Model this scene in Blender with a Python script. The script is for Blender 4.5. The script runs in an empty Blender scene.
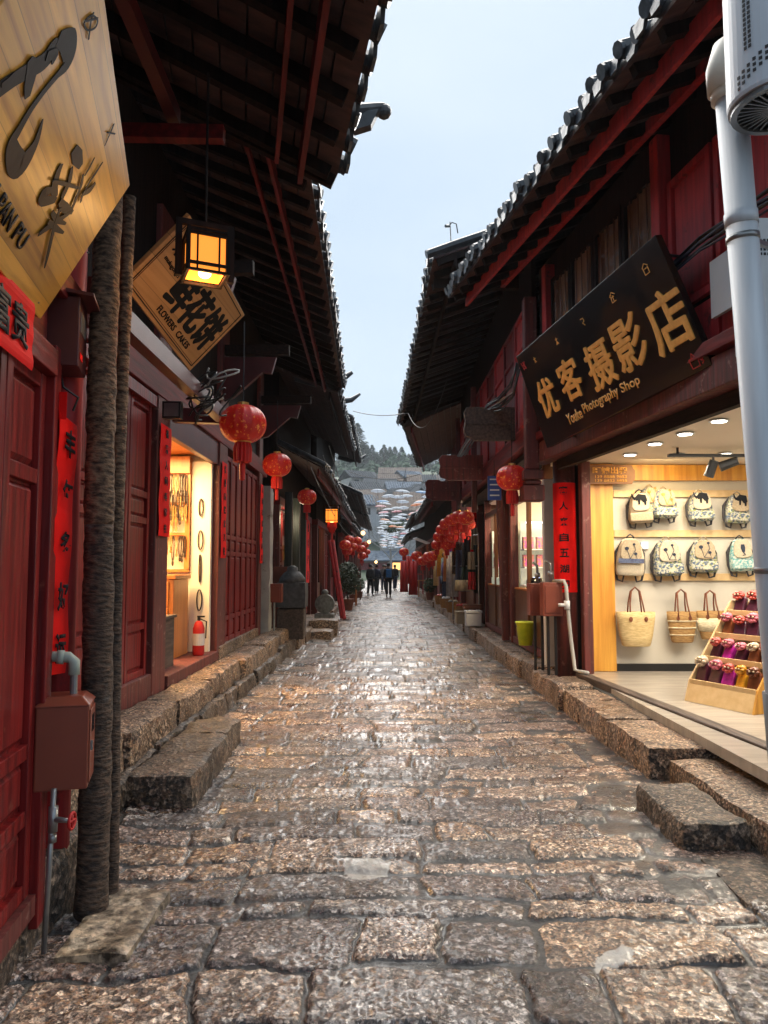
import bpy, bmesh, math, random
import numpy as np
from mathutils import Vector, Matrix, noise as mnoise
V = Vector
rnd = random.Random(7)
sc = bpy.context.scene
C = sc.collection
R = math.radians
# ------------------------------------------------------------------ camera, sky, sun, exposure
F = 740.0; TH = R(4.33); CAM = V((0, 0, 1.55))
cd = bpy.data.cameras.new("camera"); cam = bpy.data.objects.new("camera", cd); C.objects.link(cam)
cd.sensor_fit = 'VERTICAL'; cd.sensor_height = 36; cd.lens = F / 1024 * 36
cd.clip_start = 0.05; cd.clip_end = 3000
cam.location = CAM; cam.rotation_euler = (R(90) + TH, 0, 0)
sc.camera = cam
w = bpy.data.worlds.new("World"); sc.world = w; w.use_nodes = True
nt = w.node_tree; bg = nt.nodes['Background']
sky = nt.nodes.new('ShaderNodeTexSky'); sky.sky_type = 'NISHITA'; sky.sun_disc = False
sky.sun_elevation = R(52); sky.sun_rotation = R(10); sky.air_density = 1.0; sky.dust_density = 2.0; sky.ozone_density = 1.5
# overcast: the sky is mostly an even pale cloud layer with soft darker patches
tc = nt.nodes.new('ShaderNodeTexCoord'); mp = nt.nodes.new('ShaderNodeMapping'); mp.inputs['Scale'].default_value = (1.2, 1.2, 3.0)
nz = nt.nodes.new('ShaderNodeTexNoise'); nz.inputs['Scale'].default_value = 1.6; nz.inputs['Detail'].default_value = 4
cr = nt.nodes.new('ShaderNodeValToRGB'); cr.color_ramp.elements[0].position = .3; cr.color_ramp.elements[0].color = (3.2, 4.15, 5.2, 1)
cr.color_ramp.elements[1].position = .75; cr.color_ramp.elements[1].color = (4.2, 4.95, 5.7, 1)
mx = nt.nodes.new('ShaderNodeMix'); mx.data_type = 'RGBA'; mx.inputs[0].default_value = .92
nt.links.new(tc.outputs['Generated'], mp.inputs[0]); nt.links.new(mp.outputs[0], nz.inputs[0]); nt.links.new(nz.outputs[0], cr.inputs[0])
nt.links.new(sky.outputs[0], mx.inputs[6]); nt.links.new(cr.outputs[0], mx.inputs[7]); nt.links.new(mx.outputs[2], bg.inputs[0])
bg.inputs[1].default_value = 0.10
sl = bpy.data.lights.new("sun", 'SUN'); sl.energy = 5.0; sl.angle = R(75); sl.color = (1, .95, .88)
so = bpy.data.objects.new("sun", sl); C.objects.link(so); so.rotation_euler = (R(-38), 0, R(-10))
sc.view_settings.view_transform = 'Standard'; sc.view_settings.look = 'None'; sc.view_settings.gamma = 1
sc.view_settings.exposure = 0.75
sc.view_settings.use_curve_mapping = False
sc.cycles.max_bounces = 6; sc.cycles.diffuse_bounces = 4; sc.cycles.glossy_bounces = 3; sc.cycles.transmission_bounces = 4
sc.cycles.volume_bounces = 0; sc.cycles.use_denoising = True
sc.cycles.sample_clamp_indirect = 4

# ------------------------------------------------------------------ measuring helpers (photo pixel -> point in the street)
def ray(px, py):
    x, y = (px - 384) / F, (512 - py) / F
    return V((x, math.cos(TH) - y * math.sin(TH), math.sin(TH) + y * math.cos(TH)))
def PY(px, py, Y): r = ray(px, py); return CAM + r * (Y / r.y)
def PX(px, py, X): r = ray(px, py); return CAM + r * (X / r.x)
def PZ(px, py, Z): r = ray(px, py); return CAM + r * ((Z - CAM.z) / r.z)
class Fr:
    """flat frame: origin, u along, v up, n towards the viewer of the face"""
    def __init__(s, o, u, v):
        s.o = V(o); s.u = V(u).normalized(); s.v = V(v).normalized(); s.n = s.u.cross(s.v).normalized()
    def p(s, a, b, c=0): return s.o + s.u * a + s.v * b + s.n * c
    def hit(s, px, py):
        r = ray(px, py); t = (s.o - CAM).dot(s.n) / r.dot(s.n); q = CAM + r * t - s.o
        return q.dot(s.u), q.dot(s.v)
def quad3(c, i, Yi):
    r = [ray(*p) for p in c]
    m = np.array([list(r[0]), list(-r[1]), list(r[2]), list(-r[3])]).T
    l = np.linalg.svd(m)[2][-1]; l = l / l[0]
    P = [ri * float(li) for ri, li in zip(r, l)]
    k = Yi / P[i].y
    return [CAM + p * k for p in P]

# ------------------------------------------------------------------ materials
MATS = {}
def M(name, c1, c2=None, sc_=(6, 6, 6), rough=.6, bump=.3, metal=0, detail=5, contrast=.5, c3=None, s3=3.0, t3=.6, emis=None, estr=0,
      bdist=.01, spec=.5, rvar=0, trans=0, alpha=1):
    m = bpy.data.materials.new(name); m.use_nodes = True; MATS[name] = m
    n = m.node_tree; L = n.links; b = n.nodes['Principled BSDF']
    b.inputs['Roughness'].default_value = rough; b.inputs['Metallic'].default_value = metal
    b.inputs['Specular IOR Level'].default_value = spec
    b.inputs['Transmission Weight'].default_value = trans
    if emis: b.inputs['Emission Color'].default_value = (*emis, 1); b.inputs['Emission Strength'].default_value = estr
    tc = n.nodes.new('ShaderNodeTexCoord'); mp = n.nodes.new('ShaderNodeMapping'); mp.inputs['Scale'].default_value = sc_
    L.new(tc.outputs['Object'], mp.inputs[0])
    nz = n.nodes.new('ShaderNodeTexNoise'); nz.inputs['Scale'].default_value = 1; nz.inputs['Detail'].default_value = detail
    L.new(mp.outputs[0], nz.inputs[0])
    if c2 is None: c2 = tuple(x * .7 for x in c1)
    cr = n.nodes.new('ShaderNodeValToRGB'); e = cr.color_ramp.elements
    e[0].position = .5 - contrast * .5 * .6; e[1].position = .5 + contrast * .5 * .6
    e[0].color = (*c2, 1); e[1].color = (*c1, 1)
    L.new(nz.outputs[0], cr.inputs[0]); col = cr.outputs[0]
    if c3 is not None:
        n2 = n.nodes.new('ShaderNodeTexNoise'); n2.inputs['Scale'].default_value = s3; n2.inputs['Detail'].default_value = 8; n2.inputs['Roughness'].default_value = .65
        L.new(tc.outputs['Object'], n2.inputs[0])
        r2 = n.nodes.new('ShaderNodeValToRGB'); r2.color_ramp.elements[0].position = t3; r2.color_ramp.elements[1].position = min(1, t3 + .07)
        r2.color_ramp.elements[0].color = (0, 0, 0, 1); r2.color_ramp.elements[1].color = (1, 1, 1, 1)
        L.new(n2.outputs[0], r2.inputs[0])
        mm = n.nodes.new('ShaderNodeMix'); mm.data_type = 'RGBA'; L.new(r2.outputs[0], mm.inputs[0]); L.new(col, mm.inputs[6]); mm.inputs[7].default_value = (*c3, 1)
        col = mm.outputs[2]
    L.new(col, b.inputs['Base Color'])
    if rvar:
        mr = n.nodes.new('ShaderNodeMapRange'); mr.inputs[3].default_value = rough - rvar; mr.inputs[4].default_value = rough + rvar
        L.new(nz.outputs[0], mr.inputs[0]); L.new(mr.outputs[0], b.inputs['Roughness'])
    if bump:
        bp = n.nodes.new('ShaderNodeBump'); bp.inputs['Strength'].default_value = bump; bp.inputs['Distance'].default_value = bdist
        L.new(nz.outputs[0], bp.inputs['Height']); L.new(bp.outputs[0], b.inputs['Normal'])
    return m
def E(name, c, s): return M(name, c, c, emis=c, estr=s, bump=0)

def stone_mat(name, cols, scale=22, mort=None, rough=.42, use_attr=False, bump=.6):
    m = bpy.data.materials.new(name); m.use_nodes = True; MATS[name] = m
    n = m.node_tree; L = n.links; b = n.nodes['Principled BSDF']
    tc = n.nodes.new('ShaderNodeTexCoord')
    wn = n.nodes.new('ShaderNodeTexNoise'); wn.inputs['Scale'].default_value = scale * .9; wn.inputs['Detail'].default_value = 4
    L.new(tc.outputs['Object'], wn.inputs[0])
    ad = n.nodes.new('ShaderNodeVectorMath'); ad.operation = 'MULTIPLY_ADD'; ad.inputs[1].default_value = (.016, .016, .016)
    L.new(wn.outputs[1], ad.inputs[0]); L.new(tc.outputs['Object'], ad.inputs[2])
    def vor(s, out=1):
        v = n.nodes.new('ShaderNodeTexVoronoi'); v.inputs['Scale'].default_value = s; L.new(ad.outputs[0], v.inputs['Vector']); return v
    v1 = vor(scale); v2 = vor(scale * 2.2)
    def ramp(src, stops, const=False):
        r = n.nodes.new('ShaderNodeValToRGB'); el = r.color_ramp.elements
        el[0].position = stops[0][0]; el[0].color = (*stops[0][1], 1); el[1].position = stops[-1][0]; el[1].color = (*stops[-1][1], 1)
        for p, c in stops[1:-1]: e = el.new(p); e.color = (*c, 1)
        if const: r.color_ramp.interpolation = 'CONSTANT'
        L.new(src, r.inputs[0]); return r
    sx = n.nodes.new('ShaderNodeSeparateColor'); L.new(v1.outputs['Color'], sx.inputs[0])
    sy = n.nodes.new('ShaderNodeSeparateColor'); L.new(v2.outputs['Color'], sy.inputs[0])
    k = len(cols)
    r1 = ramp(sx.outputs[0], [(i / k, c) for i, c in enumerate(cols)], True)
    r2 = ramp(sy.outputs[0], [(i / k, c) for i, c in enumerate(cols[::-1])], True)
    big = n.nodes.new('ShaderNodeTexNoise'); big.inputs['Scale'].default_value = 3.0; big.inputs['Detail'].default_value = 6
    L.new(tc.outputs['Object'], big.inputs[0])
    mr0 = n.nodes.new('ShaderNodeMapRange'); mr0.inputs[1].default_value = .46; mr0.inputs[2].default_value = .54
    L.new(big.outputs[0], mr0.inputs[0])
    mA = n.nodes.new('ShaderNodeMix'); mA.data_type = 'RGBA'; L.new(mr0.outputs[0], mA.inputs[0]); L.new(r1.outputs[0], mA.inputs[6]); L.new(r2.outputs[0], mA.inputs[7])
    # dark cracks and pits between the grains
    fn = n.nodes.new('ShaderNodeTexNoise'); fn.inputs['Scale'].default_value = scale * 1.6; fn.inputs['Detail'].default_value = 6; fn.inputs['Roughness'].default_value = .7
    L.new(tc.outputs['Object'], fn.inputs[0])
    rp = ramp(fn.outputs[0], [(.38, (.12, .11, .10)), (.45, (.60, .58, .56)), (.52, (1, 1, 1)), (.60, (2.0, 1.96, 1.9))])
    mu = n.nodes.new('ShaderNodeMix'); mu.data_type = 'RGBA'; mu.blend_type = 'MULTIPLY'; mu.inputs[0].default_value = 1
    L.new(mA.outputs[2], mu.inputs[6]); L.new(rp.outputs[0], mu.inputs[7]); col = mu.outputs[2]
    hgt = fn.outputs[0]
    if use_attr:
        at = n.nodes.new('ShaderNodeAttribute'); at.attribute_name = 'tone'
        tr = ramp(at.outputs['Fac'], [(0, (.42, .38, .38)), (.2, (1.1, .92, .86)), (.45, (.68, .70, .75)), (.6, (1.15, 1.10, 1.06)), (.75, (1.18, .94, .72)), (1, (1.75, 1.55, 1.38))])
        m2 = n.nodes.new('ShaderNodeMix'); m2.data_type = 'RGBA'; m2.blend_type = 'MULTIPLY'; m2.inputs[0].default_value = 1
        L.new(col, m2.inputs[6]); L.new(tr.outputs[0], m2.inputs[7])
        am = n.nodes.new('ShaderNodeAttribute'); am.attribute_name = 'mask'
        mt = n.nodes.new('ShaderNodeTexNoise'); mt.inputs['Scale'].default_value = 5; mt.inputs['Detail'].default_value = 9; mt.inputs['Roughness'].default_value = .7
        L.new(tc.outputs['Object'], mt.inputs[0])
        mc = ramp(mt.outputs[0], [(.3, (.018, .018, .02)), (.5, (.05, .05, .053)), (.62, (.085, .082, .078)), (.75, (.17, .13, .08))])
        # edge breakup of the joint
        ma = n.nodes.new('ShaderNodeMath'); ma.operation = 'MULTIPLY_ADD'; ma.inputs[1].default_value = .9; ma.inputs[2].default_value = -.45
        L.new(fn.outputs[0], ma.inputs[0])
        mb = n.nodes.new('ShaderNodeMath'); mb.operation = 'ADD'; L.new(am.outputs['Fac'], mb.inputs[0]); L.new(ma.outputs[0], mb.inputs[1])
        st = n.nodes.new('ShaderNodeMapRange'); st.inputs[1].default_value = .35; st.inputs[2].default_value = .6; L.new(mb.outputs[0], st.inputs[0])
        m3 = n.nodes.new('ShaderNodeMix'); m3.data_type = 'RGBA'; L.new(st.outputs[0], m3.inputs[0]); L.new(mc.outputs[0], m3.inputs[6]); L.new(m2.outputs[2], m3.inputs[7])
        e1 = n.nodes.new('ShaderNodeMath'); e1.operation = 'MULTIPLY_ADD'; e1.inputs[1].default_value = 2; e1.inputs[2].default_value = -1; L.new(st.outputs[0], e1.inputs[0])
        e2 = n.nodes.new('ShaderNodeMath'); e2.operation = 'ABSOLUTE'; L.new(e1.outputs[0], e2.inputs[0])
        e3 = n.nodes.new('ShaderNodeMapRange'); e3.inputs[3].default_value = .15; e3.inputs[4].default_value = 1; L.new(e2.outputs[0], e3.inputs[0])
        e4 = n.nodes.new('ShaderNodeVectorMath'); e4.operation = 'SCALE'; L.new(m3.outputs[2], e4.inputs[0]); L.new(e3.outputs[0], e4.inputs['Scale'])
        ap = n.nodes.new('ShaderNodeAttribute'); ap.attribute_name = 'patch'
        m5 = n.nodes.new('ShaderNodeMix'); m5.data_type = 'RGBA'; L.new(ap.outputs['Fac'], m5.inputs[0]); L.new(e4.outputs[0], m5.inputs[6]); m5.inputs[7].default_value = (.55, .53, .49, 1)
        col = m5.outputs[2]
    # large damp patches: wet stone is darker than dry stone
    dn = n.nodes.new('ShaderNodeTexNoise'); dn.inputs['Scale'].default_value = 1.3; dn.inputs['Detail'].default_value = 7; dn.inputs['Roughness'].default_value = .62; L.new(tc.outputs['Object'], dn.inputs[0])
    dr = ramp(dn.outputs[0], [(.36, (.50, .50, .52)), (.5, (.85, .84, .84)), (.62, (1.12, 1.06, .98))]); dm = n.nodes.new('ShaderNodeMix'); dm.data_type = 'RGBA'; dm.blend_type = 'MULTIPLY'; dm.inputs[0].default_value = 1
    L.new(col, dm.inputs[6]); L.new(dr.outputs[0], dm.inputs[7]); col = dm.outputs[2]
    L.new(col, b.inputs['Base Color'])
    if use_attr:
        cw = n.nodes.new('ShaderNodeTexNoise'); cw.inputs['Scale'].default_value = 2.3; cw.inputs['Detail'].default_value = 8; cw.inputs['Roughness'].default_value = .65; L.new(tc.outputs['Object'], cw.inputs[0])
        cm = n.nodes.new('ShaderNodeMapRange'); cm.inputs[1].default_value = .42; cm.inputs[2].default_value = .60; cm.inputs[3].default_value = .0; cm.inputs[4].default_value = .9; L.new(cw.outputs[0], cm.inputs[0])
        L.new(cm.outputs[0], b.inputs['Coat Weight']); b.inputs['Coat Roughness'].default_value = .2; b.inputs['Coat IOR'].default_value = 1.38
    wt = n.nodes.new('ShaderNodeTexNoise'); wt.inputs['Scale'].default_value = 1.7; wt.inputs['Detail'].default_value = 7; wt.inputs['Roughness'].default_value = .6
    L.new(tc.outputs['Object'], wt.inputs[0])
    mr = n.nodes.new('ShaderNodeMapRange'); mr.inputs[1].default_value = .35; mr.inputs[2].default_value = .68; mr.inputs[3].default_value = rough - .2; mr.inputs[4].default_value = rough + .22
    L.new(wt.outputs[0], mr.inputs[0]); L.new(mr.outputs[0], b.inputs['Roughness'])
    bp = n.nodes.new('ShaderNodeBump'); bp.inputs['Strength'].default_value = bump; bp.inputs['Distance'].default_value = .012
    L.new(fn.outputs[0], bp.inputs['Height'])
    bp2 = n.nodes.new('ShaderNodeBump'); bp2.inputs['Strength'].default_value = bump * .7; bp2.inputs['Distance'].default_value = .01
    L.new(v1.outputs['Distance'], bp2.inputs['Height']); L.new(bp.outputs[0], bp2.inputs['Normal']); L.new(bp2.outputs[0], b.inputs['Normal'])
    return m

STONE = [(.06, .048, .044), (.19, .135, .11), (.14, .12, .115), (.38, .33, .29), (.09, .072, .066), (.26, .24, .23), (.19, .13, .085), (.56, .53, .50)]
stone_mat('paving', STONE, 38, use_attr=True, rough=.33, bump=.6)
stone_mat('slab_stone', [(.05, .035, .028), (.22, .13, .085), (.33, .23, .155), (.11, .075, .055), (.44, .34, .26), (.22, .15, .10)], 34, rough=.45, bump=.9)
stone_mat('dark_stone', [(.03, .026, .024), (.14, .095, .07), (.07, .055, .045), (.24, .19, .15), (.10, .07, .045)], 30, rough=.45, bump=.9)
M('earth', (.06, .055, .05), (.03, .028, .026), (2, 2, 2), .9)
M('cement', (.085, .10, .10), (.045, .055, .055), (5, 5, 5), .45, .4, rvar=.15)
M('red_wood', (.25, .014, .013), (.095, .007, .008), (26, 26, 1.6), .4, .5, c3=(.20, .05, .035), s3=13, t3=.63, rvar=.12, spec=.35)
M('red_wood_long', (.20, .014, .014), (.09, .008, .008), (26, 1.6, 26), .55, .35, spec=.25, c3=(.12, .05, .04), s3=9, t3=.68)
M('worn_red', (.16, .028, .024), (.07, .018, .015), (26, 26, 1.6), .6, .5, c3=(.24, .12, .095), s3=11, t3=.60)
M('bright_red_wood', (.52, .036, .040), (.30, .022, .026), (22, 22, 1.5), .6, .35, c3=(.10, .02, .02), s3=6, t3=.6)
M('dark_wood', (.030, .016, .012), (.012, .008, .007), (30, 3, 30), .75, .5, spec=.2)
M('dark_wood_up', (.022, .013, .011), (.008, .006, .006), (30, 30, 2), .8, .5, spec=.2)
M('soffit_wood', (.11, .058, .050), (.04, .024, .026), (2.5, 14, 8), .7, .6, c3=(.055, .045, .05), s3=3, t3=.62)
M('grey_wood', (.10, .07, .055), (.035, .024, .02), (30, 3, 30), .7, .6)
M('brown_wood', (.16, .065, .028), (.09, .035, .016), (22, 22, 2), .4, .25)
M('orange_wood', (.55, .20, .045), (.40, .13, .03), (16, 16, 1.5), .35, .15)
M('pine', (.74, .38, .06), (.50, .20, .025), (16, 16, .9), .4, .15, c3=(.20, .06, .012), s3=17, t3=.68)
M('pale_pine', (.70, .50, .26), (.62, .42, .2), (14, 2, 14), .4, .1)
def plank_mat(name, c1, c2, u, v, pw=.12, rough=.4):
    """boards glued side by side along u, grain along u"""
    m = bpy.data.materials.new(name); m.use_nodes = True; MATS[name] = m
    n = m.node_tree; L = n.links; b = n.nodes['Principled BSDF']; b.inputs['Roughness'].default_value = rough
    g = n.nodes.new('ShaderNodeNewGeometry')
    du = n.nodes.new('ShaderNodeVectorMath'); du.operation = 'DOT_PRODUCT'; du.inputs[1].default_value = u; L.new(g.outputs['Position'], du.inputs[0])
    dv = n.nodes.new('ShaderNodeVectorMath'); dv.operation = 'DOT_PRODUCT'; dv.inputs[1].default_value = v; L.new(g.outputs['Position'], dv.inputs[0])
    s = n.nodes.new('ShaderNodeMath'); s.operation = 'DIVIDE'; s.inputs[1].default_value = pw; L.new(dv.outputs['Value'], s.inputs[0])
    fl = n.nodes.new('ShaderNodeMath'); fl.operation = 'FLOOR'; L.new(s.outputs[0], fl.inputs[0])
    fc = n.nodes.new('ShaderNodeMath'); fc.operation = 'FRACT'; L.new(s.outputs[0], fc.inputs[0])
    wn = n.nodes.new('ShaderNodeTexWhiteNoise'); wn.noise_dimensions = '1D'; L.new(fl.outputs[0], wn.inputs['W'])
    cb = n.nodes.new('ShaderNodeCombineXYZ')
    au = n.nodes.new('ShaderNodeMath'); au.operation = 'MULTIPLY'; au.inputs[1].default_value = 1.3; L.new(du.outputs['Value'], au.inputs[0])
    av = n.nodes.new('ShaderNodeMath'); av.operation = 'MULTIPLY'; av.inputs[1].default_value = 26; L.new(dv.outputs['Value'], av.inputs[0])
    aw = n.nodes.new('ShaderNodeMath'); aw.operation = 'MULTIPLY'; aw.inputs[1].default_value = 37; L.new(wn.outputs['Value'], aw.inputs[0])
    L.new(au.outputs[0], cb.inputs[0]); L.new(av.outputs[0], cb.inputs[1]); L.new(aw.outputs[0], cb.inputs[2])
    nz = n.nodes.new('ShaderNodeTexNoise'); nz.inputs['Scale'].default_value = 1; nz.inputs['Detail'].default_value = 6; nz.inputs['Distortion'].default_value = .6
    L.new(cb.outputs[0], nz.inputs[0])
    cr = n.nodes.new('ShaderNodeValToRGB'); cr.color_ramp.elements[0].position = .3; cr.color_ramp.elements[1].position = .62
    cr.color_ramp.elements[0].color = (*c2, 1); cr.color_ramp.elements[1].color = (*c1, 1); L.new(nz.outputs[0], cr.inputs[0])
    mr = n.nodes.new('ShaderNodeMapRange'); mr.inputs[3].default_value = .72; mr.inputs[4].default_value = 1.12; L.new(wn.outputs['Value'], mr.inputs[0])
    lt = n.nodes.new('ShaderNodeMath'); lt.operation = 'GREATER_THAN'; lt.inputs[1].default_value = .03; L.new(fc.outputs[0], lt.inputs[0])
    l2 = n.nodes.new('ShaderNodeMapRange'); l2.inputs[3].default_value = .6; l2.inputs[4].default_value = 1; L.new(lt.outputs[0], l2.inputs[0])
    m1 = n.nodes.new('ShaderNodeMath'); m1.operation = 'MULTIPLY'; L.new(mr.outputs[0], m1.inputs[0]); L.new(l2.outputs[0], m1.inputs[1])
    vm = n.nodes.new('ShaderNodeVectorMath'); vm.operation = 'SCALE'; L.new(cr.outputs[0], vm.inputs[0]); L.new(m1.outputs[0], vm.inputs['Scale'])
    L.new(vm.outputs[0], b.inputs['Base Color'])
    return m
M('lacquer', (.014, .009, .008), (.006, .005, .005), (2, 2, 22), .25, .08, c3=(.035, .016, .008), s3=1.2, t3=.5)
M('gold', (.95, .52, .13), (.80, .38, .08), (20, 20, 20), .5, .1)
M('gold_metal', (.75, .5, .16), (.6, .36, .1), (20, 20, 20), .3, .05, metal=.6)
M('ink', (.006, .008, .013), (.008, .008, .01), (9, 9, 9), .6, .2, c3=(.05, .03, .015), s3=14, t3=.66, spec=.2)
M('seal_red', (.5, .01, .01), (.4, .01, .01))
M('couplet_red', (.85, .006, .005), (.70, .005, .004), (5, 5, 5), .7, .25, spec=.12)
M('red_cloth', (.62, .012, .010), (.42, .008, .008), (40, 40, 3), .6, .3)
M('lantern_red', (.62, .012, .010), (.40, .008, .008), (8, 8, 8), .42, .1, emis=(.8, .02, .01), estr=.06)
M('lantern_gold', (.85, .42, .08), (.6, .25, .05), (20, 20, 20), .4, .1, emis=(.8, .3, .05), estr=.05)
M('tile', (.055, .062, .070), (.022, .025, .030), (9, 9, 9), .36, .4, c3=(.10, .12, .10), s3=6, t3=.66)
M('tile_end', (.07, .082, .095), (.02, .025, .03), (14, 14, 14), .3, .4)
M('pvc', (.60, .64, .68), (.46, .50, .54), (14, 14, .8), .45, .05, c3=(.36, .31, .26), s3=9, t3=.68)
M('cap_pvc', (.66, .63, .54), (.60, .56, .48), (2, 2, 2), .4, .05)
M('white_enamel', (.64, .70, .76), (.54, .60, .66), (6, 6, 1.2), .35, .02, c3=(.42, .42, .40), s3=7, t3=.68)
M('dark_hole', (.02, .022, .025))
M('grey_metal', (.32, .33, .34), (.24, .25, .25), (9, 9, 9), .35, .1, metal=.7)
M('copper_box', (.23, .055, .030), (.19, .045, .026), (3, 3, 3), .33, .08, rvar=.06)
M('maroon_box', (.10, .018, .018), (.075, .014, .014), (4, 4, 4), .4, .08)
M('green_pvc', (.36, .42, .37), (.30, .35, .31), (9, 9, 9), .45, .1)
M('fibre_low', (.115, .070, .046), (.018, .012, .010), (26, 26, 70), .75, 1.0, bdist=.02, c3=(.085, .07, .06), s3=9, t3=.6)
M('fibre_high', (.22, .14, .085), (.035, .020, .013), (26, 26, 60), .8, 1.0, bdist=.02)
M('plaster', (.42, .41, .39), (.30, .29, .28), (3, 3, 3), .8, .2, c3=(.14, .12, .1), s3=4, t3=.6)
M('white_wall', (.80, .76, .66), (.76, .72, .62), (2, 2, 2), .7, .03)
M('white_paint', (.62, .63, .65), (.55, .55, .57), (2, 2, 5), .5, .05)
M('cream_ceiling', (.76, .70, .60), (.74, .68, .58), (1, 1, 1), .7, .0)
M('floor_tile', (.38, .34, .29), (.30, .27, .23), (2, 14, 2), .25, .05)
M('black', (.012, .012, .013), (.008, .008, .008), (9, 9, 9), .45, .1)
M('cable', (.025, .025, .028), (.012, .012, .013), (9, 9, 9), .4, .1)
M('blue_cable', (.03, .035, .07), (.015, .015, .03), (9, 9, 9), .35, .1)
M('white_cable', (.45, .45, .43))
M('glass', (.9, .95, .95), (.9, .95, .95), rough=.03, bump=0, trans=1.0)
M('dark_glass', (.02, .025, .03), rough=.08, bump=0)
M('canvas', (.42, .34, .23), (.33, .26, .17), (60, 60, 60), .8, .2)
M('canvas_pale', (.52, .45, .34), (.44, .38, .28), (60, 60, 60), .8, .2)
M('floral', (.50, .48, .38), (.06, .10, .18), (38, 38, 38), .8, .1, c3=(.22, .26, .06), s3=30, t3=.54, contrast=.2)
M('teal_print', (.10, .30, .32), (.5, .55, .5), (40, 40, 40), .8, .1, contrast=.3)
M('blue_cloth', (.10, .13, .22), (.05, .06, .12), (40, 40, 40), .8, .1)
M('strap', (.045, .04, .045), (.02, .02, .025), (20, 20, 20), .7, .2)
M('leather', (.22, .07, .03), (.14, .04, .018), (15, 15, 15), .45, .1)
M('straw', (.70, .53, .27), (.52, .37, .16), (18, 18, 90), .8, .6)
M('straw_brown', (.42, .25, .09), (.26, .14, .05), (18, 18, 90), .8, .6)
M('straw_cream', (.68, .60, .42), (.5, .42, .28), (30, 30, 90), .8, .6)
for nm, c in dict(purse_wine=(.075, .012, .03), purse_magenta=(.46, .02, .30), purse_brown=(.20, .055, .02), purse_yellow=(.72, .32, .02), purse_coral=(.60, .09, .07),
                  purse_pink=(.70, .18, .24), purse_cream=(.7, .55, .38)).items():
    M(nm, c, tuple(x * .6 for x in c), (25, 25, 25), .28, .2)
M('lime', (.72, .80, .03), (.45, .62, .02), rough=.4)
M('blue_plastic', (.03, .08, .35), (.02, .05, .25), rough=.3)
M('paper', (.66, .70, .76), (.6, .64, .7), (6, 6, 6))
M('yellow_sign', (.75, .55, .05), (.68, .48, .04))
M('skin', (.45, .27, .19), (.38, .22, .15), bump=.05)
M('hair', (.012, .01, .01), (.006, .005, .005), (40, 40, 40), .5)
for nm, c in dict(coat_black=(.012, .013, .018), coat_navy=(.02, .03, .06), coat_white=(.6, .62, .66), coat_purple=(.16, .12, .26), jeans=(.03, .05, .11), coat_blue=(.03, .18, .45),
                  coat_red=(.4, .03, .03), coat_grey=(.12, .12, .13), trousers_black=(.012, .012, .015)).items():
    M(nm, c, tuple(x * .7 for x in c), (12, 12, 12), .8, .2)
M('leaf', (.045, .09, .022), (.018, .04, .012), (3, 3, 3), .6, .1)
M('bag_wall', (.62, .58, .50), (.56, .52, .44), (2, 2, 2), .7, .03, c3=(.5, .47, .42), s3=2, t3=.62)
M('leaf_dark', (.022, .05, .018), (.010, .024, .009), (3, 3, 3), .6, .1)
M('conifer', (.032, .095, .036), (.015, .048, .022), (.3, .3, .3), .8, .1)
M('bark', (.07, .05, .035), (.03, .02, .015), (20, 20, 3), .8, .5)
M('pale_bark', (.30, .29, .27), (.2, .19, .18), (20, 20, 3), .8, .3)
M('hillside', (.075, .10, .06), (.045, .065, .04), (.06, .06, .06), .9, .1)
M('terracotta', (.25, .09, .05), (.17, .06, .035), (12, 12, 12), .7, .2)
M('brick', (.20, .15, .12), (.10, .08, .07), (9, 9, 9), .8, .5)
E('lamp_glow', (1.0, .30, .035), .75); E('lamp_core', (1.0, .62, .22), 7); E('downlight', (1.0, .93, .80), 9); E('far_lamp', (1.0, .62, .25), 2.2)
E('window_warm', (1.0, .55, .18), 1.1); E('screen_blue', (.35, .5, 1.0), 2.0); E('case_light', (.85, .85, 1.0), 2.5)

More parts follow.
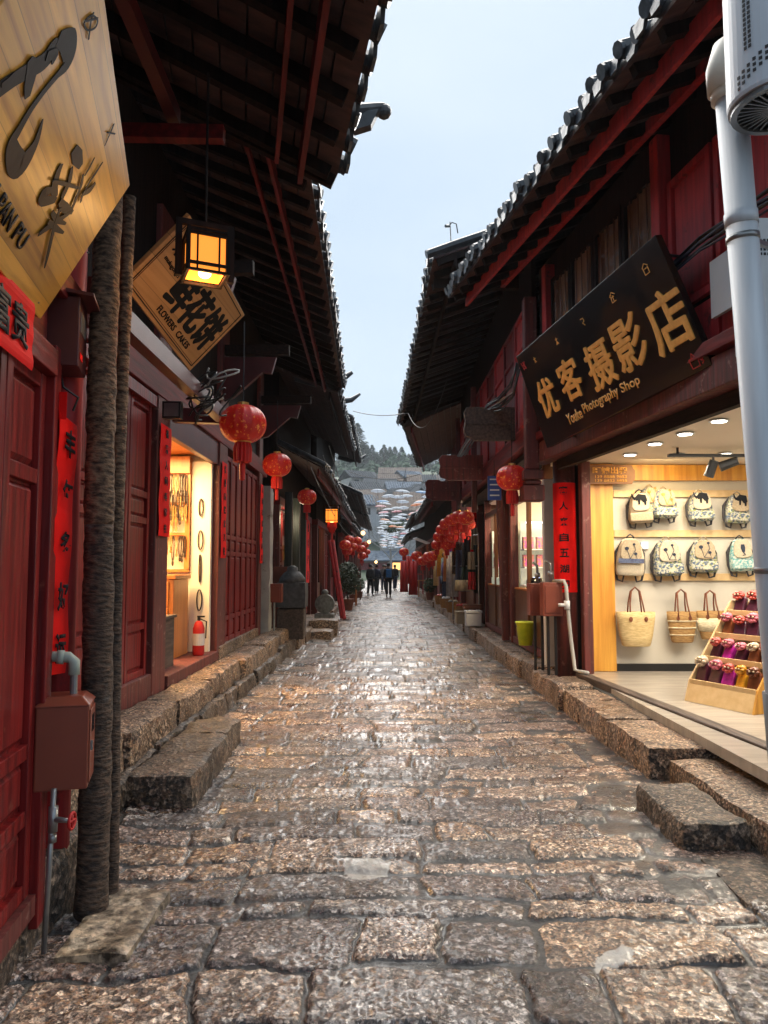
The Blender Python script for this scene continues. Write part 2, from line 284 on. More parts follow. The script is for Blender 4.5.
# ------------------------------------------------------------------ mesh builder
def wl(o):
    p = V((0, 0, 0))
    while o is not None: p += o.location; o = o.parent
    return p
class MB:
    def __init__(s): s.v = []; s.f = []; s.m = []
    def add(s, vs, fs, m=0):
        k = len(s.v); s.v += [V(x) for x in vs]; s.f += [tuple(i + k for i in f) for f in fs]; s.m += [m] * len(fs); return s
    def hexa(s, p, m=0):
        return s.add(p, [(0, 3, 2, 1), (4, 5, 6, 7), (0, 1, 5, 4), (1, 2, 6, 5), (2, 3, 7, 6), (3, 0, 4, 7)], m)
    def box(s, x0, x1, y0, y1, z0, z1, m=0):
        return s.hexa([(x0, y0, z0), (x1, y0, z0), (x1, y1, z0), (x0, y1, z0), (x0, y0, z1), (x1, y0, z1), (x1, y1, z1), (x0, y1, z1)], m)
    def fbox(s, f, a0, a1, b0, b1, c0, c1, m=0):
        return s.hexa([f.p(a0, b0, c0), f.p(a1, b0, c0), f.p(a1, b1, c0), f.p(a0, b1, c0), f.p(a0, b0, c1), f.p(a1, b0, c1), f.p(a1, b1, c1), f.p(a0, b1, c1)], m)
    def beam(s, p, q, w, h, m=0, up=(0, 0, 1)):
        p, q = V(p), V(q); d = (q - p).normalized(); sd = d.cross(V(up)).normalized() * w / 2; u = sd.cross(d).normalized() * h / 2
        return s.hexa([p - sd - u, p + sd - u, q + sd - u, q - sd - u, p - sd + u, p + sd + u, q + sd + u, q - sd + u], m)
    def tube(s, pts, r, n=8, m=0, caps=True):
        pts = [V(p) for p in pts]; k = len(pts); rs = r if isinstance(r, (list, tuple)) else [r] * k
        ref = None; rings = []
        for i, p in enumerate(pts):
            d = (pts[min(i + 1, k - 1)] - pts[max(i - 1, 0)]).normalized()
            if ref is None: ref = d.orthogonal().normalized()
            ref = (ref - d * ref.dot(d)).normalized(); b = d.cross(ref)
            rings.append([p + (ref * math.cos(t) + b * math.sin(t)) * rs[i] for t in [2 * math.pi * j / n for j in range(n)]])
        vs = [x for rg in rings for x in rg]; fs = []
        for i in range(k - 1):
            for j in range(n): fs.append((i * n + j, i * n + (j + 1) % n, (i + 1) * n + (j + 1) % n, (i + 1) * n + j))
        if caps: fs.append(tuple(range(n))[::-1]); fs.append(tuple((k - 1) * n + j for j in range(n)))
        return s.add(vs, fs, m)
    def lathe(s, prof, o=(0, 0, 0), n=20, m=0, sx=1, sy=1, rib=0, ribn=12):
        o = V(o); vs = []; fs = []; k = len(prof)
        for r, z in prof:
            for j in range(n):
                t = 2 * math.pi * j / n; rr = r * (1 - rib * abs(math.cos(t * ribn / 2)) ** 3)
                vs.append(o + V((rr * math.cos(t) * sx, rr * math.sin(t) * sy, z)))
        for i in range(k - 1):
            for j in range(n): fs.append((i * n + j, i * n + (j + 1) % n, (i + 1) * n + (j + 1) % n, (i + 1) * n + j))
        fs.append(tuple(range(n))[::-1]); fs.append(tuple((k - 1) * n + j for j in range(n)))
        return s.add(vs, fs, m)
    def ball(s, c, rx, ry=None, rz=None, n=12, m=0):
        ry = ry or rx; rz = rz or rx
        return s.lathe([(max(1e-3, math.sin(math.pi * i / 8)), -rz * math.cos(math.pi * i / 8)) for i in range(9)], c, n, m, rx, ry)
    def prism(s, f, poly, c0, c1, m=0):
        n = len(poly); vs = [f.p(a, b, c0) for a, b in poly] + [f.p(a, b, c1) for a, b in poly]
        return s.add(vs, [tuple(range(n))[::-1], tuple(range(n, 2 * n))] + [(i, (i + 1) % n, n + (i + 1) % n, n + i) for i in range(n)], m)
    def ribbon(s, f, pts, ws, c, th=.003, m=0):
        n = len(pts); L_ = []; R_ = []
        for i in range(n):
            p = V(pts[i]); d = (V(pts[min(i + 1, n - 1)]) - V(pts[max(0, i - 1)])); d = d.normalized() if d.length > 1e-6 else V((1, 0)); q = V((-d.y, d.x)) * ws[i] / 2
            L_.append(p + q); R_.append(p - q)
        for i in range(n - 1):
            q = [L_[i], R_[i], R_[i + 1], L_[i + 1]]
            s.hexa([f.p(x.x, x.y, c) for x in q] + [f.p(x.x, x.y, c + th) for x in q], m)
        return s
    def rock(s, x0, x1, y0, y1, z0, z1, seg=.07, amp=.012, rad=.025, m=0, seed=0):
        lo, hi = V((x0, y0, z0)), V((x1, y1, z1)); dims = hi - lo
        for ax in range(3):
            b, c = (ax + 1) % 3, (ax + 2) % 3
            nb = max(2, int(dims[b] / seg)); nc = max(2, int(dims[c] / seg))
            for side in (0, 1):
                vs = []; fs = []
                for i in range(nb + 1):
                    for j in range(nc + 1):
                        p = V((0, 0, 0)); p[ax] = hi[ax] if side else lo[ax]; p[b] = lo[b] + dims[b] * i / nb; p[c] = lo[c] + dims[c] * j / nc
                        r = min(rad, min(dims) * .45); inn = V([min(max(p[k], lo[k] + r), hi[k] - r) for k in range(3)])
                        d = p - inn
                        if d.length > 1e-6: p = inn + d.normalized() * r
                        nn = mnoise.noise_vector((p + V((seed, seed * 2.3, 0))) * 5) * amp + mnoise.noise_vector((p + V((seed, 0, seed))) * 17) * amp * .5
                        vs.append(p + nn)
                for i in range(nb):
                    for j in range(nc):
                        q = (i * (nc + 1) + j, (i + 1) * (nc + 1) + j, (i + 1) * (nc + 1) + j + 1, i * (nc + 1) + j + 1)
                        fs.append(q if side else q[::-1])
                s.add(vs, fs, m)
        return s
    def build(s, name, mats, parent=None, world=True, smooth=False, bevel=0):
        me = bpy.data.meshes.new(name); off = wl(parent) if (parent is not None and world) else V((0, 0, 0))
        me.from_pydata([tuple(p - off) for p in s.v], [], s.f)
        for mm in (mats if isinstance(mats, (list, tuple)) else [mats]): me.materials.append(MATS[mm] if isinstance(mm, str) else mm)
        me.polygons.foreach_set('material_index', s.m)
        if smooth: me.polygons.foreach_set('use_smooth', [True] * len(s.f))
        me.update()
        bm = bmesh.new(); bm.from_mesh(me); bmesh.ops.recalc_face_normals(bm, faces=bm.faces)
        bm.to_mesh(me); bm.free()
        o = bpy.data.objects.new(name, me); C.objects.link(o)
        if parent is not None: o.parent = parent
        if bevel:
            md = o.modifiers.new('bevel', 'BEVEL'); md.width = bevel; md.segments = 2; md.limit_method = 'ANGLE'; md.angle_limit = R(40)
        return o
def tag(o, label=None, cat=None, group=None, kind=None):
    if label: o['label'] = label
    if cat: o['category'] = cat
    if group: o['group'] = group
    if kind: o['kind'] = kind
    return o
def thing(name, label, cat, loc=(0, 0, 0), rz=0, group=None):
    o = bpy.data.objects.new(name, None); o.empty_display_size = .1; C.objects.link(o); o.location = loc; o.rotation_euler = (0, 0, rz)
    return tag(o, label, cat, group)
def kids(o): return [c for c in bpy.data.objects if c.parent == o]
def dup(root, loc, label=None, group=None, rz=None, s=None):
    r = root.copy(); C.objects.link(r); r.location = loc
    if rz is not None: r.rotation_euler = (0, 0, rz)
    if s: r.scale = (s, s, s) if not isinstance(s, (tuple, list)) else s
    if label: r['label'] = label
    if group: r['group'] = group
    for ch in kids(root):
        c = ch.copy(); C.objects.link(c); c.parent = r
        for g in kids(ch):
            d = g.copy(); C.objects.link(d); d.parent = c
    return r
def text(body, f, a0, b0, a1, b1, c, mat, parent, name='lettering', off=0.0, ext=.003, rough=0, fit='fill', vert=False, bold=0):
    cu = bpy.data.curves.new('t', 'FONT'); cu.body = body; cu.size = 1; cu.offset = off; cu.resolution_u = 3
    if vert: cu.space_line = 1.0
    o = bpy.data.objects.new('t', cu); C.objects.link(o)
    bpy.context.view_layer.update()
    me = bpy.data.meshes.new_from_object(o.evaluated_get(bpy.context.evaluated_depsgraph_get()))
    bpy.data.objects.remove(o)
    bm = bmesh.new(); bm.from_mesh(me)
    if len(bm.verts) == 0: bm.free(); return None
    xs = [v.co.x for v in bm.verts]; ys = [v.co.y for v in bm.verts]; x0, x1, y0, y1 = min(xs), max(xs), min(ys), max(ys)
    sx = (a1 - a0) / (x1 - x0); sy = (b1 - b0) / (y1 - y0)
    r = bmesh.ops.extrude_face_region(bm, geom=bm.faces[:]); top = [g for g in r['geom'] if isinstance(g, bmesh.types.BMVert)]; ts = set(top)
    par = wl(parent) if parent is not None else V((0, 0, 0))
    for v in bm.verts:
        nx, ny = v.co.x, v.co.y
        if rough:
            q = mnoise.noise_vector(V((nx * 9, ny * 9, 3))) * rough; nx += q.x; ny += q.y
        v.co = f.p(a0 + (nx - x0) * sx, b0 + (ny - y0) * sy, c + (ext if v in ts else 0)) - par
    bmesh.ops.recalc_face_normals(bm, faces=bm.faces[:])
    if bold:
        base = bm.verts[:] + bm.edges[:] + bm.faces[:]
        for i, (da, db) in enumerate(((1, 0), (-1, 0), (0, 1), (0, -1), (.7, .7), (-.7, .7), (.7, -.7), (-.7, -.7))):
            r = bmesh.ops.duplicate(bm, geom=base); sh = f.u * da * bold + f.v * db * bold - f.n * .0004 * (i + 1)
            for g in r['geom']:
                if isinstance(g, bmesh.types.BMVert): g.co += sh
    m2 = bpy.data.meshes.new(name); bm.to_mesh(m2); bm.free(); bpy.data.meshes.remove(me)
    m2.materials.append(MATS[mat]); ob = bpy.data.objects.new(name, m2); C.objects.link(ob); ob.parent = parent
    return ob
def lamp(kind, loc, energy, color=(1, .6, .3), size=.2, rot=None, sy=None, name='light', parent=None):
    l = bpy.data.lights.new(name, kind); l.energy = energy; l.color = color
    if kind == 'AREA':
        l.size = size
        if sy: l.shape = 'RECTANGLE'; l.size_y = sy
    else: l.shadow_soft_size = size
    o = bpy.data.objects.new(name, l); C.objects.link(o); o.location = V(loc) - (wl(parent) if parent else V((0, 0, 0)))
    if rot: o.rotation_euler = rot
    if parent: o.parent = parent
    return o

# ------------------------------------------------------------------ street
def vnoise(x, y, seed=0):
    xi = np.floor(x).astype(np.int64); yi = np.floor(y).astype(np.int64); fx = x - xi; fy = y - yi
    fx = fx * fx * (3 - 2 * fx); fy = fy * fy * (3 - 2 * fy)
    def h(a, b):
        n = (a * 374761393 + b * 668265263 + seed * 1442695041) & 0x7fffffff
        n = ((n ^ (n >> 13)) * 1274126177) & 0x7fffffff
        return ((n ^ (n >> 16)) & 0xffff) / 65535.0
    return (h(xi, yi) * (1 - fx) + h(xi + 1, yi) * fx) * (1 - fy) + (h(xi, yi + 1) * (1 - fx) + h(xi + 1, yi + 1) * fx) * fy
def fbm(x, y, o=4, seed=0): return sum(vnoise(x * 2 ** i, y * 2 ** i, seed + i) * .5 ** (i + 1) for i in range(o)) / (1 - .5 ** o)
def make_street():
    ys = [1.2]
    while ys[-1] < 120: y = ys[-1]; ys.append(y + min(.6, max(.008, y * y / (1.55 * F) * 1.15)))
    ys = np.array(ys); xs = np.linspace(-2.2, 2.75, 520)
    X, Y = np.meshgrid(xs, ys)
    rs = np.random.RandomState(5)
    rows = [1.0]
    while rows[-1] < 125: rows.append(rows[-1] + rs.choice([.2, .25, .30, .36]) * rs.uniform(.88, 1.12))
    rows = np.array(rows); nr = len(rows)
    cols = []
    for i in range(nr):
        c = [-2.6 - rs.uniform(0, .6)]
        while c[-1] < 3.2: c.append(c[-1] + rs.choice([.30, .40, .52, .66, .82]) * rs.uniform(.85, 1.15))
        cols.append(np.array(c))
    yw = Y + .34 * (vnoise(X * .7, Y * .4, 3) - .5) + .12 * (fbm(X * 3, Y * 3, 3, 5) - .5) + .025 * (fbm(X * 14, Y * 14, 2, 6) - .5) + .06 * np.sin(X * .8)
    xw = X + .20 * (vnoise(X * 1.3, Y * 1.7, 13) - .5) + .12 * (fbm(X * 2.2, Y * 2.2, 3, 9) - .5) + .03 * (fbm(X * 14, Y * 14, 2, 19) - .5)
    ri = np.clip(np.searchsorted(rows, yw) - 1, 0, nr - 2)
    dl = yw - rows[ri]; dh = rows[ri + 1] - yw
    dx = np.zeros_like(X); tone = np.zeros_like(X); hh = np.zeros_like(X); tx = np.zeros_like(X); bury = np.zeros_like(X)
    ins = np.zeros_like(X)
    for i in np.unique(ri):
        mk = ri == i; c = cols[i]; x = xw[mk]; ci = np.clip(np.searchsorted(c, x) - 1, 0, len(c) - 2)
        dx[mk] = np.minimum(x - c[ci], c[ci + 1] - x)
        t = np.random.RandomState(i * 7 + 1).uniform(size=len(c) + 1); t2 = np.random.RandomState(i * 7 + 2).uniform(size=len(c) + 1); t3 = np.random.RandomState(i * 7 + 3).uniform(-1, 1, size=len(c) + 1)
        q1 = np.random.RandomState(i * 7 + 5).uniform(-.2, 1, size=(4, len(c) + 1)); fr = (x - c[ci]) / (c[ci + 1] - c[ci])
        dl[mk] -= .032 * np.maximum(0, q1[0][ci] * fr + q1[1][ci] * (1 - fr)); dh[mk] -= .032 * np.maximum(0, q1[2][ci] * fr + q1[3][ci] * (1 - fr))
        tone[mk] = t[ci]; hh[mk] = t2[ci]; tx[mk] = t3[ci] * (x - (c[ci] + c[ci + 1]) / 2)
        bury[mk] = np.random.RandomState(i * 7 + 4).uniform(size=len(c) + 1)[ci]
    dy = np.minimum(dl, dh)
    k = .045
    d = np.where((dx < k) & (dy < k), k - np.sqrt((k - np.minimum(dx, k)) ** 2 + (k - np.minimum(dy, k)) ** 2), np.minimum(dx, dy))
    d = d - .003 - .014 * np.clip(fbm(X * 1.1, Y * 1.1, 3, 31) * 2 - .9, 0, 1) - .016 * (fbm(X * 22, Y * 22, 2, 41) - .35)
    # cement washes over the stones along the right-hand kerb
    rightwash = np.clip((X - .75 - .35 * (fbm(X * 1.2, Y * .8, 3, 77) - .5) * 2) / .9, 0, 1) * np.clip((Y - 2.9) / 1.0, 0, 1)
    leftwash = np.clip((-1.35 - X) / .3, 0, 1)
    wash = np.maximum(rightwash * .8, leftwash * .5)
    ss = lambda e0, e1, v: (lambda t: t * t * (3 - 2 * t))(np.clip((v - e0) / (e1 - e0), 0, 1))
    stone = ss(-.002, .016, d); mask = ss(-.002, .012, d)
    top = .022 + .018 * hh + .03 * tx + .007 * (fbm(X * 9, Y * 9, 3, 51) - .5) * 2 + .007 * (fbm(X * 34, Y * 34, 2, 61) - .5) * 2 + .02 * (dl / (dl + dh + 1e-6) - .5) * (hh - .3)
    mort = .0 + .012 * fbm(X * 5, Y * 5, 3, 71) + .034 * wash
    H = mort + (np.maximum(top, .004) - .008) * stone
    bury_m = (bury * .45 + wash * 1.05) > .85
    H = np.where(bury_m & (stone > 0), mort + .35 * np.maximum(top, 0) * stone, H)
    mask = np.where(bury_m, mask * np.clip(.25 + .9 * (fbm(X * 7, Y * 7, 3, 81) > .52), 0, 1), mask)
    H += .03 * (fbm(X * .5, Y * .35, 2, 91) - .5) * 2 * np.clip((X + 2.3), 0, 1)
    Z = H - .02
    ny, nx = X.shape
    co = np.stack([X, Y, Z], -1).reshape(-1, 3)
    i = np.arange(ny * nx).reshape(ny, nx)
    fa = np.stack([i[:-1, :-1], i[:-1, 1:], i[1:, 1:], i[1:, :-1]], -1).reshape(-1, 4)
    me = bpy.data.meshes.new('street'); me.vertices.add(len(co)); me.vertices.foreach_set('co', co.astype(np.float32).ravel())
    me.loops.add(fa.size); me.loops.foreach_set('vertex_index', fa.astype(np.int32).ravel())
    me.polygons.add(len(fa)); me.polygons.foreach_set('loop_start', (np.arange(len(fa)) * 4).astype(np.int32))
    me.polygons.foreach_set('use_smooth', [True] * len(fa)); me.update(calc_edges=True)
    # two pale stones let into the paving
    patch = np.zeros_like(X)
    for pts in (((346, 857), (360, 854), (374, 857), (386, 853), (391, 862), (386, 873), (368, 875), (352, 876), (345, 867)), ((596, 951), (606, 945), (617, 944), (622, 940), (634, 946), (630, 955), (616, 958), (606, 966), (594, 962))):
        P = [PZ(x, y, .03) for x, y in pts]; ins_ = np.zeros(X.shape, bool); j = len(P) - 1
        for i in range(len(P)):
            a, b = P[i], P[j]; c_ = ((a.y > Y) != (b.y > Y)) & (X < (b.x - a.x) * (Y - a.y) / (b.y - a.y + 1e-9) + a.x); ins_ ^= c_; j = i
        patch = np.maximum(patch, ins_ * 1.0)
    for nm, arr in (('tone', tone), ('mask', mask), ('patch', patch)):
        a = me.attributes.new(nm, 'FLOAT', 'POINT'); a.data.foreach_set('value', arr.astype(np.float32).ravel())
    me.materials.append(MATS['paving'])
    o = bpy.data.objects.new('street', me); C.objects.link(o); tag(o, kind='structure'); return o
make_street()
MB().add([(-900, -300, -.12), (900, -300, -.12), (900, 900, -.12), (-900, 900, -.12)], [(0, 1, 2, 3)]).build('ground', 'earth')['kind'] = 'structure'
M('curtain', (.58, .42, .30), (.22, .10, .06), (3, 3, 1), .8, .1, c3=(.5, .45, .42), s3=4, t3=.6)
stone_mat('pale_slab', [(.30, .24, .17), (.42, .34, .25), (.36, .29, .21), (.22, .17, .12), (.46, .39, .30)], 10, rough=.5)
M('dark_grey_stone', (.075, .078, .085), (.035, .037, .042), (14, 14, 14), .6, .5, c3=(.13, .13, .14), s3=30, t3=.6)
M('stone_grey', (.24, .25, .24), (.12, .13, .12), (14, 14, 14), .7, .5)
M('green_post', (.028, .035, .030), (.012, .016, .013), (20, 20, 2), .5, .4)
M('case_pale', (.55, .58, .50), (.35, .38, .36), (8, 8, 8), .5, .1, emis=(.6, .62, .45), estr=.25)  # slight emission makes the back panels and counter top look lit
M('parasol_white', (.68, .72, .78), (.6, .65, .7), (3, 3, 3), .7, .0)
M('parasol_blue', (.25, .45, .70), (.6, .68, .75), (3, 3, 3), .7, .0)
M('parasol_pink', (.70, .35, .42), (.75, .6, .62), (3, 3, 3), .7, .0)
M('parasol_orange', (.80, .45, .30), (.75, .65, .6), (3, 3, 3), .7, .0)
M('grey_paint', (.12, .13, .14), (.09, .10, .11), (4, 4, 4), .5, .1)
M('pale_box', (.58, .62, .64), (.52, .56, .58), (2, 2, 2), .4, .03)
M('plaque_brown', (.32, .15, .07), (.25, .11, .05), (8, 8, 8), .5, .1)
M('patch_stone', (.55, .54, .52), (.42, .41, .39), (14, 14, 14), .4, .3)
M('far_tile', (.14, .17, .21), (.07, .09, .12), (2, 2, 2), .95, .2, spec=.1)

for nm in ('parasol_white', 'parasol_blue', 'parasol_pink', 'parasol_orange', 'curtain'):
    n = MATS[nm].node_tree; b = n.nodes['Principled BSDF']; o = [x for x in n.nodes if x.type == 'OUTPUT_MATERIAL'][0]; tr = n.nodes.new('ShaderNodeBsdfTranslucent'); ms = n.nodes.new('ShaderNodeMixShader'); ms.inputs[0].default_value = .5
    n.links.new(b.inputs['Base Color'].links[0].from_socket, tr.inputs[0]); n.links.new(b.outputs[0], ms.inputs[1]); n.links.new(tr.outputs[0], ms.inputs[2]); n.links.new(ms.outputs[0], o.inputs[0])
M('far_tile_brown', (.17, .14, .12), (.08, .065, .06), (2, 2, 2), .95, .2, spec=.1)
M('far_tile_dark', (.07, .08, .09), (.035, .04, .05), (2, 2, 2), .95, .2, spec=.1)
# ------------------------------------------------------------------ houses
def wframe(side, p0, p1, z=0):
    p0, p1 = V((*p0, z)), V((*p1, z)); L_ = (p1 - p0).length
    f = Fr(p0, p1 - p0, (0, 0, 1)) if side < 0 else Fr(p1, p0 - p1, (0, 0, 1))
    def A(Y):
        t = (Y - p0.y) / (p1.y - p0.y) * L_
        return t if side < 0 else L_ - t
    return f, A, L_
def roof(parent, side, E0, E1, slope=.5, depth=4.2, step=.24, rafters=True, fascia=True, fmat='red_wood_long', rmat='soffit_wood', back=True, fin=.16, tilt=0, jit=.012, sag=0):
    E0, E1 = V(E0), V(E1); al = (E1 - E0); L_ = al.length; al.normalize()
    inw = V((-al.y, al.x, 0)) if side < 0 else V((al.y, -al.x, 0)); inw.normalize()
    if (inw.x < 0) != (side < 0): inw = -inw
    S = inw + V((0, 0, slope)); N = V((0, 0, 1))
    r = MB(); n = int(L_ / step); rr = random.Random(int(E0.x * 100) + int(E0.y * 10) + 3)
    # pan tiles underneath as one thick sheet, cover tiles as rows of half pipes with round ends
    r.hexa([E0 + N * .03, E1 + N * .03, E1 + S * depth + N * .03, E0 + S * depth + N * .03, E0 + N * .07, E1 + N * .07, E1 + S * depth + N * .07, E0 + S * depth + N * .07], 0)
    ends = MB()
    for i in range(n + 1):
        b = E0 + al * (i * L_ / n) + N * (.085 - sag * math.sin(math.pi * i / n)) + N * rr.uniform(-jit, jit) - inw * (.05 + rr.uniform(-jit, jit) * 1.5)
        q = [b, b + S * .5 + N * rr.uniform(-.01, .01), b + S * depth * .5, b + S * depth]
        r.tube(q, .062, 7, 0)
        e = b - S * .01; o2 = al * rr.uniform(-.01, .01)
        ends.tube([e - S * .02 + o2, e + S * .05], [.056, .052], 9, 0)
        if i < n:       # hanging drip tile between two covers
            c = b + al * L_ / n / 2 - N * .05 - inw * .01; k = L_ / n * .42
            ends.hexa([c - al * k + N * .05, c + al * k + N * .05, c + al * k + N * .05 + inw * .03, c - al * k + N * .05 + inw * .03,
                       c - al * k * .55 - N * .05, c + al * k * .55 - N * .05, c + al * k * .55 - N * .05 + inw * .02, c - al * k * .55 - N * .05 + inw * .02], 0)
    if back:
        T0, T1 = E0 + S * depth, E1 + S * depth; D = inw - V((0, 0, slope))
        r.hexa([T0 + N * .03, T1 + N * .03, T1 + D * depth * .7 + N * .03, T0 + D * depth * .7 + N * .03, T0 + N * .09, T1 + N * .09, T1 + D * depth * .7 + N * .09, T0 + D * depth * .7 + N * .09], 0)
        r.tube([T0 - al * .1 + N * .12, T1 + al * .1 + N * .12], .11, 8, 0)
    ro = r.build('roof', 'tile', parent, smooth=False)
    ends.build('eave_tiles', 'tile_end', ro)
    s = MB(); t = .0
    k = 0; w_ = .16
    while t < depth - .01:     # boards under the tiles
        t2 = min(depth, t + w_); dz = rr.uniform(-.006, .006)
        a, b = E0 + S * t, E1 + S * t; c, d = E1 + S * (t2 - .012), E0 + S * (t2 - .012)
        s.hexa([p + N * (.0 + dz) for p in (a, b, c, d)] + [p + N * .028 for p in (a, b, c, d)], 0); t = t2
    s.build('soffit', rmat, ro)
    if rafters:
        m = max(2, int(L_ / .38)); first = None
        for i in range(m + 1):
            b = E0 + al * (.05 + i * (L_ - .1) / m) - N * .045
            if first is None:
                first = MB().beam(b + S * .06, b + S * depth * .55, .065, .085, 0).build('rafter', 'dark_wood_up', ro); b0 = b
            else:
                c = first.copy(); C.objects.link(c); c.location = V(first.location) + (b - b0)
    if fascia:
        f = MB(); a, b = E0 + S * fin - N * .13, E1 + S * fin - N * .13
        f.beam(a, b, .035, .15, 0); f.build('fascia', fmat, ro)
    return ro, al, inw, S
def panel_leaf(f, a0, a1, b0, b1, parent, rows, mat='red_wood', pm=None, c=.0, st=.055, th=.045, name='door', label=None):
    """one panelled door leaf: stiles and rails in front, sunk raised panels as sub-parts"""
    fr = MB(); fr.fbox(f, a0, a0 + st, b0, b1, c, c + th); fr.fbox(f, a1 - st, a1, b0, b1, c, c + th)
    tot = sum(rows); z = b0; H = b1 - b0; rail = .06; usable = H - rail * (len(rows) + 1); spans = []
    fr.fbox(f, a0 + st, a1 - st, z, z + rail, c, c + th - .004); z += rail
    for r_ in rows:
        h = usable * r_ / tot; spans.append((z, z + h)); z += h
        fr.fbox(f, a0 + st, a1 - st, z, z + rail, c, c + th - .004); z += rail
    o = fr.build(name, mat, parent, bevel=.004)
    for z0, z1 in spans:
        p = MB(); p.fbox(f, a0 + st, a1 - st, z0, z1, c, c + .012)
        i = .035
        if z1 - z0 > .1: p.hexa([f.p(a0 + st + .012, z0 + .012, c + .012), f.p(a1 - st - .012, z0 + .012, c + .012), f.p(a1 - st - .012, z1 - .012, c + .012), f.p(a0 + st + .012, z1 - .012, c + .012),
                f.p(a0 + st + i, z0 + i, c + .028), f.p(a1 - st - i, z0 + i, c + .028), f.p(a1 - st - i, z1 - i, c + .028), f.p(a0 + st + i, z1 - i, c + .028)])
        p.build('door_panel', pm or mat, o)
    return o
def shell(parent, side, w0, w1, zt, zb, depth=4.5, mat='dark_wood_up', name='side_wall', zfloor=0):
    """side and back walls of a house: w0,w1 = (x,y) wall corners near/far; zt = top"""
    n = V((side, 0, 0)); a, b = V((*w0, 0)), V((*w1, 0)); t = .14
    for q, s_ in ((a, 1), (b, -1)):
        p0 = q + V((0, .0, 0)); p1 = q + n * depth
        m = MB(); y0, y1 = sorted((0.01 * s_, (t + .01) * s_))
        top1 = zt + depth * .42
        m.hexa([p0 + V((0, y0, zb)), p1 + V((0, y0, zb)), p1 + V((0, y1, zb)), p0 + V((0, y1, zb)), p0 + V((0, y0, zt)), p1 + V((0, y0, zt)), p1 + V((0, y1, zt)), p0 + V((0, y1, zt))])
        m.build(name, mat, parent)
    p0, p1 = a + n * depth, b + n * depth
    MB().hexa([p0 + V((0, 0, zb)), p1 + V((0, 0, zb)), p1 + n * t + V((0, 0, zb)), p0 + n * t + V((0, 0, zb)), p0 + V((0, 0, zt)), p1 + V((0, 0, zt)), p1 + n * t + V((0, 0, zt)), p0 + n * t + V((0, 0, zt))]).build('back_wall', mat, parent)

# ---- left, nearest house (red doors, deep dark eave)
L1 = thing('timber_house', 'dark red timber house at the left edge, nearest the camera', 'house', (-1.4, 2.6, 0))
fL1, AL1, _ = wframe(-1, (-1.16, 1.0), (-1.53, 3.62))
b = MB()
b.fbox(fL1, AL1(1.0), AL1(3.62), 0, .16, -.10, .02); b.build('stone_base', 'dark_stone', L1)
# door leaves
for y0, y1 in ((1.05, 1.62), (1.63, 2.2), (2.21, 2.63), (2.64, 3.08)):
    panel_leaf(fL1, AL1(y0), AL1(y1), .24, 2.36, L1, (.25, .22, 1.15, .38) if y1 > 2.3 else (.25, .22, 1.15, .38), c=-.02, st=.06)
b = MB(); b.fbox(fL1, AL1(1.0), AL1(3.12), .16, .24, -.06, .05); b.build('door_sill', 'worn_red', L1)
b = MB(); b.fbox(fL1, AL1(3.085), AL1(3.17), .10, 2.5, -.06, .06); b.build('door_post', 'red_wood', L1, bevel=.005)
b = MB(); b.fbox(fL1, AL1(1.0), AL1(3.08), 2.36, 2.47, -.05, .07); b.fbox(fL1, AL1(1.0), AL1(3.08), 2.475, 2.72, -.05, .02); b.fbox(fL1, AL1(1.0), AL1(3.55), 2.725, 2.85, -.06, .08); b.build('lintel', 'red_wood_long', L1, bevel=.004)
b = MB(); b.fbox(fL1, AL1(3.18), AL1(3.50), .25, 2.72, -.12, -.03); b.build('wall_board', 'dark_wood_up', L1)
b = MB(); c0 = fL1.p(AL1(3.46), 0, .0); b.tube([c0 + V((0, 0, .1)), c0 + V((0, 0, 4.7))], .075, 14); b.build('round_post', 'bright_red_wood', L1, smooth=True)
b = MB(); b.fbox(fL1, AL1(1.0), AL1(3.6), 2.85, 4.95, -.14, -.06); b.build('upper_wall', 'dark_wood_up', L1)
shell(L1, -1, (-1.30, 1.0), (-1.66, 3.62), 4.9, 0)
ro, al, inw, S = roof(L1, -1, (.45, 1.0, 4.42), (-.33, 5.0, 4.30), slope=.42, depth=3.6, fin=.26)
# second fascia strip and the red outrigger beams
MB().beam(V((.45, 1.0, 4.32)) + S * .42, V((-.33, 5.0, 4.20)) + S * .42, .03, .08).build('eave_batten', 'red_wood_long', ro)
MB().beam((-.33, 5.03, 4.32), V((-.33, 5.03, 4.32)) + S * 3.4, .05, .22).build('gable_board', 'dark_wood', ro)
MB().beam((-1.9, 4.35, 4.22), (-.98, 4.35, 4.20), .07, .09).build('outrigger_beam', 'red_wood_long', L1)
MB().beam((-1.22, 1.2, 4.36), (-1.30, 4.4, 4.34), .07, .10).build('purlin', 'maroon_box', L1)

# ---- left, second house (door leaves, lit jewellery shop, folding doors)
XL2 = lambda Y: -2.15 - 0 * Y
L2 = thing('timber_house', 'long dark red timber house on the left with the lit jewellery shop', 'house', (-2.15, 8.5, 0))
fL2, AL2, _ = wframe(-1, (-2.15, 3.75), (-2.15, 13.2), .43)
b = MB(); b.fbox(fL2, AL2(3.75), AL2(7.25), -.1, .16, -.1, .03); b.build('door_sill', 'worn_red', L2, bevel=.01)
b = MB(); b.fbox(fL2, AL2(9.55), AL2(12.5), -.1, .12, -.1, .05); b.build('door_sill', 'slab_stone', L2, bevel=.01)
b = MB(); b.fbox(fL2, AL2(7.26), AL2(9.42), -.1, .08, -.3, .06); b.build('shop_sill', 'worn_red', L2, bevel=.01)
for y0, y1 in ((4.0, 4.55), (4.57, 5.1), (5.12, 5.66), (5.68, 6.22), (6.24, 6.80)):
    panel_leaf(fL2, AL2(y0), AL2(y1), .16, 2.62, L2, (.4, 1.0, .2, .85), c=-.06, st=.06, th=.05)
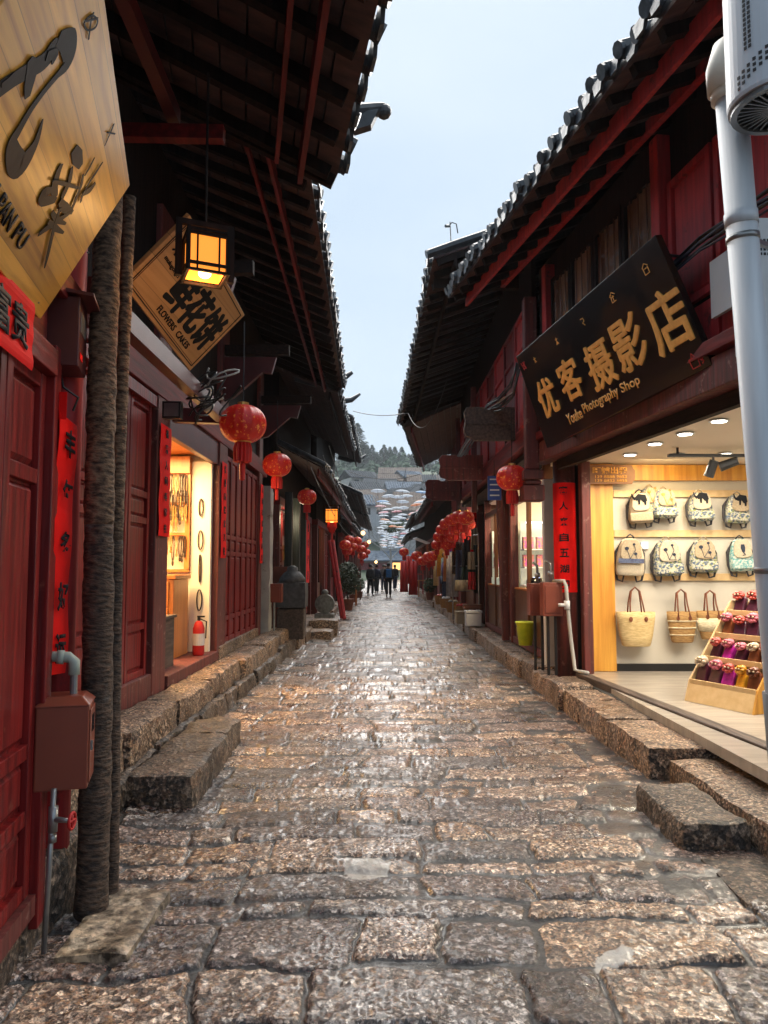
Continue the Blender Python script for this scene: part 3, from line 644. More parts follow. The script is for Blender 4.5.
b = MB(); b.fbox(fL2, AL2(3.75), AL2(3.97), 0, 2.7, -.1, .0); b.fbox(fL2, AL2(3.75), AL2(6.85), 2.62, 2.72, -.08, .03); b.build('door_frame', 'red_wood', L2)
def post(f, A, Y, z0, z1, w_, mat, parent, c=.04, d=.2):
    return MB().fbox(f, A(Y - w_ / 2) if A(Y - w_ / 2) < A(Y + w_ / 2) else A(Y + w_ / 2), max(A(Y - w_ / 2), A(Y + w_ / 2)), z0, z1, c - d, c).build('post', mat, parent, bevel=.012)
post(fL2, AL2, 7.03, -.05, 4.6, .40, 'worn_red', L2, .04)
post(fL2, AL2, 9.68, -.05, 4.6, .48, 'worn_red', L2, .04)
post(fL2, AL2, 12.62, -.05, 4.6, .30, 'worn_red', L2, .04)
for i in range(6):
    y0 = 9.95 + i * .42; panel_leaf(fL2, AL2(y0), AL2(y0 + .41), .12, 2.66, L2, (.28, 1.0, .2, 1.25), c=-.04, st=.045, th=.045)
b = MB(); b.fbox(fL2, AL2(3.75), AL2(13.2), 2.50 + .24, 2.98, -.12, .05); b.build('lintel', 'red_wood_long', L2, bevel=.006)
b = MB(); b.fbox(fL2, AL2(7.23), AL2(9.44), 2.44, 2.74, -.05, .02); b.build('shop_header', 'maroon_box', L2)
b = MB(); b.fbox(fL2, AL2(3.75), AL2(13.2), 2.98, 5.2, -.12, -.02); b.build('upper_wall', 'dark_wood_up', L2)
MB().fbox(fL2, AL2(3.75), AL2(13.2), 2.76, 2.84, -4.4, -.13).build('upper_floor', 'dark_wood', L2)
shell(L2, -1, (-2.28, 3.75), (-2.28, 13.2), 5.6, 0)
ro, al, inw, S = roof(L2, -1, (-.66, 5.2, 5.22), (-.84, 14.6, 5.12), slope=.42, depth=3.9, fin=.34)
MB().beam(V((-.70, 5.2, 5.10)) + S * .50, V((-.86, 14.6, 5.0)) + S * .50, .03, .07).build('eave_batten', 'red_wood_long', ro)
for yy in (6.9, 9.6, 12.5):   # cantilever brackets under the eave
    m = MB(); f = Fr((-2.1, yy, 3.5), (1, 0, 0), (0, 0, 1))
    m.prism(f, [(0, .25), (.12, .28), (.5, .62), (.62, .60), (.68, .82), (0, .82)], -.04, .04); m.build('eave_bracket', 'maroon_box', L2)
    MB().beam((-2.1, yy, 4.42), (-1.25, yy, 4.42), .09, .13).build('outrigger_beam', 'dark_wood', L2)
MB().beam((-1.55, 3.8, 3.02), (-1.62, 7.4, 3.06), .09, .13).build('tie_beam', 'maroon_box', L2)
MB().beam((-2.1, 4.1, 3.05), (-1.5, 4.1, 3.02), .1, .14).build('tie_beam', 'worn_red', L2)
MB().beam((-2.1, 7.3, 3.07), (-1.5, 7.3, 3.05), .1, .14).build('tie_beam', 'maroon_box', L2)
# upturned ridge end over the first and second roofs
m = MB(); pts = [(-.75, 5.35, 4.90), (-.42, 5.4, 4.98), (-.22, 5.45, 5.05), (-.08, 5.5, 5.10), (-.0, 5.52, 5.12)]
m.tube(pts, [.06, .06, .06, .055, .05], 10); m.hexa([(-.75, 5.3, 4.66), (-.10, 5.45, 4.95), (-.10, 5.53, 4.95), (-.75, 5.4, 4.66), (-.75, 5.3, 4.88), (-.04, 5.45, 5.08), (-.04, 5.53, 5.08), (-.75, 5.4, 4.88)])
m.ball((.0, 5.52, 5.10), .06); m.build('ridge_end', 'tile', ro)
# jewellery shop room
m = MB(); f = fL2
m.box(-3.9, -3.85, 7.2, 9.5, .40, 3.25, 0); m.box(-3.85, -2.28, 7.16, 7.22, .40, 3.25, 0); m.box(-3.85, -2.2, 9.42, 9.48, .40, 3.25, 0); m.box(-3.85, -2.25, 7.2, 9.5, 2.98, 3.03, 1); m.box(-3.85, -2.25, 7.2, 9.5, .38, .44, 2)
m.build('shop_room', ['white_wall', 'orange_wood', 'orange_wood'], L2)
lamp('AREA', (-2.9, 8.3, 2.93), 125, (1, .62, .26), 1.0, (0, 0, 0), name='shop_light', parent=L2)

# ---- right, the photography and bag shop house
XR = lambda Y: 2.23 + (8.5 - Y) * .1
XU = lambda Y: 1.95 + (8.7 - Y) * .135
R1 = thing('timber_house', 'dark red two storey timber house on the right with the lit bag shop', 'house', (2.4, 6.5, 0))
fR, AR, _ = wframe(1, (XR(2.6), 2.6), (XR(9.25), 9.25), .3)
fU, AU, _ = wframe(1, (XU(2.6), 2.6), (XU(9.2), 9.2), 0)
def rspan(A, y0, y1): return A(y1), A(y0)
a0, a1 = rspan(AR, 2.6, 8.62)
MB().fbox(fR, a0, a1, -.02, .055, -.10, .02).build('shop_sill', 'grey_wood', R1, bevel=.01)
a0, a1 = rspan(AU, 2.6, 9.2)
MB().fbox(fU, a0, a1, 2.84, 3.08, -.16, .03).build('jetty_beam', 'worn_red', R1, bevel=.01)
MB().fbox(fU, a0, a1, 3.10, 3.20, -.12, .07).build('jetty_rail', 'red_wood_long', R1, bevel=.006)
a0, a1 = rspan(AU, 2.6, 8.75)
MB().fbox(fU, a0, a1, 2.72, 2.835, -.19, -.12).build('shop_header', 'dark_wood', R1)
MB().fbox(fU, *rspan(AU, 2.6, 9.2), 3.20, 5.35, -.16, -.10).build('upper_wall', 'dark_wood_up', R1)
# posts of the upper storey and red boarded bays
for Y in (4.55, 6.05, 8.72):
    a = AU(Y); MB().fbox(fU, a - .07, a + .07, 3.2, 5.2, -.10, .02).build('post', 'bright_red_wood', R1, bevel=.008)
for y0, y1 in ((2.7, 3.5), (3.55, 4.46), (4.66, 5.3), (5.34, 5.96)):
    a0, a1 = rspan(AU, y0, y1); panel_leaf(fU, a0, a1, 3.62, 4.75, R1, (1,), mat='bright_red_wood', c=-.09, st=.06, th=.05, name='wall_panel')
    MB().fbox(fU, a0, a1, 3.22, 3.58, -.10, -.07).build('wall_board', 'bright_red_wood', R1)
# lattice windows with drawn curtains behind the signboard
for y0, y1 in ((6.15, 6.78), (6.8, 7.42), (7.44, 8.04), (8.06, 8.64)):
    a0, a1 = rspan(AU, y0, y1); m = MB(); m.fbox(fU, a0, a0 + .05, 3.3, 5.0, -.09, -.04); m.fbox(fU, a1 - .05, a1, 3.3, 5.0, -.09, -.04)
    m.fbox(fU, a0 + .05, a1 - .05, 3.3, 3.36, -.09, -.042); m.fbox(fU, a0 + .05, a1 - .05, 4.94, 5.0, -.09, -.042)
    o = m.build('window', 'dark_wood_up', R1)
    m = MB(); n_ = 26; vs = []
    for k in range(n_ + 1):
        t = k / n_; aa = a0 + .05 + (a1 - a0 - .1) * t; c_ = -.075 + .012 * math.sin(t * 34 + y0 * 5)
        vs += [fU.p(aa, 3.36, c_), fU.p(aa, 4.94, c_ * .98 - .002)]
    m.add(vs, [(2 * k, 2 * k + 2, 2 * k + 3, 2 * k + 1) for k in range(n_)]); m.build('curtain', 'curtain', o)
    m = MB()
    for k in range(3):
        aa = a0 + (a1 - a0) * (k + 1) / 4; m.fbox(fU, aa - .008, aa + .008, 3.36, 4.94, -.052, -.044)
    m.fbox(fU, a0 + .05, a1 - .05, 4.12, 4.15, -.052, -.043); m.build('lattice', 'brown_wood', o)
shell(R1, 1, (2.88, 2.6), (2.30, 9.25), 5.6, 0, depth=4.2)
ro, al, inw, S = roof(R1, 1, (1.92, 2.4, 4.72), (.92, 10.1, 5.32), slope=.40, depth=3.6, fin=.24, fmat='bright_red_wood', jit=.02, step=.205)
MB().beam(V((1.92, 2.4, 4.66)) + S * .75, V((.92, 10.1, 5.24)) + S * .75, .06, .10).build('purlin', 'bright_red_wood', ro)
# carved drop post of the jetty
P0 = V((XU(9.0) - .10, 9.0, 0)); m = MB()
m.box(P0.x - .08, P0.x + .08, 8.92, 9.08, 2.75, 4.9); m.box(P0.x - .12, P0.x + .12, 8.88, 9.12, 2.62, 2.74); m.box(P0.x - .10, P0.x + .10, 8.9, 9.1, 2.56, 2.61); m.box(P0.x - .13, P0.x + .13, 8.87, 9.13, 2.36, 2.55)
m.build('drop_post', 'worn_red', R1, bevel=.015)
m = MB(); m.beam((P0.x, 9.02, 2.98), (P0.x + .5, 9.04, 2.98), .1, .22); m.build('jetty_bracket', 'dark_wood', R1)
# ground floor corner column and red side post
m = MB(); m.tube([(2.20, 9.0, .25), (2.20, 9.0, 2.85)], .13, 18); m.build('column', 'worn_red', R1, smooth=True)
m = MB(); m.box(2.31, 2.42, 8.62, 8.76, .30, 2.8); m.build('post', 'worn_red', R1, bevel=.01)
# shop room: floor, back wall, ceiling, the white bag wall with its pine end
m = MB()
m.box(2.30, 5.6, 2.6, 9.0, .26, .335, 0)
m.box(3.0, 5.6, 2.6, 8.95, 2.80, 2.838, 1); m.hexa([(XU(2.6) + .2, 2.6, 2.80), (3.0, 2.6, 2.80), (3.0, 8.95, 2.80), (XU(8.95) + .2, 8.95, 2.80), (XU(2.6) + .2, 2.6, 2.838), (3.0, 2.6, 2.838), (3.0, 8.95, 2.838), (XU(8.95) + .2, 8.95, 2.838)], 1)
m.box(2.42, 5.6, 8.9, 8.98, .335, 2.80, 2); m.box(5.55, 5.6, 2.6, 8.9, .335, 2.80, 2); m.box(2.9, 5.55, 2.62, 2.68, .335, 2.80, 2)
m.box(2.74, 5.55, 8.86, 8.898, .335, .42, 3)
m.build('shop_room', ['floor_tile', 'cream_ceiling', 'bag_wall', 'black'], R1)
m = MB(); m.box(2.43, 2.735, 8.80, 8.895, .34, 2.795); m.build('pine_board', 'pine', R1, bevel=.004)
m = MB(); m.box(2.74, 5.5, 8.84, 8.896, 2.60, 2.79); m.build('pine_cornice', 'pine', R1)
for z in (2.40, 2.02 - .10, 1.40):
    MB().box(2.76, 5.5, 8.86, 8.896, z, z + .085).build('peg_rail', 'pale_pine', R1, bevel=.004)
for px, py in ((630, 454), (655, 443), (685, 433), (719, 420), (678, 454), (725, 453)):
    p = PZ(px, py, 2.795); m = MB(); m.lathe([(.075, 0), (.085, -.012), (.06, -.014)], p, 20, 0); m.lathe([(.062, -.004), (.06, -.017), (.01, -.017)], p, 20, 1)
    m.build('downlight', ['white_enamel', 'downlight'], R1)
    lamp('SPOT', (p.x, p.y, 2.76), 24, (1, .86, .66), .05, (0, 0, 0), name='downlight_beam', parent=R1).data.spot_size = R(150)
lamp('AREA', (3.9, 6.2, 2.74), 105, (1, .90, .74), 2.2, (0, 0, 0), name='shop_light', parent=R1)
lamp('AREA', (3.2, 8.3, 2.70), 6, (1, .72, .35), .5, (R(35), 0, 0), name='wall_light', parent=R1)
m = MB(); m.box(2.95, 4.3, 7.6, 7.64, 2.70, 2.73); o = m.build('track_rail', 'black', R1)
m = MB(); m.beam((3.05, 7.62, 2.73), (3.05, 7.62, 2.80), .02, .02, up=(1, 0, 0)); m.beam((4.1, 7.62, 2.73), (4.1, 7.62, 2.80), .02, .02, up=(1, 0, 0)); m.build('rail_hanger', 'black', o)
for x, dx in ((3.42, -.04), (3.66, -.16)):
    m = MB(); m.tube([(x, 7.62, 2.70), (x, 7.62, 2.64)], .012, 8); m.tube([(x + .0, 7.60, 2.66), (x + dx, 7.66, 2.50 if dx > -.1 else 2.60)], [.045, .052], 14); m.build('track_spotlight', 'black', R1)

# ---- right, second house: gift shops with glass fronts, red boarded jetty
R2 = thing('timber_house', 'dark red timber house right of the lane with brown glass shop fronts under red boards', 'house', (2.2, 13, 0))
fR2, AR2, _ = wframe(1, (2.22, 9.3), (2.22, 17.8), .27)
fV, AV, _ = wframe(1, (1.80, 9.3), (1.78, 17.8), 0)
for Y, w_ in ((9.45, .22), (10.2, .10), (12.95, .12), (13.7, .10), (16.2, .10), (17.6, .36)):
    a = AR2(Y); MB().fbox(fR2, a - w_ / 2, a + w_ / 2, 0, 2.95, -.12, .02).build('post', 'worn_red' if Y != 10.2 else 'brown_wood', R2, bevel=.01)
for y0, y1, nm in ((10.28, 12.8, 'a'), (13.8, 16.1, 'b')):
    a0, a1 = rspan(AR2, y0, y1); MB().fbox(fR2, a0, a1, .02, .12, -.10, .01).build('shop_sill', 'worn_red', R2)
    MB().fbox(fR2, a0, a1, 2.36, 2.46, -.08, .0).build('window_frame', 'brown_wood', R2)
    mid = (a0 + a1) / 2
    MB().fbox(fR2, mid - .018, mid + .018, .12, 2.36, -.08, -.005).build('window_frame', 'brown_wood', R2)
    MB().fbox(fR2, a0, a1, .12, .92, -.50, -.04).build('counter', 'brown_wood', R2, bevel=.01)
    MB().fbox(fR2, a0, a1, .92, .95, -.52, -.03).build('counter_top', 'orange_wood', R2)
    m = MB(); x0, x1 = 2.30, 4.3
    m.box(x1, x1 + .05, y0 - .3, y1 + .3, .27, 3.0); m.box(x0, x1, y0 - .36, y0 - .3, .27, 3.0); m.box(x0, x1, y1 + .3, y1 + .36, .27, 3.0); m.box(x0, x1, y0 - .3, y1 + .3, 2.95, 3.0, 1); m.box(x0, x1, y0 - .3, y1 + .3, .24, .3, 1)
    m.build('shop_room', ['white_wall' if nm == 'a' else 'brown_wood', 'cream_ceiling'], R2)
    lamp('AREA', (3.1, (y0 + y1) / 2, 2.9), 80, (1, .80, .5), .9, (0, 0, 0), name='shop_light', parent=R2)
m = MB(); m.beam((2.17, 13.3, .27), (2.07, 13.25, 3.2), .13, .13, up=(0, 1, 0)); m.build('leaning_post', 'worn_red', R2, bevel=.015)
MB().fbox(fV, *rspan(AV, 9.3, 17.8), 3.12, 3.36, -.5, .0).build('jetty_beam', 'red_wood_long', R2, bevel=.01)
MB().fbox(fR2, *rspan(AR2, 9.3, 17.8), 2.74, 3.0, -.12, .0).build('lintel', 'dark_wood', R2)
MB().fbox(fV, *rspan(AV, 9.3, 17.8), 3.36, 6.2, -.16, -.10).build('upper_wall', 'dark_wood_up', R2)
MB().fbox(fV, *rspan(AV, 9.3, 17.8), 3.02, 3.1, -2.5, -.1).build('upper_floor', 'dark_wood', R2)
for i in range(9):
    y0 = 9.4 + i * .93; a0, a1 = rspan(AV, y0, y0 + .9)
    panel_leaf(fV, a0, a1, 3.38, 5.0, R2, (1, .35), mat='bright_red_wood' if i % 2 == 0 else 'red_wood', c=-.10, st=.06, th=.05, name='wall_panel')
shell(R2, 1, (2.34, 9.35), (2.34, 17.8), 6.0, 0, depth=4.2)
ro, al, inw, S = roof(R2, 1, (.66, 9.6, 5.66), (.40, 18.4, 5.12), slope=.36, depth=3.8, fin=.3, fmat='dark_wood', sag=.12)
MB().beam((.70, 10.2, 5.55), (2.0, 10.2, 5.55), .1, .14).build('outrigger_beam', 'dark_wood', R2)
# carved bracket boards that carry the eaves
def bracket(parent, x0, x1, Y, z0, z1, mat):
    f = Fr((x0, Y, z0), (1, 0, 0), (0, 0, 1)); w_, h = x1 - x0, z1 - z0
    poly = [(0, h * .30), (.04 * w_, h * .12), (.14 * w_, h * .08), (.2 * w_, 0), (w_, 0), (w_, h), (.55 * w_, h), (.52 * w_, h * .93), (.42 * w_, h * .93), (.38 * w_, h), (.06 * w_, h), (0, h * .85), (.03 * w_, h * .6)]
    m = MB(); m.prism(f, poly, -.06, .06); m.prism(f, [(.02 * w_, h * .46), (w_, h * .46), (w_, h * .54), (.02 * w_, h * .54)], .061, .08); m.build('carved_bracket', mat, parent, bevel=.01)
bracket(R2, 1.10, 1.80, 10.1, 3.30, 3.76, 'grey_wood')
bracket(R2, 1.00, 1.80, 13.4, 3.14, 3.60, 'worn_red')
bracket(R2, .95, 1.80, 17.0, 3.10, 3.58, 'worn_red')
for Y in (13.9, 16.9): MB().box(1.66, 1.76, Y, Y + .1, 2.6, 5.0).build('drop_post', 'worn_red', R2, bevel=.01)

# ---- houses further up the lane
def far_house(side, y0, y1, xw, xe, ez, label, zf=.28, wallmat='red_wood', slope=.42, two=True, fm='dark_wood', lit=0, dep=3.5, e2=None, pent=0):
    t = thing('timber_house', label, 'house', (xw, (y0 + y1) / 2, 0))
    f, A, L_ = wframe(side, (xw, y0), (xw, y1), zf)
    def sp(a, b): return tuple(sorted((A(a), A(b))))
    MB().fbox(f, *sp(y0, y1), 2.7, ez + .5 - zf, -.14, 0).build('upper_wall', 'dark_wood_up' if not two else wallmat, t)
    MB().fbox(f, *sp(y0, y1), 2.55, 2.72, -.14, .05).build('lintel', 'red_wood_long', t)
    n = max(2, int((y1 - y0) / 2.4)); st = (y1 - y0) / n
    for i in range(n + 1):
        Y = y0 + st * i; a = A(min(max(Y, y0 + .1), y1 - .1)); MB().fbox(f, a - .1, a + .1, -.1, 2.55, -.14, .04).build('post', 'worn_red', t)
        if i < n:
            s0, s1 = sp(Y + .12, Y + st - .12); k = (i + lit) % 3
            if k == 0:
                MB().fbox(f, s0, s1, .0, .8, -.6, -.1).build('counter', 'brown_wood', t)
                MB().fbox(f, s0, s1, .0, 2.55, -1.6, -1.5).build('shop_back', 'pale_pine', t)
                lamp('POINT', (xw + side * .8, Y + st / 2, 2.5), 16, (1, .6, .28), .1, name='shop_light', parent=t)
            elif k == 1:
                h = (s1 - s0) / 3
                for q in range(3): panel_leaf(f, s0 + q * h, s0 + (q + 1) * h - .01, .0, 2.5, t, (.9, .2, .5), c=-.10)
            else:
                MB().fbox(f, s0, s1, .0, .9, -.10, -.04).build('wall_board', 'red_wood', t)
                MB().fbox(f, s0, s1, .9, 2.5, -.12, -.10).build('window_pane', 'dark_glass', t)
                m = MB(); [m.fbox(f, s0 + (s1 - s0) * q / 6 - .015, s0 + (s1 - s0) * q / 6 + .015, .9, 2.5, -.10, -.07) for q in range(7)]; m.build('window_frame', 'brown_wood', t)
    shell(t, side, (xw + side * .13, y0 + .02), (xw + side * .13, y1 - .02), ez + .5, 0, depth=4)
    if pent:
        roof(t, side, (xe - .30 if side < 0 else xe + .3, y0 - .1, pent), (xe - .26 if side < 0 else xe + .26, y1 + .1, pent - .05), slope=.5, depth=abs(xw - xe) - .30 + .02, rafters=False, fmat='red_wood_long', step=.26, back=False, fin=.1)
    roof(t, side, (xe, y0 - .3, ez), (xe if e2 is None else e2, y1 + .3, ez - .05), slope=slope, depth=dep, rafters=False, fmat=fm, step=.26)
    return t
H = []
H.append(far_house(-1, 14.9, 21.5, -2.15, -.93, 5.05, 'dark timber house on the left lane side behind the stone drum and steps', two=False, lit=1, pent=3.55))
H.append(far_house(-1, 21.8, 30.0, -2.0, -.98, 5.9, 'taller dark house with curled roof ridge, third on the left', two=False, lit=0, pent=3.5))
H.append(far_house(-1, 30.3, 40.0, -1.75, -.95, 4.5, 'low tiled house on the left above the cluster of red lanterns', two=False, lit=2, pent=3.2))
H.append(far_house(-1, 40.3, 54, -1.7, -.92, 4.3, 'last dark roofed house on the left where the lane ends', two=False, lit=1))
H.append(far_house(1, 18.3, 24.6, 2.25, .52, 5.0, 'red walled house on the right behind the lantern rack', lit=0, fm='red_wood_long', e2=1.2))
H.append(far_house(1, 24.9, 33, 2.3, 1.45, 3.75, 'low tiled house on the right with a pale awning at its eave', two=False, lit=0, fm='red_wood_long'))
H.append(far_house(1, 33.3, 43, 2.35, 1.30, 3.85, 'dark roofed house on the right beyond the pale awning', two=False, lit=1))
H.append(far_house(1, 43.3, 56, 2.4, 1.35, 3.4, 'last low house on the right where the lane ends', two=False, lit=2))
# curled ridge ends on the left roofs
for (x, y, z, hp) in ((-.95, 21.4, 6.45, 1), (-.98, 30.2, 6.0, 1), (-.9, 14.9, 5.35, 0)):
    m = MB(); m.tube([(x - .9, y, z + .1), (x - .4, y, z - .04), (x, y, z + .02), (x + .25, y, z + .2)], [.1, .1, .08, .04], 7); m.build('ridge_end', 'tile', H[hp], smooth=True)

# ---- pavements and steps
m = MB(); y = 3.7; k = 0
while y < 14.2:
    l = rnd.uniform(1.2, 2.2); m.rock(-2.10, -1.74 + rnd.uniform(-.05, .03), y, y + l - .015, -.05, .43 + rnd.uniform(-.02, .012), .06, .026, .045, 0, k); y += l; k += 1
m.build('pavement', 'slab_stone', smooth=True)['kind'] = 'structure'
m = MB(); y = 4.4; k = 40
while y < 14.5:
    l = rnd.uniform(.6, 1.4); m.rock(-1.78, -1.70 + rnd.uniform(0, .06), y, y + l - .02, -.05, .22 + rnd.uniform(-.05, .03), .06, .03, .045, 0, k); y += l; k += 1
m.build('kerb', 'dark_stone', smooth=True)['kind'] = 'structure'
m = MB(); y = 14.3
while y < 52:
    l = rnd.uniform(1.0, 1.8); m.rock(-2.3, -1.62 + rnd.uniform(-.05, .05), y, y + l - .03, -.05, .22 + rnd.uniform(-.02, .02), .25, .02, .03, 0, k); y += l; k += 1
m.build('pavement', 'slab_stone', smooth=True)['kind'] = 'structure'
m = MB(); y = 8.7
while y < 52:     # right pavement beyond the shop
    l = rnd.uniform(.8, 1.5); m.rock(1.90 + rnd.uniform(-.04, .04), 2.34, y, y + l - .02, -.05, .27 + rnd.uniform(-.02, .015), .07 if y < 16 else .25, .024, .04, 0, k); y += l; k += 1
m.build('pavement', 'slab_stone', smooth=True)['kind'] = 'structure'
def stone_thing(name, label, cat, b, mat='slab_stone', seg=.05, amp=.014, seed=1, group=None):
    m = MB(); parts = max(1, round((b[3] - b[2]) / .65)); y = b[2]
    for i in range(parts):
        y2 = b[2] + (b[3] - b[2]) * (i + 1) / parts; m.rock(b[0] + rnd.uniform(-.02, .02), b[1] + rnd.uniform(-.03, .02), y, y2 - (.012 if i < parts - 1 else 0), b[4], b[5] + rnd.uniform(-.02, .015), seg, amp * 1.5, .045, 0, seed + i * 3); y = y2
    o = m.build(name, mat, smooth=True); return tag(o, label, cat, group)
stone_thing('stone_step', 'long low stone step block on the left, in front of the upper kerb', 'stone step', (-1.68, -1.24, 4.86, 6.75, -.05, .23), 'dark_stone', seed=3)
stone_thing('stone_step', 'small rough stone step standing out from the right terrace, nearest the camera', 'stone step', (1.62, 2.02, 4.12, 4.86, -.05, .17), 'dark_stone', seed=5, seg=.035)
stone_thing('stone_slab', 'short raised stone slab in front of the brown meter boxes on the right', 'stone slab', (1.86, 2.26, 8.0, 8.62, -.05, .30), seed=7)
for k, (a, b) in enumerate(((5.42, 6.45), (6.47, 7.35), (7.37, 7.98))):
    o = MB().rock(1.90, 2.34 + (8 - a) * .06, a, b, -.05, .265, .05, .014, .02, 0, 11 + k).build('terrace', 'slab_stone', smooth=True); o['kind'] = 'structure'
o = MB().rock(2.02, 2.62, 3.9, 5.40, -.05, .20, .06, .012, .03, 0, 17).build('terrace', 'slab_stone', smooth=True); o['kind'] = 'structure'
o = MB().rock(2.06, 2.75, 2.4, 3.88, -.05, .21, .06, .012, .03, 0, 19).build('terrace', 'slab_stone', smooth=True); o['kind'] = 'structure'
m = MB(); m.hexa([(2.20, 8.6, .0), (2.58, 4.0, 0), (2.80, 4.0, 0), (2.40, 8.6, 0), (2.20, 8.6, .285), (2.50, 4.0, .235), (2.80, 4.0, .30), (2.40, 8.6, .30)])
m.hexa([(2.50, 4.0, .0), (2.50, 2.4, 0), (2.90, 2.4, 0), (2.80, 4.0, 0), (2.50, 4.0, .235), (2.5, 2.4, .235), (2.90, 2.4, .30), (2.80, 4.0, .30)])
m.build('cement_strip', 'cement')['kind'] = 'structure'
# flat slabs and cement by the left wall
o = MB().rock(-1.30, -1.00, 3.02, 3.62, -.04, .045, .03, .014, .02, 0, 23).build('paving_slab', 'pale_slab', smooth=True); o['kind'] = 'structure'
o = MB().rock(-1.72, -1.42, 3.0, 3.80, -.04, .32, .05, .03, .05, 0, 29).build('wall_footing', 'dark_stone', smooth=True); o['kind'] = 'structure'
for i, (a, b, c) in enumerate(((17.2, 17.9, .36), (16.2, 17.1, .20))):
    stone_thing('stone_step', ['upper mossy stone step below the dark shop on the left', 'lower mossy stone step beside the lane below the dark shop'][i], 'stone step', (-1.75, -1.05 - .1 * i, a, b, -.05, c), 'slab_stone', .12, seed=31 + i)
o = MB().rock(1.66, 2.12, 3.45, 4.08, -.05, .028, .05, .014, .03, 0, 47).build('paving_slab', 'dark_stone', smooth=True); o['kind'] = 'structure'
o = MB().rock(1.95, 2.3, 3.1, 3.46, -.05, .05, .05, .02, .03, 0, 49).build('paving_slab', 'dark_stone', smooth=True); o['kind'] = 'structure'
# ------------------------------------------------------------------ signboards
def board(name, label, c, i, Yi, mat, th=.035, edge='black', border=None):
    A_, D_, C_, B_ = quad3(c, i, Yi)      # bottom left, bottom right, top right, top left as read
    u = (D_ - A_); v = (B_ - A_); W_, H_ = u.length, v.length
    n = u.cross(v).normalized(); v2 = n.cross(u).normalized(); 
    f = Fr(A_, u, v2); f.v = v.normalized(); f.n = n
    f.W, f.H = W_, H_
    t = thing(name, label, 'sign', tuple((A_ + D_ + B_ + C_) / 4))
    def hit(px, py):
        r = ray(px, py); k = (f.o - CAM).dot(f.n) / r.dot(f.n); q = CAM + r * k - f.o
        uv = f.u.dot(f.v); a, b = q.dot(f.u), q.dot(f.v); d = 1 - uv * uv
        return (a - b * uv) / d, (b - a * uv) / d
    f.hit = hit
    if mat == 'planks': mat = plank_mat('glued_planks', (.80, .42, .06), (.46, .19, .02), f.u, f.v, .085)
    if mat == 'planks2': mat = plank_mat('glued_planks', (.58, .30, .11), (.46, .22, .07), f.u, f.v, .14)
    m = MB(); m.fbox(f, 0, W_, 0, H_, -th, 0); m.build('board', mat, t, bevel=.004)
    return t, f
# big plank sign with brush calligraphy, upper left
S1, f = board('signboard', 'big pale plank signboard with dark brush calligraphy jutting out at the upper left', [(-100, 145), (40, 320), (130, 185), (88.8, -120)], 1, 3.0, 'planks', .045)
def brush(parent, f, strokes, sc_=1 / 3, ox=0, oy=0, c=.002, mat='ink', name='calligraphy', wk=.66):
    m = MB()
    for k, (pts, ws) in enumerate(strokes):
        # densify the traced stroke
        P = [V(f.hit(ox + x * sc_, oy + y * sc_)) for x, y in pts]; Q = []; Wd = []
        kpx = (V(f.hit(60, 150)) - V(f.hit(61, 151))).length / 1.414 if c < 1 else 1
        for i in range(len(P) - 1):
            p0 = P[max(0, i - 1)]; p1 = P[i]; p2 = P[i + 1]; p3 = P[min(len(P) - 1, i + 2)]
            for j in range(5):
                t = j / 5; Q.append(.5 * ((2 * p1) + (-p0 + p2) * t + (2 * p0 - 5 * p1 + 4 * p2 - p3) * t * t + (-p0 + 3 * p1 - 3 * p2 + p3) * t ** 3)); Wd.append((ws[i] * (1 - t) + ws[i + 1] * t))
        Q.append(P[-1]); Wd.append(ws[-1])
        Wd = [max(.0015, w_ * sc_ * kpx * wk) for w_ in Wd]
        m.ribbon(f, Q, Wd, c + k * .0004, .0015)
    return m.build(name, mat, parent)
brush(S1, f, [([(-40, 290), (0, 262), (45, 232), (90, 205), (130, 180), (160, 140), (172, 112)], [10, 26, 24, 26, 30, 34, 20]),
              ([(172, 112), (200, 122), (205, 160), (196, 192), (170, 222), (130, 270), (90, 325), (55, 385), (32, 430), (42, 480), (60, 495), (85, 460), (108, 415), (125, 355)], [20, 40, 34, 24, 13, 12, 14, 18, 26, 42, 44, 34, 16, 3]),
              ([(85, 175), (92, 205), (84, 250), (78, 290)], [10, 30, 24, 12]), ([(0, 252), (20, 235), (40, 212)], [8, 6, 2]), ([(135, 165), (160, 160), (150, 190)], [14, 18, 4])])
brush(S1, f, [([(220, 445), (230, 470), (240, 498)], [20, 34, 14]), ([(182, 490), (170, 520), (160, 560), (165, 590)], [14, 22, 26, 12]), ([(150, 570), (125, 580), (130, 600), (165, 598)], [16, 26, 26, 12]),
              ([(212, 500), (205, 540), (190, 575), (178, 605)], [8, 18, 22, 10]), ([(305, 484), (285, 515), (262, 550), (240, 590)], [3, 9, 9, 6]), ([(280, 470), (265, 500), (250, 525)], [3, 8, 5]),
              ([(282, 545), (268, 565), (245, 580), (238, 605)], [12, 20, 14, 6]), ([(245, 520), (238, 555), (225, 590), (205, 640)], [8, 12, 16, 8]), ([(175, 600), (190, 620), (213, 634)], [14, 24, 10]),
              ([(110, 700), (140, 678), (175, 655), (212, 630)], [10, 18, 16, 8]), ([(150, 632), (165, 655), (192, 668)], [10, 16, 6]), ([(140, 660), (160, 680), (185, 695)], [10, 16, 6]), ([(175, 620), (162, 660), (150, 705), (136, 768), (128, 800)], [12, 12, 14, 12, 4]),
              ([(150, 540), (180, 545), (230, 560)], [6, 10, 6])], wk=.6)
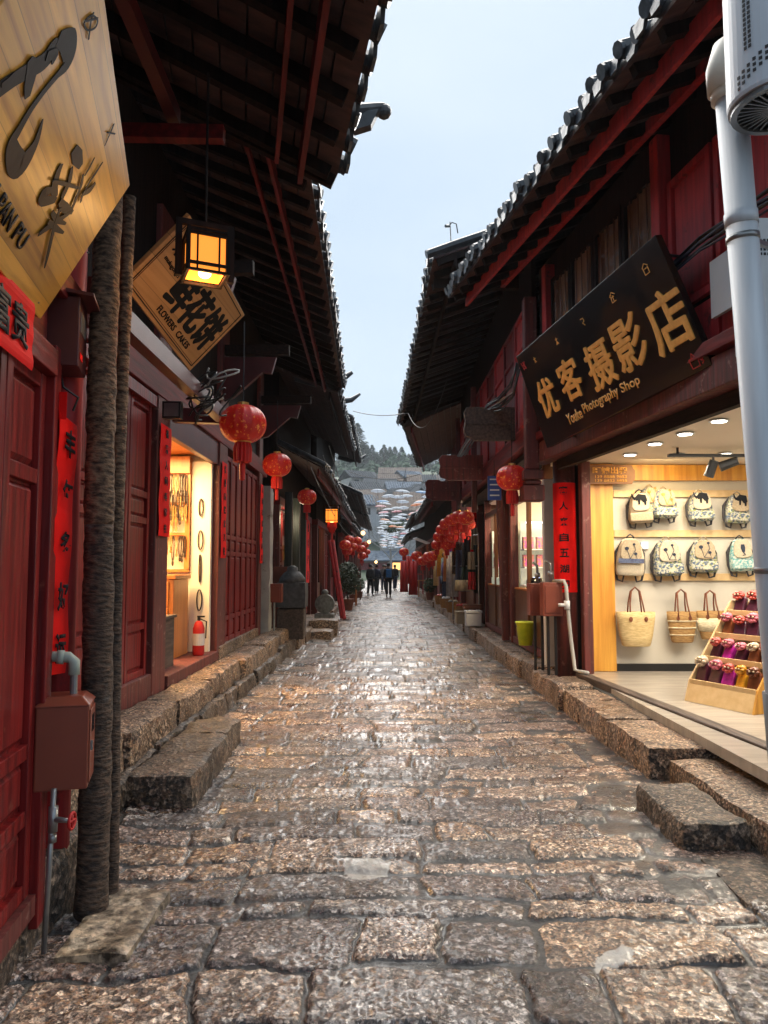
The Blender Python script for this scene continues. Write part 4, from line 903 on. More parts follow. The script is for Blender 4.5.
brush(S1, f, [([(262, 50), (250, 68), (260, 88), (282, 82), (290, 60), (276, 44), (262, 50)], [3] * 7), ([(278, 34), (270, 60), (266, 90), (263, 116)], [3] * 4), ([(250, 62), (290, 52)], [3, 3])], name='small_mark')
brush(S1, f, [([(340, 370), (330, 395), (312, 436)], [5, 3, 2]), ([(318, 395), (343, 400)], [3, 3])], name='small_mark')
def text_px(body, f, q, c, mat, parent, name='lettering', off=0, pad=None, rough=0, ext=.003):
    """writing set on the board plane, its box given by two photo points on the board (bottom-left, top-right as read)"""
    a0, b0 = f.hit(*q[0]); a1, b1 = f.hit(*q[1]); return text(body, f, a0, b0, a1, b1, c, mat, parent, name, off, ext, rough)
a_, b_ = f.hit(18, 250); a2, b2 = f.hit(4, 182)
text('PU', f, a_ - .13, b_, a_ + .01, b_ + .062, .002, 'ink', S1, off=.012)
text('PAN', f, a_ - .37, b_, a_ - .18, b_ + .062, .002, 'ink', S1, off=.012)
text('FAN', f, a_ - .62, b_, a_ - .42, b_ + .062, .002, 'ink', S1, off=.012)
for px, py in ((38, 303), (88, 253)):
    q = f.hit(px, py); m = MB(); m.lathe([(.006, 0), (.006, .004), (.002, .006)], f.p(q[0], q[1], 0), 8); m.build('nail', 'grey_metal', S1)
# small plank sign 'flower cakes'
S2, f = board('signboard', 'smaller tilted plank signboard reading FLOWERS CAKES behind the lit square lantern', [(122, 283), (190, 371), (245, 315), (190, 215)], 0, 4.0, 'planks2', .03)
m = MB(); W_, H_ = f.W, f.H
for i, (a0, a1, b0, b1) in enumerate(((.03, W_ - .03, .025, .031), (.03, W_ - .03, H_ - .031, H_ - .025), (.03, .036, .031, H_ - .031), (W_ - .036, W_ - .03, .031, H_ - .031), (.045, W_ - .045, .04, .043), (.045, .048, .043, H_ - .043))):
    m.fbox(f, a0, a1, b0, b1, .001, .003)
m.build('border_line', 'ink', S2)
for k, ch in enumerate('鲜花饼'): text(ch, f, (.30 + .215 * k) * W_, .25 * H_, (.50 + .215 * k) * W_, .76 * H_, .002, 'ink', S2, bold=.010)
text('FLOWERS', f, .34 * W_, .12 * H_, .58 * W_, .20 * H_, .002, 'ink', S2, off=.012)
text('CAKES', f, .62 * W_, .12 * H_, .80 * W_, .20 * H_, .002, 'ink', S2, off=.012)
text('木府公子', f, .08 * W_, .62 * H_, .42 * W_, .76 * H_, .0045, 'ink', S2, off=.03, rough=.05)
text('mufugongzi', f, .09 * W_, .50 * H_, .28 * W_, .57 * H_, .002, 'ink', S2, off=.01)
a_, b_ = .50 * W_, .84 * H_
brush_pts = [(a_ + .045 * math.cos(t), b_ + .045 * math.sin(t)) for t in [i * math.pi / 8 for i in range(17)]]
m = MB(); m.ribbon(f, brush_pts, [.005] * 17, .002); m.ribbon(f, [(a_ - .03, b_), (a_ + .03, b_)], [.005, .005], .0025); m.ribbon(f, [(a_, b_ - .035), (a_, b_ + .035)], [.005, .005], .003); m.ribbon(f, [(a_ - .02, b_ - .025), (a_, b_ + .01), (a_ + .02, b_ - .02)], [.004] * 3, .0035); m.build('round_emblem', 'ink', S2)
# black lacquer sign on the right
S3, f = board('signboard', 'long black lacquered signboard with gold characters above the bag shop', [(547, 448), (712, 365), (655, 235), (516, 357)], 0, 8.1, 'lacquer', .06)
chars = '优客摄影店'; boxes = [((537, 0), (559, 0)), ]
cx = [(548, 394), (581, 375.5), (599, 361), (629, 342), (668, 318)]
cc = [f.hit(547.5, 397), f.hit(570, 379), f.hit(600, 364), f.hit(629, 343), f.hit(668, 320)]
m = None
for ch, (ca, cb), s_ in zip(chars, cc, (.42, .43, .45, .47, .50)):
    text(ch, f, ca - s_ * .47, cb - s_ * .50, ca + s_ * .47, cb + s_ * .50, .002, 'gold', S3, name='gold_character', bold=.010, ext=.010, rough=.02)
a0, b0 = f.hit(569, 424); a1, b1 = f.hit(642, 385)
for wd, t0, t1 in (('Youke', 0, .23), ('Photography', .26, .745), ('Shop', .78, 1)): text(wd, f, a0 + (a1 - a0) * t0, min(b0, b1) - .01, a0 + (a1 - a0) * t1, min(b0, b1) + (.12 if t0 == .26 else .11), .002, 'gold', S3, off=.012, ext=.004)
m = MB()
for (px, py, k) in ((535, 360, 0), (557, 341, 1), (583, 322, 2), (613, 297, 3), (646, 269, 4)):
    a_, b_ = f.hit(px, py); s_ = .035 + .004 * k
    shapes = [[(-.2, -1), (0, 0), (0, 1)], [(-.8, .4), (.8, .4)], [(0, 0), (.8, -1)]], [[(-.6, .5), (.6, .5)], [(0, 1), (0, -1)], [(0, 0), (.6, -1)], [(0, 0), (-.6, -1)]], [[(-.7, .9), (.5, .8), (.6, 0), (-.2, -.2), (.5, -1)]], \
        [[(-.9, .3), (0, 1), (.9, .3)], [(-.5, 0), (.5, 0)], [(-.7, -1), (.7, -1)], [(0, .3), (0, -1)], [(-.6, .3), (-.7, -1)]], [[(-.8, .4), (0, 1), (.8, .4)], [(-.6, .3), (-.6, -.9), (.6, -.9), (.6, .3)], [(-.3, .1), (.3, .1)]]
    for q in shapes[k]: m.ribbon(f, [(a_ + x * s_, b_ + y * s_) for x, y in q], [.008] * len(q), .002)
m.build('small_gold_marks', 'gold', S3)
m = MB(); a_, b_ = f.hit(524, 366)
for q in ([(-1, 1), (-.2, -1)], [(0, 1), (1, -1)], [(-.8, .2), (.8, .1)], [(-.6, -.6), (.7, -.7)], [(.9, .9), (.1, -.2)]): m.ribbon(f, [(a_ + x * .045, b_ + y * .05) for x, y in q], [.014] * 2, .002)
a_, b_ = f.hit(695, 360)
for q in ([(-1, .3), (-.9, -1), (.6, -1), (.7, .3), (-1, .3)], [(-.5, .3), (-.2, 1), (.3, .3)], [(.9, -.2), (1.5, -.6), (1.1, -.9)], [(1.5, -.2), (1.1, -.5)]): m.ribbon(f, [(a_ + x * .06, b_ + y * .06) for x, y in q], [.010] * len(q), .002)
m.build('seal_mark', 'seal_red', S3)
for a_, b_ in ((f.W * .99, f.H * .85), (f.W * .995, f.H * .1)):
    p = f.p(a_, b_, -.03); MB().tube([p, p + V((.22, .05, 0))], .012, 6).build('fixing_rod', 'cable', S3)
for frac in (.12, .85):
    p = f.p(f.W * frac, f.H * .97, -.03); MB().beam(p, p + V((.5, .1, -.02)), .03, .03).build('fixing_rod', 'cable', S3)
    p = f.p(f.W * frac, .06, -.05); MB().beam(p, p + V((.2, .03, 0)), .03, .03).build('fixing_rod', 'cable', S3)

# ------------------------------------------------------------------ couplets (red paper strips)
def strip(label, f, a0, a1, b0, b1, c, chars='', curl=.01, name='couplet_banner', group=None, mat='couplet_red'):
    n = 14; vs = []; m = MB()
    for i in range(n + 1):
        b = b0 + (b1 - b0) * i / n; cc_ = c + curl * math.sin(i * 1.1) * .5 + curl * .5
        for s_ in (0, .002): vs += [f.p(a0, b, cc_ + s_), f.p(a1, b, cc_ * 1.0 + s_ + curl * .3 * math.sin(i * .7))]
    fs = []
    for i in range(n):
        k = i * 4; fs += [(k, k + 1, k + 5, k + 4), (k + 2, k + 6, k + 7, k + 3), (k, k + 4, k + 6, k + 2), (k + 1, k + 3, k + 7, k + 5)]
    fs += [(0, 2, 3, 1), (n * 4, n * 4 + 1, n * 4 + 3, n * 4 + 2)]
    m.add(vs, fs)
    t = thing(name, label, 'couplet', tuple(f.p((a0 + a1) / 2, b0, c)), group=group)
    m.build('paper', mat, t)
    if chars:
        k = len(chars); h = (b1 - b0) / k; s_ = min(a1 - a0, h) * .55
        for i, ch in enumerate(chars):
            bc = b1 - h * (i + .5); ac = (a0 + a1) / 2
            text(ch, f, ac - s_ / 2, bc - s_ / 2, ac + s_ / 2, bc + s_ / 2, c + curl * 1.4 + .004, 'ink', t, name='character', off=.02, rough=.04)
    return t
f0 = Fr((-1.43, 3.12, 0), (-.10, .30, 0), (0, 0, 1))
f0 = Fr(PY(37, 676, 3.14), PY(61, 672, 3.42) - PY(37, 676, 3.14), PY(50, 418, 3.14) - PY(37, 676, 3.14))
strip('wide red paper couplet on the nearest left door post', f0, 0, .225, 0, 1.12, .03, '丰年多好运', .012)
f1_ = Fr(fL1.p(AL1(2.48), 2.27, .08), fL1.u, (0, 0, 1))
strip('red paper strip with brush characters across the nearest left lintel', f1_, -.4, .17, 0, .25, .02, '', .006, 'door_banner')
t = bpy.data.objects['door_banner']
text('富贵', f1_, -.24, .05, .10, .20, .030, 'ink', t, name='character', off=.02, rough=.04)
strip('red couplet on the pink worn post left of the jewellery shop', fL2, AL2(6.86), AL2(7.20), 1.42, 2.48, .05, '福满人间春常在')
strip('red couplet on the worn post right of the jewellery shop', fL2, AL2(9.50), AL2(9.80), 1.25, 2.50, .05, '吉星高照家兴旺')
strip('narrow red couplet beside the grey plaster pillar', fL2, AL2(12.5), AL2(12.76), 1.2, 2.55, .05, '人和家顺百事兴')
strip('red couplet on the dark shop beyond the stone drum', Fr((-2.12, 19.5, .25), (0, 1, 0), (0, 0, 1)), 0, .9, .9, 2.6, .06, '迎春接福')
# the right corner column carries a wrapped couplet, curved with the column
def wrapped(label, cx_, cy_, r, z0, z1, t0, t1, chars):
    t = thing('couplet_banner', label, 'couplet', (cx_, cy_, z0)); m = MB(); n = 12; vs = []
    for i in range(n + 1):
        a = t0 + (t1 - t0) * i / n
        for rr_ in (r + .002, r + .006):
            for z in (z0, z1): vs.append((cx_ + rr_ * math.cos(a), cy_ + rr_ * math.sin(a), z))
    fs = []
    for i in range(n):
        k = 4 * i; fs += [(k, k + 1, k + 5, k + 4), (k + 2, k + 6, k + 7, k + 3), (k + 1, k + 3, k + 7, k + 5), (k, k + 4, k + 6, k + 2)]
    m.add(vs, fs); m.build('paper', 'couplet_red', t, smooth=False)
    am = R(-107); f = Fr((cx_ + (r + .004) * math.cos(am), cy_ + (r + .004) * math.sin(am), z0), (-math.sin(am), math.cos(am), 0), (0, 0, 1))
    h = (z1 - z0) / len(chars)
    for i, ch in enumerate(chars):
        b = z1 - z0 - h * (i + .5); text(ch, f, -.055, b - .05, .055, b + .05, .004, 'ink', t, name='character', off=.02, rough=.03)
    return t
wrapped('long red couplet wrapped round the corner column of the bag shop', 2.20, 9.0, .13, 1.26, 2.58, R(-185), R(-10), '客人来自五湖四')
strip('red couplet on the post between the two glass gift shops and the clothes rack', Fr((2.04, 17.62, .27), (1, 0, 0), (0, 0, 1)), -.0, .26, 1.0, 2.6, .06, '生意兴隆')
strip('narrow red paper strip beside the white post', Fr((2.24, 10.06, .27), (1, 0, 0), (0, 0, 1)), -.06, .04, .5, 2.35, .03, '')

# ------------------------------------------------------------------ lanterns
def make_lantern(label, loc, r, group, body='lantern_skin', tail=1.0, cordlen=.3, sq=.82):
    t = thing('red_lantern', label, 'lantern', loc, 0, group); z = r * sq
    prof = [(r * max(.02, math.cos(a)) ** .8, z * math.sin(a)) for a in [R(-68 + i * 136 / 12) for i in range(13)]]
    m = MB(); m.lathe(prof, (0, 0, 0), 48, 0, 1, 1, .07, 16); m.build('lantern_body', body, t, world=False, smooth=True)
    m = MB(); m.lathe([(r * .20, z * .90), (r * .24, z * .95), (r * .24, z * 1.12), (r * .14, z * 1.14)], (0, 0, 0), 16); m.build('top_cap', 'gold_metal', t, world=False)
    m = MB(); m.lathe([(r * .34, -z * .98), (r * .38, -z * .93), (r * .30, -z * .88)], (0, 0, 0), 20); m.build('bottom_ring', 'gold_metal', t, world=False)
    m = MB(); m.lathe([(r * .33, -z * .98), (r * .40, -z * 1.3), (r * .38, -z * 1.98), (r * .30, -z * 2.0)], (0, 0, 0), 28, 0, 1, 1, .12, 14); ts = m.build('tassel', 'red_cloth', t, world=False)
    m = MB(); m.lathe([(r * .08, -z * 2.0), (r * .16, -z * 2.1), (r * .14, -z * (2.1 + .8 * tail)), (r * .05, -z * (2.1 + .85 * tail))], (0, 0, 0), 12, 0, 1, 1, .2, 10); m.build('tassel_tail', 'red_cloth', ts, world=False)
    m = MB(); m.tube([(0, 0, z * 1.1), (0, 0, z * 1.1 + cordlen)], .006, 5); m.build('cord', 'cable', t, world=False)
    return t
M('lantern_skin', (.56, .010, .010), (.40, .008, .008), (8, 8, 8), .40, .05, c3=(.85, .38, .06), s3=19, t3=.56, emis=(.8, .03, .01), estr=.04)  # faint emission brightens the red of these unlit lanterns
la = make_lantern('largest red paper lantern with gold pattern, hanging under the left eave beyond the plank signs', PX(243, 424, -1.35), .225, 'red lanterns under the left eave', cordlen=.8)
dup(la, PX(277, 465, -1.45), 'second red lantern along the left eave, before the folding doors', s=.88 * 1.0)
dup(la, PX(307, 497, -1.55), 'third and darkest red lantern along the left eave', s=.86)
lb = dup(la, PX(512, 478, 1.60), 'round red lantern beside the carved drop post on the right', group='red lanterns on the right side', s=.88)
# rack of small lanterns on the right
lc = make_lantern('small orange red lantern in the dense cluster hung over the clothes rack', PX(466, 518, 1.6), .165, 'small lanterns clustered over the clothes rack', cordlen=.15, tail=.6)
for px, py, X in ((459, 517, 1.55), (452, 520, 1.5), (446, 524, 1.45), (442, 530, 1.42), (439, 537, 1.40), (449, 531, 1.55), (455, 529, 1.6), (445, 538, 1.5), (437, 545, 1.40), (447, 545, 1.55), (463, 527, 1.7), (453, 537, 1.62), (468, 524, 1.75)):
    dup(lc, PX(px, py, X), s=.95)
for px, py, X, s_, lb_ in ((404, 552, 1.0, 1.5, 'thin'), (417, 556, 1.5, 1.6, ''), (423, 561, 1.7, 1.5, ''), (429, 557, 1.75, 1.5, ''), (433, 556, 1.7, 1.3, '')):
    dup(lc, PX(px, py, X), 'far red lantern hanging in front of the low houses on the right', 'far red lanterns on the right', s=s_)
for k, (px, py, X) in enumerate(((345, 545, -1.35), (349, 540, -1.3), (353, 547, -1.25), (357, 541, -1.1), (361, 549, -.98), (365, 545, -.95), (347, 551, -1.4), (362, 556, -1.0), (367, 552, -1.0))):
    dup(lc, PX(px, py, X), 'far red lantern in the string hanging along the left houses', 'far red lanterns on the left', s=1.25)

def palace_lamp(label, loc, s, tassel=False, power=30, rz=0, cord=.3):
    """square wooden lantern with glowing panes"""
    t = thing('square_lantern', label, 'lantern', loc, rz); m = MB(); h = s * 1.15; w_ = s / 2
    for sx in (-1, 1):
        for sy in (-1, 1): m.box(sx * w_ - .009, sx * w_ + .009, sy * w_ - .009, sy * w_ + .009, -h / 2, h / 2)
    for z in (-h / 2, h / 2 - .018, -h / 2 + h * .16, h / 2 - h * .16):
        for k in (-1, 1):
            m.box(-w_ + .01, w_ - .01, k * w_ - .007, k * w_ + .007, z, z + .014); m.box(k * w_ - .007, k * w_ + .007, -w_ + .01, w_ - .01, z, z + .014)
    for k in (-1, 1):
        for q in (-.55, .55):
            m.box(q * w_ - .004, q * w_ + .004, k * w_ - .006, k * w_ + .006, -h / 2 + .014, h / 2 - .02); m.box(k * w_ - .006, k * w_ + .006, q * w_ - .004, q * w_ + .004, -h / 2 + .014, h / 2 - .02)
    m.build('lantern_frame', 'dark_wood_up', t, world=False)
    m = MB(); g = w_ - .012
    for k in (-1, 1):
        m.box(-g, g, k * g - .001, k * g + .001, -h / 2 + .02, h / 2 - .02); m.box(k * g - .001, k * g + .001, -g + .002, g - .002, -h / 2 + .02, h / 2 - .02)
    m.box(-g, g, -g, g, h / 2 - .02, h / 2 - .016); m.build('pane', 'lamp_glow', t, world=False)
    m = MB(); m.ball((0, 0, -h * .36), s * .17, s * .17, s * .13, 14); m.build('bulb', 'lamp_core', t, world=False, smooth=True)
    m = MB(); m.tube([(0, 0, h / 2), (0, 0, h / 2 + cord)], .007, 6); m.box(-w_ - .05, -w_ - .02, -.015, .015, -h * .5, h * .7); m.box(w_ + .02, w_ + .05, -.015, .015, -h * .5, h * .7)
    m.box(-w_ - .05, w_ + .05, -.012, .012, h * .7, h * .7 + .03); m.build('hanger', 'dark_wood_up', t, world=False)
    if tassel: m = MB(); m.lathe([(w_ * .9, -h / 2), (w_ * 1.0, -h / 2 - .1), (w_ * .5, -h / 2 - .22), (w_ * .2, -h / 2 - .25), (w_ * .2, -h / 2 - .45)], (0, 0, 0), 10, 0, 1, 1, .2, 8); m.build('tassel', 'red_cloth', t, world=False)
    lamp('POINT', V(loc) + V((0, 0, -h * .62)), power, (1, .55, .2), .06, name='lantern_light').parent = None
    return t
palace_lamp('lit square wooden lantern glowing in front of the flower cakes sign', PY(205, 258, 3.75), .20, power=4, rz=R(24), cord=.9)
palace_lamp('small lit hanging lantern with red tassel by the dark shop on the left', PX(332, 516, -1.25), .30, True, 10, cord=.5)
for px, py, X, lb_ in ((363, 533, -.85, 'small far lit lamp high on the left row'), (369, 542, -.75, 'small far lit lamp lower down the left row'), (376, 562, -.5, 'tiny lit lamp above the walkers at the lane end')):
    t = thing('lane_lamp', lb_, 'lamp', PX(px, py, X)); m = MB(); m.ball((0, 0, 0), .09, .09, .09, 10); m.build('lamp_shade', 'far_lamp', t, world=False); m = MB(); m.tube([(0, 0, .13), (0, 0, .5)], .012, 5); m.lathe([(.15, .10), (.05, .16)], (0, 0, 0), 10); m.build('lamp_cap', 'cable', t, world=False)

# ------------------------------------------------------------------ left side things
def fibre_post(name, label, base, r, h, seed):
    rr = random.Random(seed); pts = []; rs = []; n = int(h / .03)
    for i in range(n + 1):
        z = h * i / n; pts.append((base[0] + .012 * math.sin(z * 1.6 + seed), base[1] + .01 * math.sin(z * 1.1), base[2] + z)); rs.append(r * (1 + .035 * (i % 2) + .05 * math.sin(z * 9 + seed) * math.sin(z * 23) + rr.uniform(-.03, .03)) * (1 - .12 * z / h))
    t = thing(name, label, 'wrapped pipe', base)
    k = int(n * .50)
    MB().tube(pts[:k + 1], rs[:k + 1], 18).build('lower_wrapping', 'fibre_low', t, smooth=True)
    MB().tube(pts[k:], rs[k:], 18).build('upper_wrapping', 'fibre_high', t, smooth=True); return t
fibre_post('wrapped_pipe', 'thick ribbed pipe wrapped in brown fibre beside the nearest red doors', (-1.315, 3.42, .0), .069, 3.5, 1)
fibre_post('wrapped_pipe', 'thinner ribbed pipe wrapped in brown fibre just behind the thick one', (-1.285, 3.58, .0), .033, 3.4, 2)
# lower meter box with its pipes
t = thing('meter_box', 'copper brown metal meter box low on the left beside the wrapped pipe', 'meter box', (-1.40, 3.12, .6))
f = Fr((-1.425, 3.08, .64), (1, .28, 0), (0, 0, 1))
m = MB(); m.fbox(f, 0, .205, 0, .34, -.20, 0); m.hexa([f.p(-.008, .34, .012), f.p(.213, .34, .012), f.p(.213, .34, -.21), f.p(-.008, .34, -.21), f.p(.03, .375, -.03), f.p(.175, .375, -.03), f.p(.175, .375, -.18), f.p(.03, .375, -.18)]); m.build('box_body', 'copper_box', t, bevel=.006)
g = Fr(f.p(.205, 0, 0), (-f.n.x, -f.n.y, 0), (0, 0, 1)); m = MB(); m.fbox(g, .012, .19, .02, .32, .001, .006); m.build('box_door', 'copper_box', t, bevel=.002); m = MB(); m.fbox(g, .06, .13, .22, .29, .007, .009); m.build('door_window', 'dark_glass', t); m = MB(); m.fbox(g, .025, .035, .15, .19, .007, .015); m.build('latch', 'grey_metal', t)
m = MB(); q = f.p(.13, .375, -.1); m.tube([q, q + V((0, 0, .09))], .016, 10); m.build('riser', 'grey_metal', t)
m = MB(); m.tube([q + V((0, 0, .08)), q + V((0, 0, .135)), q + V((-.02, -.01, .155)), q + V((-.14, -.04, .165))], [.024, .024, .024, .02], 12); m.tube([q + V((-.04, -.012, .155)), q + V((-.065, -.02, .157))], .03, 12); m.build('elbow_pipe', 'green_pvc', t, smooth=True)
t = thing('water_pipe', 'thin vertical water pipe with a red handled valve under the meter box', 'pipe', (-1.40, 3.1, 0))
q = V((-1.335, 3.07, .09)); m = MB(); m.tube([q + V((-.02, 0, -.07)), q + V((0, 0, .57))], .011, 10); m.build('pipe', 'grey_metal', t, smooth=True)
m = MB(); m.tube([q + V((0, 0, .40)), q + V((0, 0, .50))], .019, 10); m.tube([q + V((0, 0, .36)), q + V((0, 0, .39))], .017, 8); m.tube([q + V((0, 0, .45)), q + V((.08, -.02, .45))], [.014, .008], 8); vb = m.build('valve', 'grey_metal', t, smooth=True)
m = MB(); c_ = q + V((.085, -.02, .45)); pts = [c_ + V((0, .032 * math.cos(a), .032 * math.sin(a))) for a in [i * math.pi / 6 for i in range(13)]]; m.tube(pts, .006, 6); m.tube([c_ - V((0, .03, 0)), c_ + V((0, .03, 0))], .005, 6); m.tube([c_ - V((0, 0, .03)), c_ + V((0, 0, .03))], .005, 6); m.build('valve_handle', 'seal_red', vb, smooth=True)
# upper electric box with little roof, on the red post
t = thing('electric_box', 'dark red electric box with a small sloping roof under the big plank sign', 'electric box', (-1.38, 3.3, 2.5))
f = Fr((-1.50, 3.13, 2.43), (1, .25, 0), (0, 0, 1)); m = MB(); m.fbox(f, 0, .17, 0, .31, -.22, 0); m.build('box_body', 'maroon_box', t, bevel=.004)
m = MB(); m.hexa([f.p(-.02, .335, .03), f.p(.23, .305, .03), f.p(.23, .305, -.24), f.p(-.02, .335, -.24), f.p(-.02, .35, .03), f.p(.23, .32, .03), f.p(.23, .32, -.24), f.p(-.02, .35, -.24)]); m.build('box_roof', 'maroon_box', t)
g = Fr(f.p(.17, 0, 0), (-f.n.x, -f.n.y, 0), (0, 0, 1)); m = MB(); m.fbox(g, .03, .16, .16, .25, .001, .004); m.build('meter_window', 'grey_metal', t); m = MB(); m.fbox(g, .03, .10, .04, .07, .001, .003); m.build('warning_label', 'couplet_red', t)
m = MB(); m.tube([f.p(.08, 0, -.1), f.p(.10, -.08, -.08), f.p(.16, -.12, -.1), f.p(.14, -.18, -.1)], .006, 6); m.build('cable', 'cable', t)
m = MB(); m.fbox(f, .08, .13, -.24, -.12, .0, .004); m.build('hanging_tag', 'couplet_red', t)
tag(MB().hexa([PY(108, 255, 3.9), PY(122, 258, 3.9), PY(122, 330, 3.9), PY(112, 330, 3.9), PY(108, 255, 3.98), PY(122, 258, 3.98), PY(122, 330, 3.98), PY(112, 330, 3.98)]).build('hanging_plank', 'brown_wood'), 'short brown plank hanging beside the wrapped pipe', 'plank')
c_ = PY(117, 371, 3.8); o = MB().tube([c_ + V((.0, 0, 0)), c_ + V((0, .03, 0))], .045, 16).build('round_cable_box', 'cap_pvc', smooth=True); tag(o, 'small round cream junction box behind the wrapped pipe', 'junction box')
# jewellery shop contents
t = thing('cabinet', 'orange wooden cabinet inside the jewellery shop', 'cabinet', (-2.6, 8.9, .44)); m = MB(); m.box(-3.0, -2.42, 8.55, 9.2, .44, 1.42); m.build('cabinet_body', 'orange_wood', t, bevel=.008)
m = MB(); m.box(-3.02, -2.39, 8.52, 9.2, 1.422, 1.47); m.build('top', 'orange_wood', t, bevel=.006)
for z in (.5, .82, 1.12): m = MB(); m.box(-2.97, -2.47, 8.52, 8.548, z, z + .27); m.build('drawer', 'orange_wood', t, bevel=.006)
t = thing('display_wall', 'lit wooden rack wall with pegs in the jewellery shop', 'display rack', (-2.9, 9.38, .5)); m = MB(); m.box(-3.6, -2.44, 9.36, 9.415, .5, 2.95); m.build('back_panel', 'white_wall', t)
for z in (1.5, 1.96, 2.34): m = MB(); m.box(-3.6, -2.44, 9.28, 9.358, z, z + .035); m.build('shelf', 'orange_wood', t)
m = MB(); m.box(-2.50, -2.44, 9.27, 9.358, 1.54, 2.74); m.build('side_strip', 'orange_wood', t)
m = MB(); m.box(-3.6, -2.44, 9.22, 9.358, 2.74, 2.95); m.build('top_board', 'orange_wood', t)
t = thing('side_panel', 'narrow cream board with hanging beads at the shop opening', 'board', (-2.3, 9.4, .5)); m = MB(); m.box(-2.436, -2.19, 9.33, 9.415, .5, 2.9); m.build('board', 'white_wall', t)
MATS['neck_a'] = MATS['leather']; 
M('bead_dark', (.05, .03, .02), (.015, .01, .01), (60, 60, 60), .3); M('bead_gold', (.5, .28, .08), (.1, .05, .02), (60, 60, 60), .3)
def necklace(loc, L_, w_, mat, label, group, beads=False):
    pts = [(w_ * math.sin(a) * (1 if beads else .9), 0, -L_ / 2 + L_ / 2 * math.cos(a)) for a in [i * 2 * math.pi / 14 for i in range(15)]]
    m = MB(); m.tube(pts, .007 if not beads else .009, 5)
    if not beads: m.ball((0, 0, -L_ - .02), .014, .008, .028, 6)
    o = m.build('necklace', mat, None); o.location = loc; return tag(o, label, 'necklace', group)
na = necklace((-3.4, 9.26, 2.32), .24, .013, 'bead_dark', 'thin necklace with a pendant on the lit rack wall of the jewellery shop', 'necklaces on the lit rack')
nb = necklace((-3.36, 9.26, 2.32), .20, .010, 'bead_gold', 'thin necklace with a pendant on the lit rack wall of the jewellery shop', 'necklaces on the lit rack')
for z in (2.72, 2.33, 1.95, 2.52):
    for i in range(28):
        if z == 2.33 and i < 2: continue
        o = (na if rnd.random() < .45 else nb).copy(); C.objects.link(o); o.location = (-3.48 + i * .037 + rnd.uniform(-.01, .01), 9.265 - rnd.uniform(0, .03), z); o.scale = (rnd.uniform(.7, 1.3), 1, rnd.uniform(.7, 1.35))
for z, w_, L_, lb_ in ((2.42, .025, .22, 'knotted dark bead bunch at the top of the cream board'), (2.02, .03, .24, 'thin loop of beads in the middle of the cream board'), (1.72, .010, .35, 'long straight string of beads below the loop on the cream board'), (1.28, .032, .26, 'thick black bead loop low on the cream board')):
    necklace((-2.31, 9.31, z), L_, w_, 'bead_dark', lb_, None, True)
t = thing('crate', 'grey brown box with pale papers on top at the jewellery shop sill', 'box', (-2.42, 7.75, .5)); m = MB(); m.box(-2.62, -2.26, 7.5, 8.05, .5, 1.02); m.build('box_body', 'grey_wood', t, bevel=.01); m = MB(); m.box(-2.64, -2.24, 7.48, 8.07, 1.022, 1.05); m.build('lid', 'grey_wood', t)
for k, (a, b) in enumerate(((-2.56, 7.5), (-2.38, 7.5))): m = MB(); m.hexa([(a, 7.46, .92), (a + .13, 7.46, .92), (a + .13, 7.475, .92), (a, 7.475, .92), (a, 7.47, 1.06), (a + .13, 7.47, 1.08), (a + .13, 7.6, 1.08), (a, 7.6, 1.06)]); m.build('paper_sheet', 'paper', t)
t = thing('fire_extinguisher', 'red fire extinguisher standing on the jewellery shop sill', 'fire extinguisher', (-2.22, 8.95, .51))
m = MB(); m.lathe([(.06, 0), (.07, .02), (.07, .32), (.045, .39), (.02, .41)], (0, 0, 0), 18); m.build('cylinder', 'seal_red', t, world=False, smooth=True)
m = MB(); m.lathe([(.0715, .12), (.0715, .26)], (0, 0, 0), 18); m.build('label_band', 'white_paint', t, world=False); m = MB(); m.lathe([(.02, .41), (.02, .45)], (0, 0, 0), 8); m.box(-.02, .07, -.01, .01, .45, .47); m.tube([(0.02, 0, .43), (.09, 0, .40), (.085, 0, .2)], .009, 6); m.build('valve_hose', 'black', t, world=False)
# plaster pillar, brown boxes, stone pieces
t = thing('plaster_pillar', 'tall grey white plastered pillar between the folding doors and the dark shop', 'pillar', (-2.1, 13.0, .3)); m = MB(); m.rock(-2.2, -1.98, 12.9, 13.25, .25, 3.0, .12, .02, .03); m.build('shaft', 'plaster', t, smooth=True)
for x, y, z, s_, lb_ in ((-1.93, 13.1, .95, .26, 'brown meter box low on the plaster pillar'), (-1.98, 14.3, 1.2, .3, 'brown meter box on the post behind the plaster pillar')):
    t = thing('meter_box', lb_, 'meter box', (x, y, z)); m = MB(); m.box(x - .14, x + .14, y - .1, y + .12, z, z + s_ * 1.25); m.build('box_body', 'copper_box', t, bevel=.008); m = MB(); m.box(x - .11, x + .11, y - .112, y - .101, z + .03, z + s_ * 1.25 - .04); m.build('box_door', 'copper_box', t); m = MB(); m.tube([(x, y, z), (x, y, .2)], .02, 8); m.build('pipe', 'grey_metal', t)
t = thing('stone_trough', 'dark grey domed stone block with a knob on a wooden stand by the left shops', 'stone block', (-1.75, 13.9, .24)); m = MB(); m.rock(-2.0, -1.45, 13.7, 14.25, .82, 1.28, .08, .01, .02); m.build('block', 'dark_grey_stone', t, smooth=True)
m = MB(); m.lathe([(.26, 1.27), (.24, 1.36), (.16, 1.46), (.10, 1.50), (.10, 1.56), (.03, 1.60)], (-1.72, 13.95, 0), 18); m.build('domed_lid', 'dark_grey_stone', t, smooth=True)
m = MB(); m.box(-1.98, -1.48, 13.75, 14.2, .24, .80); m.build('stand', 'grey_wood', t, bevel=.02)
